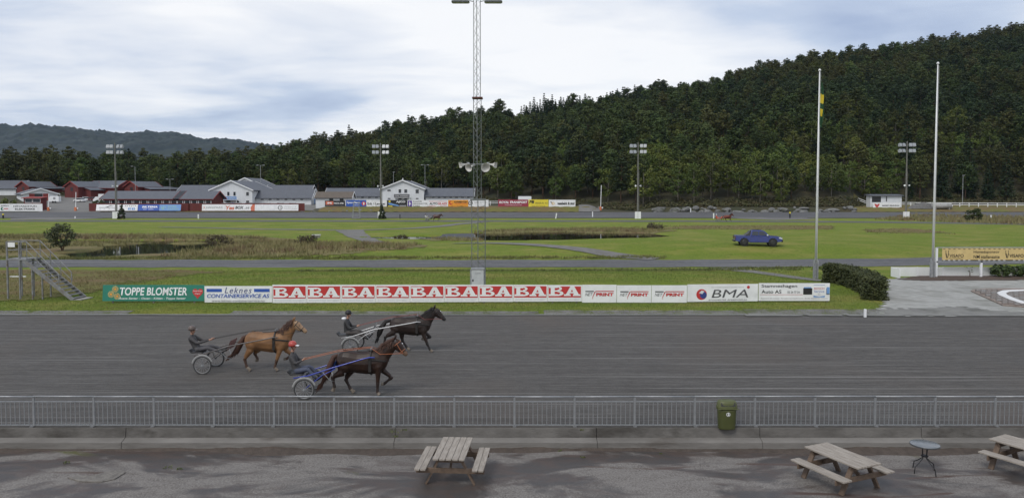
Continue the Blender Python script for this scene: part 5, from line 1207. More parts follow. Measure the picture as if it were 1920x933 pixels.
# washed up soil along the wall foot
def soil_ridge():
    r_ = np.random.default_rng(3); xs = np.arange(-24, 24.1, .16); vs = []; fs = []; m_ = 7
    ph = [r_.uniform(0, 6) for _ in range(6)]
    for x in xs:
        h = .05 + .05 * (math.sin(x * .7 + ph[0]) + math.sin(x * 1.9 + ph[1]) * .6 + math.sin(x * 4.3 + ph[2]) * .3); h = max(.012, h * .55 + r_.uniform(-.008, .008)); w = .35 + .25 * math.sin(x * .45 + ph[3]) + .1 * math.sin(x * 1.7 + ph[4])
        for k in range(m_):
            f = k / (m_ - 1); vs.append((x + r_.uniform(-.03, .03), 20.16 - f * max(.15, w), ZT - .01 + (h + .03) * (1 - f) ** 1.3 * (1 + r_.uniform(-.1, .1)) if k < m_ - 1 else ZT - .012))
    for i in range(len(xs) - 1):
        for k in range(m_ - 1): fs.append((i * m_ + k, i * m_ + k + 1, (i + 1) * m_ + k + 1, (i + 1) * m_ + k))
    sheet('wall_foot_soil', vs, fs, mat('wet_soil', (.055, .042, .034), .9, (.085, .066, .054), 5, 6, bump=.7, bscale=25), 'stuff', True)
soil_ridge()
tag(bpy.data.objects['wall_foot_soil'], 'dark brown soil washed up along the foot of the concrete wall', 'soil')
# railing
M_rail = mat('railing_steel', (.32, .33, .34), .45, (.24, .25, .26), 6, metal=.45)
YR = 20.55; rz_ = lambda v: at(960, v, YR).z; rx = lambda u: at(u, 770, YR).x
t = thing('railing', 'long galvanised steel railing with upright bars on the concrete wall', 'railing', (0, YR, 0), 0)
ztop, zmid, zbot = rz_(743), rz_(752.5), rz_(796)
bm_ = MB().bx(-.009, .009, -.009, .009, zbot, zmid).mesh('baluster'); bm_.materials.append(M_rail)
pm_ = MB().bx(-.028, .028, -.012, .034, -.02, ztop - .02).mesh('post'); pm_.materials.append(M_rail)
br_ = MB().bx(-.05, .05, -.10, .035, -.19, .012).mesh('bracket'); br_.materials.append(mat('dark_bracket', (.16, .16, .16), .6, metal=.3))
k0, k1 = -1, 18; sp = 112.7
random.seed(2)
for k in range(k0, k1):
    xa = rx(63 + sp * k); xb = rx(63 + sp * (k + 1)); dz = random.uniform(-.012, .012)
    p = link('post', pm_, t); p.location = (xa, 0, 0); b = link('bracket', br_, p); b.location = (0, -.03, 0)
    MB().tube([(xa - .005, 0, ztop + random.uniform(-.008, .008)), (xb + .005, 0, ztop + random.uniform(-.008, .008))], .024, 10).build('top_rail', M_rail, t, True)
    MB().bx(xa + .03, xb - .03, -.012, .012, zmid - .01, zmid + .018).build('middle_rail', M_rail, t); MB().bx(xa + .03, xb - .03, -.012, .012, zbot - .018, zbot + .012).build('bottom_rail', M_rail, t)
    nb = 12
    for i in range(nb): o = link('baluster', bm_, t); o.location = (lerp(xa, xb, (i + 1) / (nb + 1)), 0, -.0005)
# litter bin hung on the railing
M_olive = mat('olive_plastic', (.068, .078, .024), .5, (.08, .09, .030), 3)
q = at(1361, 800, 20.42); t = thing('litter_bin', 'olive green litter bin with a white emblem hung on the railing', 'bin', (q.x, 20.36, q.z - .02), 0)
Hb = .80
def oval(mb, prof, n=28, sy=.62):
    b = len(mb.v)
    for r, z in prof:
        for k in range(n):
            a = 2 * math.pi * k / n; c_, s_ = math.cos(a), math.sin(a); e = .75
            mb.v.append((r * math.copysign(abs(c_) ** e, c_), r * sy * math.copysign(abs(s_) ** e, s_), z))
    for i in range(len(prof) - 1):
        for k in range(n): mb.f.append((b + i * n + k, b + i * n + (k + 1) % n, b + (i + 1) * n + (k + 1) % n, b + (i + 1) * n + k)); mb.m.append(0)
    mb.f.append(tuple(b + k for k in range(n))); mb.m.append(0); mb.f.append(tuple(b + (len(prof) - 1) * n + k for k in range(n))); mb.m.append(0); return mb
oval(MB(), [(.215, 0), (.235, .03), (.255, .50), (.262, .52), (.262, .55)]).build('body', M_olive, t, True)
lid = oval(MB(), [(.272, .55), (.285, .57), (.285, .63), (.27, .66), (.265, .72), (.24, .78), (.17, .80)]).build('lid', M_olive, t, True)
for s in (-1, 1): MB().add([(s * .015, -.172, .665), (s * .20, -.160, .67), (s * .19, -.13, .757), (s * .02, -.138, .77)], [(0, 1, 2, 3)]).build('opening', M_dark, lid)
MB().bx(-.29, .29, -.19, -.165, .575, .60).build('rim', M_olive, lid, bevel=.01)
em = MB(); em.add([(.055 * math.cos(a), -.162, .44 + .055 * math.sin(a)) for a in np.linspace(0, 6.283, 25)[:-1]] + [(.043 * math.cos(a), -.162, .44 + .043 * math.sin(a)) for a in np.linspace(0, 6.283, 25)[:-1]], [(i, (i + 1) % 24, 24 + (i + 1) % 24, 24 + i) for i in range(24)])
em.add([(-.02, -.164, .41), (.0, -.164, .41), (.01, -.164, .45), (-.012, -.164, .455)], [(0, 1, 2, 3)]); em.add([(.005, -.1645, .415), (.028, -.1645, .415), (.025, -.1645, .45), (.008, -.1645, .45)], [(0, 1, 2, 3)]); em.add([(.0 + .012 * math.cos(a), -.165, .472 + .012 * math.sin(a)) for a in np.linspace(0, 6.283, 11)[:-1]], [tuple(range(10))])
em.build('emblem', ink('white'), t, fix=False)
# weeds on the wall and terrace
M_weed = mat('weed_green', (.07, .10, .025), .8, (.12, .12, .04), 4)
random.seed(8)
for i, (u, v, w_) in enumerate(((744, 806, .28), (742, 815, .12), (1088, 797, .10), (1052, 845, .12), (1093, 857, .10), (315, 877, .18), (335, 880, .15), (125, 868, .16), (760, 803, .10), (1240, 850, .08))):
    z_ = -.02 if v < 810 else (ZT if v > 840 else -.2); q = gp(u, v, z_); B = [(random.uniform(-w_, w_), random.uniform(-w_, w_) * .4, random.uniform(.0, w_ * .4), w_ * .25) for _ in range(9)]
    yq = min(q.y, 20.36) if v < 830 else q.y
    th = thing('weed', ['broad leaved weed growing from the crack in the wall top', 'trailing weed below the crack in the wall top', 'small weed on the wall top near the table', 'weed at the wall foot behind the middle table', 'weed in the soil near the wall between table and bin', 'mossy weed beside the broken asphalt', 'second mossy weed beside the broken asphalt', 'thin weed in the wet terrace corner', 'small weed beside the cracked wall top', 'tiny weed at the wall foot below the bin'][i], 'weed', (q.x, yq - (.15 if v < 830 else 0), z_), 0, 'weeds on the terrace and wall')
    foliage('foliage', B, 7, .028, M_weed, th); th.scale = (.6, .6, .7)
# broken asphalt edge
r_ = np.random.default_rng(12); cx = gp(205, 890, ZT)
pts = [gp(u, v, ZT) for u, v in ((126, 896), (150, 903), (190, 904), (215, 899), (236, 886), (214, 882), (175, 892))]
MB().prism([(p.x, p.y) for p in pts], ZT - .1, ZT + .035, 'z').build('broken_asphalt', mat('broken_asphalt', (.20, .185, .165), .95, (.12, .11, .10), 6, bump=.8), None, bevel=.015)
tag(bpy.data.objects['broken_asphalt'], 'raised slab of broken pale asphalt on the wet terrace', 'asphalt slab')
# ------------------------------------------------------------------ picnic tables
M_wood = mat('weathered_wood', (.34, .305, .265), .85, (.24, .21, .18), 3, 6, stretch=(6, .8, 6), bump=.3, bscale=8, col3=(.17, .14, .115), scale3=1.6, thr3=(.56, .7))
M_wood2 = mat('brown_wood', (.15, .105, .075), .85, (.10, .07, .05), 4, 6, stretch=(2, 2, 2), bump=.3, bscale=8)
def picnic_table(label, loc, rz, s=.93):
    """boards run along local Y, the benches stand either side in X"""
    t = thing('picnic_table', label, 'picnic table', loc, rz, 'wooden picnic tables on the terrace'); t.scale = (s, s, s); L_ = 1.75; H = .76
    pw = .158
    def plank(x0, x1, z, name, l=L_, r=.05):
        MB().prism([(x0, -l / 2 + r), (x0 + .01, -l / 2), (x1 - .01, -l / 2), (x1, -l / 2 + r), (x1, l / 2 - r), (x1 - .01, l / 2), (x0 + .01, l / 2), (x0, l / 2 - r)], z, z + .042, 'z').build(name, M_wood, t, bevel=.006)
    for i in range(5): plank(-.42 + i * .169, -.42 + i * .169 + pw, H - .042, 'top_plank')
    for sd in (-1, 1):
        for k in range(2):
            a = .60 + k * .155; x0, x1 = (a, a + .147) if sd > 0 else (-a - .147, -a); plank(x0, x1, .44, 'bench_plank')
    for y in (-.62, .62):
        MB().bx(-.90, .90, y - .024, y + .024, .30, .438).build('bench_beam', M_wood2, t, bevel=.01)
        MB().prism([(-.36, H - .17), (-.40, H - .044), (.40, H - .044), (.36, H - .17)], y - .024, y + .024).build('top_beam', M_wood2, t)
        for sd in (-1, 1): MB().beam((sd * .26, y + .05, H - .06), (sd * .64, y + .05, .0), .048, .14, (0, 1, 0)).build('leg', M_wood2, t)
    MB().beam((0, -.60, .36), (0, -.1, H - .06), .045, .09).build('brace', M_wood2, t); MB().beam((0, .60, .36), (0, .1, H - .06), .045, .09).build('brace', M_wood2, t)
    return t
c = gp(850, 893, ZT); picnic_table('wooden picnic table standing square to the wall', (c.x, c.y + .08, ZT), R(-4))
c = gp(1562, 905, ZT); picnic_table('wooden picnic table beside the round table', (c.x + .20, c.y + .0, ZT), R(24))
c = gp(1925, 885, ZT); picnic_table('wooden picnic table cut off by the picture edge', (c.x + .05, c.y - .05, ZT), R(28))
q = gp(1733, 884, ZT); t = thing('round_table', 'small round metal table on four bent legs', 'table', (q.x, q.y, ZT), R(20))
MB().lathe([(.0, .70), (.33, .70), (.345, .71), (.345, .725), (.33, .73), (.0, .73)], (0, 0, 0), 36).build('table_top', mat('table_glass', (.15, .16, .17), .2, (.11, .12, .13), 6), t, True)
MB().lathe([(.335, .690), (.35, .69), (.352, .70), (.335, .70)], (0, 0, 0), 36).build('rim', ink('darkgrey'), t)
for k in range(4):
    a = k * math.pi / 2; ca, sa = math.cos(a), math.sin(a)
    MB().tube([(.10 * ca, .10 * sa, .70), (.07 * ca, .07 * sa, .55), (.06 * ca, .06 * sa, .36), (.20 * ca, .20 * sa, .24), (.31 * ca, .31 * sa, .17), (.34 * ca, .34 * sa, .0)], .012, 7).build('leg', ink('black'), t, True)
MB().lathe([(.06, .40), (.085, .40), (.085, .43), (.06, .43)], (0, 0, 0), 14).build('ring', ink('black'), t)
# ------------------------------------------------------------------ one continuous skin grown over tapered limbs
def grow(chains, voxel, smooth_it=4):
    """chains: (id, points, radii) -> one closed mesh, every face carries the id of the nearest chain as material index"""
    mb = MB()
    for cid, pts, rad in chains:
        rr = [(r[1], r[0]) if hasattr(r, '__len__') else (r, r) for r in rad]; mb.tube(pts, rr, 12, up=(0, 1, 0.001))
    me = mb.mesh('tmp'); o = bpy.data.objects.new('tmp', me); COL.objects.link(o)
    r = o.modifiers.new('r', 'REMESH'); r.mode = 'VOXEL'; r.voxel_size = voxel; r.adaptivity = 0
    s = o.modifiers.new('s', 'SMOOTH'); s.factor = .5; s.iterations = smooth_it
    bpy.context.view_layer.update()
    out = bpy.data.meshes.new_from_object(o.evaluated_get(bpy.context.evaluated_depsgraph_get())); bpy.data.objects.remove(o); bpy.data.meshes.remove(me)
    n = len(out.polygons); C = np.empty(n * 3, np.float32); out.polygons.foreach_get('center', C); C = C.reshape(-1, 3)
    best = np.full(n, 1e9); ids = np.zeros(n, np.int32)
    for cid, pts, rad in chains:
        for i in range(len(pts) - 1):
            a, b = np.array(pts[i], float), np.array(pts[i + 1], float); d = b - a; L2 = max(d @ d, 1e-9)
            t_ = np.clip(((C - a) @ d) / L2, 0, 1); q = a + t_[:, None] * d
            r0, r1 = (max(x) if hasattr(x, '__len__') else x for x in (rad[i], rad[i + 1]))
            ds = np.linalg.norm(C - q, axis=1) / (r0 + (r1 - r0) * t_)
            m_ = ds < best; best[m_] = ds[m_]; ids[m_] = cid
    out.polygons.foreach_set('material_index', ids); out.polygons.foreach_set('use_smooth', [True] * n); out.update(); return out
BARREL = [(-.84, 1.17, .07, .12), (-.76, 1.15, .19, .24), (-.62, 1.12, .26, .32), (-.42, 1.09, .28, .34), (-.15, 1.045, .285, .335), (.12, 1.03, .30, .36), (.38, 1.05, .28, .37), (.58, 1.08, .24, .34), (.72, 1.07, .18, .26), (.83, 1.03, .09, .14)]
def horse_mesh(P, coat, dark, muz, hoof_pale=True):
    ch = [(0, [(x, 0, z) for x, z, w, h in BARREL], [(w, h) for x, z, w, h in BARREL])]
    px_, pz_ = P['poll']; nx, nz = P['nose']
    n0, n1 = Vector((.52, 0, 1.17)), Vector((px_ - .03, 0, pz_ - .05))
    ch.append((0, [n0, n0.lerp(n1, .35) + Vector((0, 0, .02)), n0.lerp(n1, .72) + Vector((0, 0, .03)), n1], [(.16, .31), (.135, .26), (.11, .20), (.085, .14)]))
    h0, h1 = Vector((px_, 0, pz_ - .04)), Vector((nx, 0, nz)); dn = (h1 - h0)
    nrm = Vector((-dn.z, 0, dn.x)).normalized()
    ch.append((2 if P.get('pale_face') else 0, [h0 - dn * .08, h0 + dn * .18 - nrm * .02, h0 + dn * .42 - nrm * .025, h0 + dn * .68], [(.080, .12), (.095, .155), (.082, .130), (.064, .090)]))
    ch.append((2, [h0 + dn * .68, h0 + dn * .86, h0 + dn * 1.0], [(.062, .085), (.062, .080), (.050, .056)]))
    for s in (-1, 1):
        e = h0 - dn * .10 + Vector((-.01, s * .055, .05)); ch.append((0, [e, e + Vector((.02, s * .02, .10)), e + Vector((.035, s * .022, .17))], [.035, .032, .010]))
    for side, key in ((-1, 'fn'), (1, 'ff')):
        J = P[key]; y = .155 * side
        ch.append((0, [(.50, y * .9, 1.02), (J[0][0] * .6 + .2, y, J[0][1] + .13), (J[0][0], y, J[0][1])], [(.12, .20), (.115, .16), .085]))
        kn, ft, hf = J[1], J[2], J[3]; up = (kn[0] * .35 + J[0][0] * .65, kn[1] * .35 + J[0][1] * .65)
        ch.append((0, [(J[0][0], y, J[0][1]), (up[0], y, up[1]), (kn[0] * .85 + J[0][0] * .15, y, kn[1] * .85 + J[0][1] * .15)], [.088, .072, .056]))
        ch.append((1, [(kn[0], y, kn[1] + .03), (kn[0], y, kn[1] - .02), (lerp(kn[0], ft[0], .5), y, lerp(kn[1], ft[1], .5)), (ft[0], y, ft[1])], [.056, .056, .040, .048]))
        ch.append((3, [(ft[0], y, ft[1]), (lerp(ft[0], hf[0], .6), y, lerp(ft[1], hf[1], .6) + .01), (hf[0], y, hf[1] + .02)], [.046, .050, .066]))
    for side, key in ((-1, 'hn'), (1, 'hf')):
        J = P[key]; y = .15 * side
        ch.append((0, [(-.55, y * .8, 1.08), (lerp(-.52, J[0][0], .6), y, lerp(1.05, J[0][1], .55)), (J[0][0], y, J[0][1])], [(.15, .27), (.14, .21), (.10, .13)]))
        hk, ft, hf = J[1], J[2], J[3]
        ch.append((0, [(J[0][0], y, J[0][1]), (lerp(J[0][0], hk[0], .5), y, lerp(J[0][1], hk[1], .5)), (lerp(J[0][0], hk[0], .88), y, lerp(J[0][1], hk[1], .88))], [.125, .088, .062]))
        ch.append((1, [(hk[0], y, hk[1] + .02), (lerp(hk[0], ft[0], .25), y, lerp(hk[1], ft[1], .25)), (lerp(hk[0], ft[0], .6), y, lerp(hk[1], ft[1], .6)), (ft[0], y, ft[1])], [.064, .050, .042, .050]))
        ch.append((3, [(ft[0], y, ft[1]), (lerp(ft[0], hf[0], .6), y, lerp(ft[1], hf[1], .6) + .01), (hf[0], y, hf[1] + .02)], [.048, .052, .068]))
    ch = [(c_, p_, [tuple(q_ * 1.05 for q_ in r_) if hasattr(r_, '__len__') else r_ * 1.14 for r_ in rr_]) for c_, p_, rr_ in ch]
    me = grow(ch, .024, 4)
    for m_ in (coat, dark, muz, mat('hoof_pale', (.26, .22, .18), .8, (.10, .08, .06), 8) if hoof_pale else dark): me.materials.append(m_)
    return me, h0, dn, nrm, n0, n1
def strands(n, root, tip, w, seed):
    r_ = np.random.default_rng(seed); V = []; F = []
    for i in range(n):
        f = r_.random(); a = np.array(root(f, r_), float); b = np.array(tip(f, r_), float); m_ = (a + b) / 2 + r_.normal(size=3) * .02; s = np.array([w, r_.uniform(-.3, .3) * w, 0])
        k = len(V); V += [a - s, a + s, m_ + s * 1.1, m_ - s * 1.1, b]; F += [(k, k + 1, k + 2, k + 3), (k + 3, k + 2, k + 4)]
    me = bpy.data.meshes.new('strands'); me.from_pydata([tuple(v) for v in V], [], F); return me
M_leather = mat('harness_leather', (.020, .017, .015), .5); M_tan = mat('tan_leather', (.30, .11, .05), .6)
def ring(cx, cz, w, h, tilt=0.0, r=.016, wd=.03, n=20):
    pts = [(cx + math.sin(a) * h * math.tan(tilt), w * math.cos(a), cz + h * math.sin(a)) for a in np.linspace(0, 2 * math.pi, n + 1)]
    return MB().tube(pts, [(r, wd)] * len(pts), 6, cap=False, up=(1, 0, 0))
def horse(label, loc, P, coat, dark, muz, mane_c, seed, rz=0.0, scale=1.0, rein=None, rein_m=M_tan, bridle=M_leather, blaze=False):
    t = thing('horse', label, 'horse', loc, rz); t.scale = (scale,) * 3
    me, h0, dn, nrm, n0, n1 = horse_mesh(P, coat, dark, muz); link('body', me, t)
    # mane and forelock fall over the side that faces the stand
    crest0, crest1 = n0 + Vector((-.05, 0, .24)), n1 + Vector((-.02, 0, .14))
    def root(f, r_): p = crest0.lerp(crest1, f) + Vector((0, r_.uniform(-.03, .03), .03 * math.sin(f * 3) + .02)); return p
    def tip(f, r_): p = crest0.lerp(crest1, f) + Vector((r_.uniform(-.26, .0), r_.uniform(-.20, -.06), r_.uniform(-.30, -.02))); return p
    m_ = link('mane', strands(330, root, tip, .020, seed), t, [mane_c])
    def root2(f, r_): return h0 + Vector((.0, r_.uniform(-.04, .04), .10))
    def tip2(f, r_): return h0 + dn * r_.uniform(.15, .4) + nrm * .09 + Vector((0, r_.uniform(-.07, .07), 0))
    link('forelock', strands(26, root2, tip2, .014, seed + 1), t, [mane_c])
    T_ = [Vector((x, 0, z)) for x, z in P['tail']]
    tb = MB(); n = len(T_); tb.tube([Vector((-.76, 0, 1.28))] + T_, [.05] + [(.055 + .06 * math.sin(math.pi * (i + .6) / (n + .4))) for i in range(n - 1)] + [.015], 9)
    to = tb.build('tail', mane_c, t, True)
    def root3(f, r_): i = min(int(f * (n - 1)), n - 2); return T_[i].lerp(T_[i + 1], f * (n - 1) - i) + Vector((0, r_.uniform(-.07, .07), 0))
    def tip3(f, r_): i = min(int(f * (n - 1)), n - 2); return T_[i + 1] + (T_[i + 1] - T_[i]) * r_.uniform(.1, .7) + Vector((r_.uniform(-.08, .05), r_.uniform(-.12, .12), r_.uniform(-.1, .02)))
    link('tail_strands', strands(90, root3, tip3, .016, seed + 2), to, [mane_c])
    for s in (-1, 1):
        e = h0 + dn * .33 + nrm * .055 + Vector((0, s * .074, 0)); MB().lathe([(0, -.02), (.016, -.012), (.02, 0), (.016, .012), (0, .02)], e, 8).build('eye', ink('black'), t, True)
    if blaze:
        e = h0 + dn * .28 + nrm * .125; MB().lathe([(0, -.012), (.028, -.005), (.03, 0), (.02, .012), (0, .015)], e, 8).build('star', ink('white'), t, True)
    # harness
    hz = ring(.30, 1.05, .318, .402).build('girth', M_leather, t, True); MB().box((.30, 0, 1.45), (.12, .22, .05)).build('saddle_pad', M_leather, hz, bevel=.02)
    for s in (-1, 1):
        MB().tube([(.30, s * .09, 1.46), (.30, s * .09, 1.54)], .014, 6).build('terret', M_steel, hz); MB().bx(.25, .34, s * .31 - .012, s * .31 + .012, .80, 1.25).build('girth_flap', M_leather, hz)
    MB().tube([(.30, -.29, 1.18), (.55, -.27, 1.16), (.75, -.19, 1.12), (.86, 0, 1.10), (.75, .19, 1.12), (.55, .27, 1.16), (.30, .29, 1.18)], [(.012, .03)] * 7, 6, up=(0, 0, 1)).build('breast_strap', M_leather, t)
    MB().tube([(.28, 0, 1.44), (-.2, 0, 1.40), (-.55, 0, 1.46), (-.80, 0, 1.30)], [(.02, .01)] * 4, 6, up=(0, 0, 1)).build('back_strap', M_leather, t)
    def hring(f, w, h, nm, m2):
        c = h0 + dn * f - nrm * .02; d = dn.normalized(); pts = [c + Vector((0, w * math.cos(a), 0)) + nrm * (h * math.sin(a)) for a in np.linspace(0, 6.283, 15)]
        return MB().tube(pts, .013, 6, cap=False).build(nm, m2, t)
    hring(.62, .076, .108, 'noseband', bridle); hring(.10, .10, .152, 'browband', bridle)
    for s in (-1, 1): MB().tube([h0 + dn * .05 + Vector((0, s * .095, 0)), h0 + dn * .45 + Vector((0, s * .09, 0)) - nrm * .03, h0 + dn * .74 + Vector((0, s * .066, 0)) - nrm * .03], .012, 6).build('cheek_strap', bridle, t)
    if rein:
        bit = h0 + dn * .76 - nrm * .03
        for s in (-1, 1): MB().tube([bit + Vector((0, s * .07, 0)), Vector((.62, s * .26, 1.36)), Vector((.30, s * .09, 1.53)), Vector((-.75, s * .14, 1.42)), Vector((rein[0], s * .12, rein[1]))], .008, 5).build('rein', rein_m, t)
    return t
P_BAY = dict(poll=(1.10, 1.74), nose=(1.44, 1.26), fn=[(.54, .79), (.52, .40), (.51, .115), (.58, .0)], ff=[(.64, .74), (.92, .52), (.67, .30), (.58, .29)],
             hn=[(-.60, .76), (-.93, .61), (-.87, .27), (-.93, .12)], hf=[(-.40, .76), (-.58, .46), (-.42, .14), (-.30, .0)], tail=[(-.92, 1.22), (-1.03, .95), (-1.16, .60), (-1.36, .30)])
P_BUCK = dict(pale_face=True, poll=(1.00, 1.77), nose=(1.42, 1.40), fn=[(.46, .74), (.35, .385), (.28, .14), (.39, .0)], ff=[(.6, .72), (.81, .56), (.62, .38), (.52, .37)],
              hn=[(-.60, .79), (-.82, .46), (-.74, .146), (-.60, .0)], hf=[(-.42, .76), (-.56, .60), (-.45, .40), (-.48, .27)], tail=[(-.90, 1.20), (-1.02, .98), (-1.17, .70), (-1.42, .50)])
P_BLACK = dict(poll=(1.04, 1.73), nose=(1.44, 1.28), fn=[(.56, .74), (.70, .37), (.82, .10), (.93, .0)], ff=[(.56, .76), (.80, .58), (.56, .45), (.44, .49)],
               hn=[(-.64, .83), (-1.0, .64), (-1.06, .34), (-1.15, .2)], hf=[(-.38, .80), (-.37, .44), (-.17, .13), (-.05, .0)], tail=[(-1.0, 1.24), (-1.18, 1.0), (-1.28, .75), (-1.36, .50)])
C_bay = mat('bay_coat', (.033, .017, .011), .42, (.021, .011, .008), 2.5, spec=.35); C_bayd = mat('bay_points', (.022, .012, .009), .55); C_muz = mat('tan_muzzle', (.13, .075, .045), .6)
C_buck = mat('buckskin_coat', (.25, .130, .058), .5, (.16, .082, .038), 2.2, spec=.3); C_buckd = mat('buckskin_points', (.060, .030, .018), .6); C_pale = mat('pale_muzzle', (.34, .23, .14), .6, (.26, .16, .09), 5)
C_blk = mat('black_coat', (.020, .013, .011), .5, (.030, .019, .015), 3, spec=.35); C_blkd = mat('black_points', (.012, .009, .008), .55)
H_dark = mat('dark_hair', (.022, .012, .009), .7); H_brown = mat('brown_hair', (.055, .022, .012), .7); H_black = mat('black_hair', (.012, .010, .009), .7)
# ------------------------------------------------------------------ sulky
def sulky(label, loc, shaft_c, wheel_x, panel_c, rz=0.0, fender=True, scale=1.0):
    """local frame is the horse's: x forward, horse centre at 0, axle at wheel_x"""
    t = thing('sulky', label, 'sulky', loc, rz); t.scale = (scale,) * 3; r = .31; ax = wheel_x; sm = shaft_c
    for s in (-1, 1):
        y = s * .60; w = MB()
        ty = MB(); ty.tube([(ax + r * math.cos(a), y, r + r * math.sin(a)) for a in np.linspace(0, 6.2832, 29)], .026, 8, cap=False)
        wo = ty.build('wheel', mat('sulky_tyre', (.05, .05, .05), .8), t, True)
        MB().tube([(ax + (r - .035) * math.cos(a), y, r + (r - .035) * math.sin(a)) for a in np.linspace(0, 6.2832, 29)], .012, 6, cap=False).build('rim', mat('rim_alloy', (.30, .30, .30), .45, metal=.4), wo, True)
        sp = MB()
        for k in range(14): a = k * math.pi / 7; sp.tube([(ax, y, r), (ax + (r - .03) * math.cos(a), y, r + (r - .03) * math.sin(a))], .004, 4, cap=False)
        sp.tube([(ax, y - .05, r), (ax, y + .05, r)], .03, 8); sp.build('spokes', M_steel, wo)
        if fender:
            MB().tube([(ax + (r + .055) * math.cos(a), y, r + (r + .055) * math.sin(a)) for a in np.linspace(R(15), R(175), 14)], [(.035, .008)] * 14, 6, up=(0, 1, 0)).build('mudguard', mat('mudguard', (.27, .27, .265), .5), t, True)
        MB().tube([(ax, y - s * .07, r), (ax - .08, y - s * .09, .62), (ax - .25, s * .30, .66)], .018, 6).build('fork', mat('fork_alloy', (.40, .40, .41), .4, metal=.5), t, True)
        MB().tube([(ax, y - s * .07, r), (ax + .55, s * .47, .74), (ax + .95, s * .45, .93)], .016, 6).build('stay', sm, t, True)
        MB().tube([(ax - .42, s * .30, .60), (ax + .1, s * .46, .72), (ax + .9, s * .45, .98), (.10, s * .40, 1.24), (.30, s * .37, 1.28), (.46, s * .34, 1.27)], .021, 8).build('shaft', sm, t, True)
        MB().tube([(ax + .55, s * .40, .80), (ax + .72, s * .25, .52), (ax + .86, s * .16, .46)], .014, 6).build('foot_rest', M_steel, t, True)
    MB().tube([(ax - .08, -.53, .62), (ax - .18, 0, .66), (ax - .08, .53, .62)], .02, 8).build('axle_arch', M_steel, t, True)
    st_ = MB().prism([(-.20, .0), (.22, .02), (.24, .06), (-.18, .05), (-.26, .14), (-.30, .13)], -.2, .2).build('seat', ink('black'), t, bevel=.02); st_.location = (ax - .38, 0, .66)
    MB().tube([(ax - .30, 0, .68), (ax - .20, 0, .60)], .03, 8).build('seat_post', M_steel, t)
    pn = MB().add([(ax + .78, -.36, .80), (ax + .78, .36, .80), (ax + .92, .34, 1.14), (ax + .92, -.34, 1.14)], [(0, 1, 2, 3)]).add([(ax + .79, -.36, .80), (ax + .79, .36, .80), (ax + .93, .34, 1.14), (ax + .93, -.34, 1.14)], [(3, 2, 1, 0)]).build('splash_panel', panel_c, t)
    return t
# ------------------------------------------------------------------ drivers
M_skin = mat('skin', (.36, .20, .14), .6)
def person_body(J, mats_, seated=True):
    """J: hip, chest, head, shoulder y, elbow, hand, knee, foot (x, z) -> one continuous body mesh: 0 jacket 1 trousers 2 skin 3 boots"""
    hip, ch_, hd = (Vector((J[k][0], 0, J[k][1])) for k in ('hip', 'chest', 'head')); C = []
    nk = ch_.lerp(hd, .42)
    C.append((0, [hip, hip.lerp(ch_, .5), ch_, ch_.lerp(nk, .6)], [(.165, .13), (.16, .125), (.185, .125), (.10, .08)]))
    C.append((2, [ch_.lerp(nk, .8), nk, hd + Vector((0, 0, -.08))], [.058, .055, .06]))
    C.append((2, [hd + Vector((.0, 0, -.10)), hd + Vector((.012, 0, -.03)), hd + Vector((0, 0, .06)), hd + Vector((0, 0, .11))], [(.055, .065), (.072, .088), (.075, .09), (.05, .06)]))
    C.append((2, [hd + Vector((.085, 0, -.01)), hd + Vector((.112, 0, -.035))], [.014, .018]))
    for s in (-1, 1):
        sh = ch_ + Vector((0, s * .17, .05)); el = Vector((J['elbow'][0], s * .24, J['elbow'][1])); ha = Vector((J['hand'][0], s * .11, J['hand'][1]))
        C.append((0, [ch_ + Vector((0, s * .08, .04)), sh, sh.lerp(el, .5), el], [.09, .078, .064, .054])); C.append((0, [el, el.lerp(ha, .5), el.lerp(ha, .86)], [.053, .046, .036]))
        C.append((2, [el.lerp(ha, .86), ha, ha + (ha - el).normalized() * .05], [.030, .040, .030]))
        hp = hip + Vector((0, s * .09, -.02)); kn = Vector((J['knee'][0], s * J.get('spread', .17), J['knee'][1])); ft = Vector((J['foot'][0], s * .18, J['foot'][1]))
        C.append((1, [hp, hp.lerp(kn, .5), kn], [.105, .088, .066])); C.append((1, [kn, kn.lerp(ft, .45), kn.lerp(ft, .85)], [.064, .058, .042]))
        d = Vector((.13, 0, J.get('toe', .10))); C.append((3, [kn.lerp(ft, .80), ft, ft + d * .5, ft + d * 1.3], [.046, .050, .046, .034]))
    me = grow(C, .020, 3)
    for m_ in mats_: me.materials.append(m_)
    return me, hd, [Vector((J['hand'][0], s * .11, J['hand'][1])) for s in (-1, 1)], Vector((J['hand'][0] - J['elbow'][0], 0, J['hand'][1] - J['elbow'][1])).normalized()
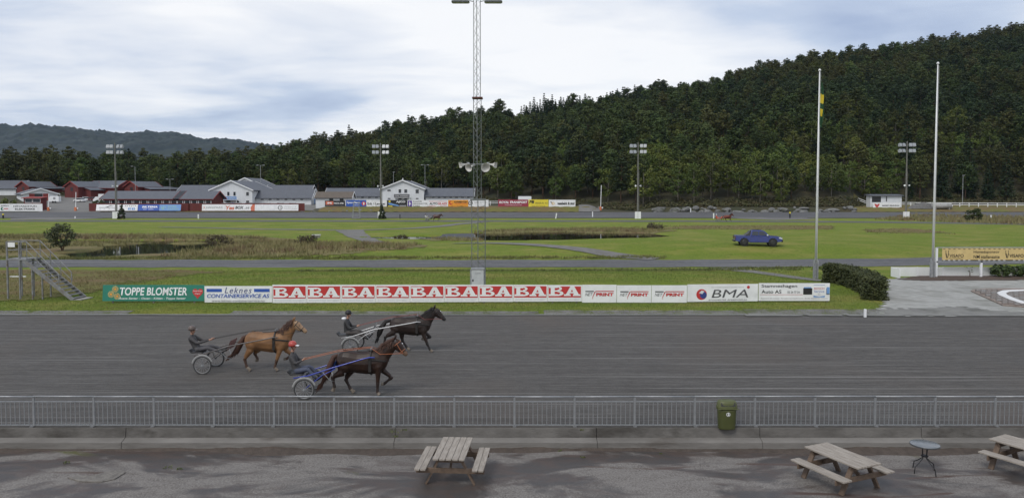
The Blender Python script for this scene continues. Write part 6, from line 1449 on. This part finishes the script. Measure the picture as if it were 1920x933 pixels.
def driver(label, loc, J, jacket, trousers, helmet_c, peak_c, rz=0.0, scale=1.0, hood=None):
    t = thing('person', label, 'person', loc, rz); t.scale = (scale,) * 3
    me, hd, hands, fd = person_body(J, [jacket, trousers, M_skin, ink('black')]); body = link('body', me, t)
    hm = MB(); hm.lathe([(.125, -.02), (.132, .03), (.120, .09), (.085, .135), (.03, .155), (0, .157)], hd + Vector((-.01, 0, .03)), 20); he = hm.build('helmet', helmet_c, t, True)
    MB().prism([(.09, .035), (.20, .015), (.20, .03), (.09, .06)], -.075, .075).build('peak', peak_c, he, bevel=.01).location = hd + Vector((-.01, 0, .0))
    MB().tube([hd + Vector((-.01, s * .118, .02)) if k == 0 else hd + Vector((.03, s * .06, -.115)) for s in (-1,) for k in (0, 1)] + [hd + Vector((.03, .06, -.115)), hd + Vector((-.01, .118, .02))], .008, 5).build('chin_strap', ink('black'), he)
    MB().tube([hd + Vector((.062, -.06, .012)), hd + Vector((.092, 0, .014)), hd + Vector((.062, .06, .012))], [(.012, .022)] * 3, 6, up=(0, 0, 1)).build('goggles', ink('black'), t)
    for hp, s in zip(hands, (-1, 1)):
        fg = None
        for k in range(4):
            y = hp.y + (k - 1.5) * .018; a = hp + fd * .03; a.y = y
            f = MB().tube([a, a + fd * (.045 - .004 * abs(k - 1)) + Vector((0, 0, .012)), a + fd * .055 + Vector((0, 0, -.022)), a + fd * .02 + Vector((0, 0, -.035))], [.009, .009, .008, .006], 6).build('finger', M_skin, t, True)
        MB().tube([hp + Vector((0, -s * .03, .01)), hp + fd * .03 + Vector((0, -s * .036, .02)), hp + fd * .055 + Vector((0, -s * .018, .012))], [.010, .010, .007], 6).build('thumb', M_skin, t, True)
    if hood: MB().lathe([(.0, -.03), (.09, -.02), (.11, .03), (.06, .07)], Vector((J['chest'][0] - .10, 0, J['chest'][1] + .14)), 12).build('hood', hood, t, True)
    return t
J_jack = mat('dark_jacket', (.040, .038, .040), .75, (.058, .055, .056), 5, bump=.3); J_tr = mat('grey_trousers', (.075, .073, .08), .8, (.055, .054, .058), 5, bump=.3); J_blk = mat('black_jacket', (.022, .022, .024), .7, (.035, .035, .037), 5, bump=.3)
LB, LU, LK = (-4.84, 23.78, 0), (-8.96, 27.05, 0), (-4.18, 30.3, 0)
horse('brown bay horse with tan muzzle trotting nearest the railing', LB, P_BAY, C_bay, C_bayd, C_muz, H_brown, 31, rein=(-1.92, 1.14), bridle=M_tan, rein_m=mat('orange_rein', (.42, .14, .06), .6), blaze=True)
sulky('two wheeled sulky with blue shafts nearest the railing', LB, mat('blue_shaft', (.03, .05, .32), .35, coat=.4), -1.72, ink('blue'))
driver('person with a red helmet driving the sulky with blue shafts', LB, dict(hip=(-2.12, .80), chest=(-2.26, 1.22), head=(-2.24, 1.56), elbow=(-2.10, 1.04), hand=(-1.90, 1.14), knee=(-1.72, .86), foot=(-1.42, .52)), J_jack, mat('blue_grey_trousers', (.075, .085, .13), .8, (.05, .06, .09), 5), mat('red_helmet', (.42, .06, .045), .35, (.36, .05, .04), 8), ink('white'))
horse('golden buckskin horse with dark mane and pale face', LU, P_BUCK, C_buck, C_buckd, C_pale, H_brown, 41, rein=(-2.10, 1.15), rein_m=M_leather)
sulky('two wheeled sulky with dark shafts behind the buckskin horse', LU, mat('dark_shaft', (.10, .09, .085), .4), -2.18, mat('red_mesh_panel', (.30, .16, .15), .6))
driver('person with a brown helmet leaning back behind the buckskin horse', LU, dict(hip=(-2.60, .80), chest=(-2.80, 1.17), head=(-2.78, 1.47), elbow=(-2.50, 1.04), hand=(-2.08, 1.15), knee=(-2.15, .86), foot=(-1.62, .70), toe=.14), J_jack, J_tr, mat('brown_helmet', (.10, .075, .065), .4), mat('brown_helmet', (0, 0, 0)))
horse('blackish brown horse with white head piece trotting farthest from the railing', LK, P_BLACK, C_blk, C_blkd, C_blkd, H_black, 51, rein=(-2.17, 1.06), rein_m=mat('red_rein', (.22, .07, .06), .6), blaze=True)
sulky('two wheeled sulky with silver shafts behind the black horse', LK, mat('silver_shaft', (.50, .50, .50), .35, metal=.3), -2.34, mat('white_panel', (.62, .62, .62), .5))
driver('person with a black helmet and white hood behind the black horse', LK, dict(hip=(-2.60, .80), chest=(-2.62, 1.20), head=(-2.54, 1.53), elbow=(-2.45, .98), hand=(-2.16, 1.06), knee=(-2.12, .80), foot=(-1.74, .56), toe=.12), J_blk, mat('dark_trousers', (.055, .048, .045), .8), ink('black'), ink('black'), hood=ink('white'))
# far pair
LF, LG = (gp(1364, 415.5).x, gp(1364, 415.5).y, .03), (gp(819, 414.5).x, gp(819, 414.5).y, .03)
P_F2 = dict(P_BLACK); P_F2['poll'] = (1.0, 1.80)
horse('chestnut red horse trotting on the far path above the blue pickup', LF, P_F2, mat('chestnut_coat', (.13, .030, .018), .5), C_bayd, C_bayd, H_black, 61, rein=(-2.16, 1.06))
sulky('small orange sulky behind the far chestnut horse', LF, mat('orange_shaft', (.55, .10, .03), .5), -2.2, mat('orange_shaft', (0, 0, 0)))
driver('person in orange driving the far chestnut horse', LF, dict(hip=(-2.50, .80), chest=(-2.60, 1.20), head=(-2.52, 1.52), elbow=(-2.40, 1.0), hand=(-2.14, 1.06), knee=(-2.05, .82), foot=(-1.65, .62)), mat('orange_jacket', (.52, .09, .03), .7), mat('orange_jacket', (0, 0, 0)), ink('white'), ink('white'))
P_F1 = dict(P_BUCK); P_F1['pale_face'] = False; P_F1['poll'] = (1.08, 1.55); P_F1['nose'] = (1.45, 1.12)
horse('brown horse walking with lowered head on the far path near the lattice mast', LG, P_F1, mat('red_bay_coat', (.085, .030, .020), .5), C_bayd, C_bayd, H_black, 71, rein=(-2.10, 1.15))
sulky('small sulky behind the far brown horse near the lattice mast', LG, M_steel, -2.2, mat('tan_panel', (.40, .36, .22), .6))
driver('person in white and tan driving the far brown horse', LG, dict(hip=(-2.50, .80), chest=(-2.65, 1.18), head=(-2.60, 1.48), elbow=(-2.40, 1.0), hand=(-2.08, 1.15), knee=(-2.05, .82), foot=(-1.60, .62)), mat('white_jacket', (.60, .60, .60), .7), mat('tan_trousers', (.42, .40, .20), .8), ink('black'), ink('black'))
x = ux(436, 231); t = thing('person', 'person in blue standing between the parked cars below the banner balcony', 'person', (x, 231, zg1(x, 231) + .06), R(-90))
me, hd, hs_, fd = person_body(dict(hip=(0, .95), chest=(0, 1.38), head=(.02, 1.66), elbow=(-.02, 1.12), hand=(.08, .92), knee=(.03, .50), foot=(0, .08), spread=.11, toe=0.0), [mat('blue_jacket', (.03, .06, .30), .7), J_tr, M_skin, ink('black')]); link('body', me, t)
# ------------------------------------------------------------------ blue pickup on the infield
def pickup():
    q = gp(1420, 457.5, 1.0); x, y = q.x, q.y
    t = thing('pickup_truck', 'bright blue double cab pickup parked on the infield grass', 'pickup', (x, y, zg1(x, y) + .02), R(-9)); t.scale = (.91, .91, .91)
    M_blue = mat('blue_car_paint', (.008, .023, .165), .25, (.009, .025, .18), 2, coat=.7); M_blk = mat('black_trim', (.015, .015, .016), .5)
    hw = .925
    def side(poly, w0, w1, name, m_, bev=.03, parent=t):      # outline pushed across the width, narrower at the top
        zlo, zhi = min(p[1] for p in poly), max(p[1] for p in poly); mb = MB(); n = len(poly)
        f = lambda z: lerp(w0, w1, (z - zlo) / (zhi - zlo))
        vs = [(px_, -f(pz_), pz_) for px_, pz_ in poly] + [(px_, f(pz_), pz_) for px_, pz_ in poly]
        mb.add(vs, [tuple(range(n)), tuple(reversed(range(n, 2 * n)))] + [((i + 1) % n, i, i + n, (i + 1) % n + n) for i in range(n)])
        return mb.build(name, m_, parent, bevel=bev)
    arch = lambda cx: [(cx - .50 * math.cos(a), .42 + .50 * math.sin(a)) for a in np.linspace(0, math.pi, 9)]
    low = [(-2.62, .55)] + [(-2.2, .47)] + arch(-1.62) + [(-1.1, .42)] + [(1.08, .42)] + arch(1.62) + [(2.2, .45), (2.55, .50), (2.68, .70), (2.64, .98), (2.40, 1.08), (1.25, 1.17), (-.95, 1.17), (-2.60, 1.14), (-2.68, 1.05)]
    side(low, hw, hw - .03, 'body', M_blue, .035)
    side([(-.98, 1.165), (1.28, 1.165), (.62, 1.76), (.45, 1.80), (-.62, 1.82), (-.80, 1.76)], .86, .66, 'cabin', M_blue, .05)
    for s in (-1, 1):
        def pane(poly, name, m_):
            MB().add([(px_, s * (lerp(.86, .66, (pz_ - 1.165) / .655) + .012), pz_) for px_, pz_ in poly], [tuple(range(len(poly)))]).build(name, m_, t)
        pane([(-.80, 1.22), (-.02, 1.22), (-.02, 1.70), (-.66, 1.70)], 'window', M_glass); pane([(.06, 1.22), (1.05, 1.22), (.52, 1.70), (.06, 1.70)], 'window', M_glass)
        MB().box((.98, s * .98, 1.26), (.16, .2, .15)).build('mirror', ink('pale'), t, bevel=.03)
        for hx in (-.68, .22): MB().box((hx, s * (hw + .012), 1.04), (.18, .02, .03)).build('door_handle', M_blk, t)
        for dx in (-.90, .02, 1.06): MB().bx(dx - .006, dx + .006, s * (hw + .002) - .004, s * (hw + .002) + .004, .52, 1.15).build('door_seam', M_blk, t)
        MB().bx(-1.05, 1.05, s * (hw - .04), s * (hw + .06), .36, .43).build('side_step', M_blk, t)
        MB().prism([(2.30, .88), (2.64, .80), (2.66, .92), (2.42, 1.02), (2.25, 1.0)], s * (hw - .16), s * (hw + .004)).build('headlight', mat('headlight', (.62, .64, .66), .15), t)
        MB().box((-2.67, s * .84, .95), (.06, .14, .34)).build('tail_light', mat('tail_light', (.12, .01, .01), .3), t)
        side_y = s * .80
        for wx in (-1.62, 1.62):
            w = MB().tube([(wx, s * .70, .39), (wx, s * .72, .39), (wx, s * .90, .39), (wx, s * .93, .39)], [.34, .39, .39, .35], 24).build('wheel', M_tyre, t, True)
            MB().tube([(wx, s * .93, .39), (wx, s * .942, .39)], [.25, .23], 18).build('rim', mat('dark_rim', (.05, .05, .052), .4, metal=.5), w); MB().tube([(wx, s * .60, .40), (wx, s * .905, .40)], .485, 18).build('wheel_arch', M_blk, t)
    for zz in (0,): MB().add([(1.245, -.80, 1.20), (1.245, .80, 1.20), (.66, .655, 1.735), (.66, -.655, 1.735)], [(0, 1, 2, 3)]).build('windscreen', mat('windscreen', (.20, .24, .27), .08), t)
    side([(-1.62, 1.15), (-.96, 1.15), (-.82, 1.68), (-.95, 1.72), (-1.12, 1.50)], .84, .70, 'sport_bar', M_blk, .02)
    MB().bx(-2.60, -1.40, -.80, .80, 1.142, 1.19).build('bed_cover', mat('bed_cover', (.05, .06, .12), .5), t, bevel=.02)
    MB().bx(2.64, 2.72, -.52, .52, .74, .98).build('grille', M_blk, t, bevel=.02); MB().bx(2.58, 2.76, -.85, .85, .46, .70).build('front_bumper', M_blk, t, bevel=.04); MB().bx(-2.80, -2.62, -.85, .85, .46, .64).build('rear_bumper', M_blk, t, bevel=.03)
    MB().bx(2.762, 2.768, -.26, .26, .53, .64).build('number_plate', ink('white'), t)
    MB().tube([(-.5, .55, 1.83), (.4, .55, 1.82)], .02, 6).build('roof_rail', M_blk, t)
    for s in (-1, 1): MB().tube([(2.70, s * .62, .56), (2.775, s * .62, .56)], .06, 10).build('fog_lamp', M_lamp, t)
pickup()
# ------------------------------------------------------------------ dry growth, reeds, grass tufts, undergrowth
def inpix(poly): return [gp(u, v)[:2] for u, v in poly]
def drape(name, poly, m_, lift, cell=.6, ragged=.25, kind='structure'):
    P = [(p[0], p[1]) for p in poly]; xs = [p[0] for p in P]; ys = [p[1] for p in P]; r_ = np.random.default_rng(4); V = {}; F = []
    def vid(i, j):
        if (i, j) not in V: V[(i, j)] = len(V)
        return V[(i, j)]
    x0, y0 = min(xs), min(ys); nx, ny = int((max(xs) - x0) / cell) + 1, int((max(ys) - y0) / cell) + 1
    for i in range(nx):
        for j in range(ny):
            if inpoly(x0 + (i + .5 + r_.uniform(-ragged, ragged) * 3) * cell, y0 + (j + .5 + r_.uniform(-ragged, ragged) * 3) * cell, P): F.append((vid(i, j), vid(i + 1, j), vid(i + 1, j + 1), vid(i, j + 1)))
    K = np.array(list(V.keys()), float); X = x0 + K[:, 0] * cell; Y = y0 + K[:, 1] * cell; Z = zg(X, Y) + lift
    return sheet(name, np.stack([X, Y, Z], 1), F, m_, kind, True)
M_brown = grass_material('brown_growth', (.13, .125, .045), (.19, .17, .075), (.17, .12, .065), (.09, .065, .04), (.46, .64), fine=4)
drape('dry_ground', [(-75, 46), (gp(352, 506).x, 62), (-26, 63.6), (-75, 64)] if False else inpix([(-80, 570), (60, 566), (160, 553), (250, 530), (420, 512), (330, 506), (-80, 506)]), M_dry, .03, .5)
drape('dry_ground', inpix([(-150, 486), (180, 485), (340, 486), (480, 484), (640, 481), (800, 470), (790, 462), (700, 456), (620, 455), (520, 446), (430, 440), (200, 438), (-150, 440)]), M_brown, .035, .6)
drape('dry_ground', inpix([(810, 452), (1150, 446), (1270, 432), (1180, 428), (1000, 430), (880, 436), (780, 446)]), M_brown, .04, .7)
drape('dry_ground', inpix([(1230, 429), (1560, 430), (1560, 423), (1300, 422)]), M_dry, .04, .8)
drape('dry_ground', inpix([(1640, 436), (1790, 437), (1700, 428), (1620, 430)]), M_dry, .04, .8)
drape('dry_ground', inpix([(1640, 410), (2000, 421), (2000, 409), (1720, 407)]), M_dry, .04, 1.2)
drape('gravel_drive', inpix([(1640, 593.5), (1662, 566), (1664, 540), (1662, 527), (1690, 523), (2100, 520), (2160, 593.5)]), M_drive, .03, .35, .12)
drape('planting_bed', inpix([(1684, 527), (1720, 520), (1990, 518.5), (1995, 528), (1730, 529.5)]), M_soil, .055, .25, .1)
drape('drive_apron', inpix([(1400, 593.5), (1412, 588), (1500, 590), (1640, 588), (1660, 581), (1700, 583), (1800, 579), (1880, 586), (2150, 586), (2160, 593.5)]), mat('apron_sand', (.15, .148, .14), .95, (.20, .20, .185), 1.2, 6, bump=.5, col3=(.10, .10, .09), scale3=.6), .045, .3, .25)
def blades(name, label, area, n, hgt, wid, m_, seed, lean=.35, keep=None, cat='grass', zoff=0.0, dens=None):
    r_ = np.random.default_rng(seed); xs = [p[0] for p in area]; ys = [p[1] for p in area]; X = r_.uniform(min(xs), max(xs), n * 3); Y = r_.uniform(min(ys), max(ys), n * 3)
    ok = np.array([inpoly(a, b, area) for a, b in zip(X, Y)]); 
    cl = np.sin(X * .9 + seed) * np.sin(Y * 1.3 + X * .4) + .6 * np.sin(X * 2.7 - Y * 1.9) + r_.normal(size=len(X)) * .5
    ok &= cl > (-.35 if dens is None else dens)
    if keep is not None: ok &= keep(X, Y)
    X, Y = X[ok][:n], Y[ok][:n]; k = len(X); Z = zg(X, Y) - .02 + zoff
    a = r_.uniform(0, 2 * math.pi, k); h = hgt * r_.uniform(.5, 1.2, k); w = wid * r_.uniform(.6, 1.3, k); tl = r_.normal(size=(k, 2)) * lean * h[:, None]
    b0 = np.stack([X - np.cos(a) * w, Y - np.sin(a) * w, Z], 1); b1 = np.stack([X + np.cos(a) * w, Y + np.sin(a) * w, Z], 1); tp = np.stack([X + tl[:, 0], Y + tl[:, 1], Z + h], 1)
    V = np.stack([b0, b1, tp], 1).reshape(-1, 3); F = np.arange(3 * k).reshape(k, 3)
    o = link(name, np_mesh(name, V, F, [m_])); return tag(o, label, cat, kind='stuff')
M_reed = mat('reed', (.24, .205, .095), .85, (.13, .135, .045), .45, 4, col3=(.16, .11, .06), scale3=.22, thr3=(.50, .62)); M_reedg = mat('green_reed', (.10, .12, .03), .85, (.15, .14, .045), .7, 4)
land = lambda lim: (lambda X, Y: pond_d(X, Y) > lim)
blades('reeds', 'tall dry brown growth around the near pond and in the low ground', inpix([(-60, 482), (180, 481), (360, 484), (560, 483), (760, 474), (790, 464), (700, 457), (600, 456), (480, 446), (300, 441), (-60, 442)]), 26000, .60, .05, M_reed, 1, keep=lambda X, Y: (pond_d(X, Y) > 1.0) & ~((X > -54) & (X < -36.0) & (Y < 90)), dens=-.15)
blades('reeds', 'tawny reeds along the banks of the middle pond', inpix([(830, 452), (900, 453), (1000, 449), (1150, 446), (1250, 432), (1150, 428), (1000, 429), (880, 435), (800, 446)]), 13000, .50, .05, M_reed, 2, keep=lambda X, Y: (pond_d(X, Y) > .98) & ~((X > -4) & (Y < 113)))
blades('meadow_grass', 'longer dry grass along the far lawn above the pickup', inpix([(1150, 431), (1560, 431), (1560, 423), (1200, 424)]), 2200, .32, .06, M_reed, 3, dens=.3)
blades('meadow_grass', 'brown growth on the far verge near the white rail fence', inpix([(1640, 412), (1960, 423), (1960, 408), (1700, 406)]), 6000, .8, .10, M_reed, 4)
blades('meadow_grass', 'longer dry grass on the lawn beyond the flagpoles', inpix([(1620, 438), (1800, 439), (1740, 430), (1620, 429)]), 900, .32, .06, M_reed, 5, dens=.4)
blades('meadow_grass', 'rough dry grass behind the stair platform', inpix([(-60, 566), (170, 552), (330, 522), (330, 510), (-60, 510)]), 9000, .16, .03, M_reed, 6)
M_blade = mat('grass_blades', (.095, .145, .022), .85, (.150, .190, .038), .8, 4, col3=(.17, .16, .05), scale3=.3, thr3=(.5, .66))
blades('lawn_grass', 'short green grass on the verge beside the racetrack', inpix([(-60, 590), (1660, 592), (1650, 572), (1600, 545), (-60, 545)]), 90000, .09, .016, M_blade, 7, dens=-2)
blades('lawn_grass', 'green grass behind the boards up to the training track', inpix([(200, 545), (1560, 540), (1640, 530), (1500, 506), (200, 506)]), 60000, .10, .022, M_blade, 8, dens=-1.5)
blades('lawn_grass', 'longer grass edging the training track', inpix([(-60, 487), (700, 486), (1250, 485), (1250, 482), (700, 482), (-60, 483)]), 9000, .28, .04, M_reedg, 9)
blades('lawn_grass', 'dark weedy edge of the lawn below the training track', inpix([(560, 508), (960, 508), (1540, 500), (1540, 506), (960, 514), (560, 514)]), 7000, .20, .06, M_weed, 10)
# fence stakes in the pond
for u in (225, 260): q = gp(u, 480, -.4); s = MB().bx(-.04, .04, -.04, .04, -.8, 1.0).build('stake', M_steel, None); s.location = (q.x, q.y, -.4); tag(s, 'slim grey stake standing in the near pond ' + ('close to the leaning tree' if u == 225 else 'near its reedy end'), 'stake', 'pond stakes')
q = gp(34, 553); s = MB().bx(-.6, .6, -.05, .05, 0, .06).build('plank', ink('white'), None); s.location = (gp(34, 522).x, gp(34, 522).y, zg1(gp(34, 522).x, gp(34, 522).y) + .03); tag(s, 'white plank lying in the dry grass behind the stair platform', 'plank')
# bushes at the hill foot
def undergrowth():
    random.seed(30); B = []
    for u in np.arange(-30, 1960, 2.6):
        f = interp(u, FOOT)
        for k in range(5):
            y = f + random.uniform(-9, 6) if u > 1180 else f + random.uniform(-5, 5)
            if u > 1600: y = f + random.uniform(-3, 6)
            x = ux(u, y) + random.uniform(-1, 1)
            if y < 221 and u < 1590: y = 219.5 + random.uniform(0, 4)
            if 1085 < u < 1132 and y < 240: continue
            r = random.uniform(.5, 1.2); B.append((x, y, zg1(x, y) + r * .45, r))
    V, F = leaf_cloud([b[:3] for b in B], [b[3] for b in B], 26, .30, .7)
    o = link('undergrowth', np_mesh('undergrowth', V, F, [mat('undergrowth', (.050, .058, .016), .85, (.075, .060, .026), .35, 4)])); tag(o, 'low bushy undergrowth along the foot of the wooded hill', 'undergrowth', kind='stuff')
undergrowth()
for (u, v, w, h, lab) in ((410, 462, 3.2, 1.3, 'dark low bramble in the brown growth near the pond end'), (575, 464, 3.0, 1.1, 'dark low bramble left of the gravel fork'), (1230, 430, 3.5, 1.0, 'dark low heather clump above the lawn'), (750, 446, 2.6, .9, 'reddish low clump beside the gravel fork')):
    q = gp(u, v); bush('bramble', lab, q.x, q.y, zg1(q.x, q.y), w, h, mat('bramble', (.050, .040, .020), .85, (.075, .06, .03), 2), int(u), False, .0, .12, 24)
# ------------------------------------------------------------------ air
hz = MB().bx(-4500, 4500, -60, 4200, -3.2, 262).build('haze', [], None); hz['kind'] = 'stuff'; tag(hz, 'thin bluish air over the whole valley', 'haze')
hm = bpy.data.materials.new('haze'); hm.use_nodes = True; hm.node_tree.nodes.clear()
_o = hm.node_tree.nodes.new('ShaderNodeOutputMaterial'); _v = hm.node_tree.nodes.new('ShaderNodeVolumePrincipled'); hm.node_tree.links.new(_v.outputs[0], _o.inputs['Volume'])
_v.inputs['Color'].default_value = (.50, .70, 1.0, 1); _v.inputs['Density'].default_value = .000035; _v.inputs['Anisotropy'].default_value = 0.0
hz.data.materials.append(hm)
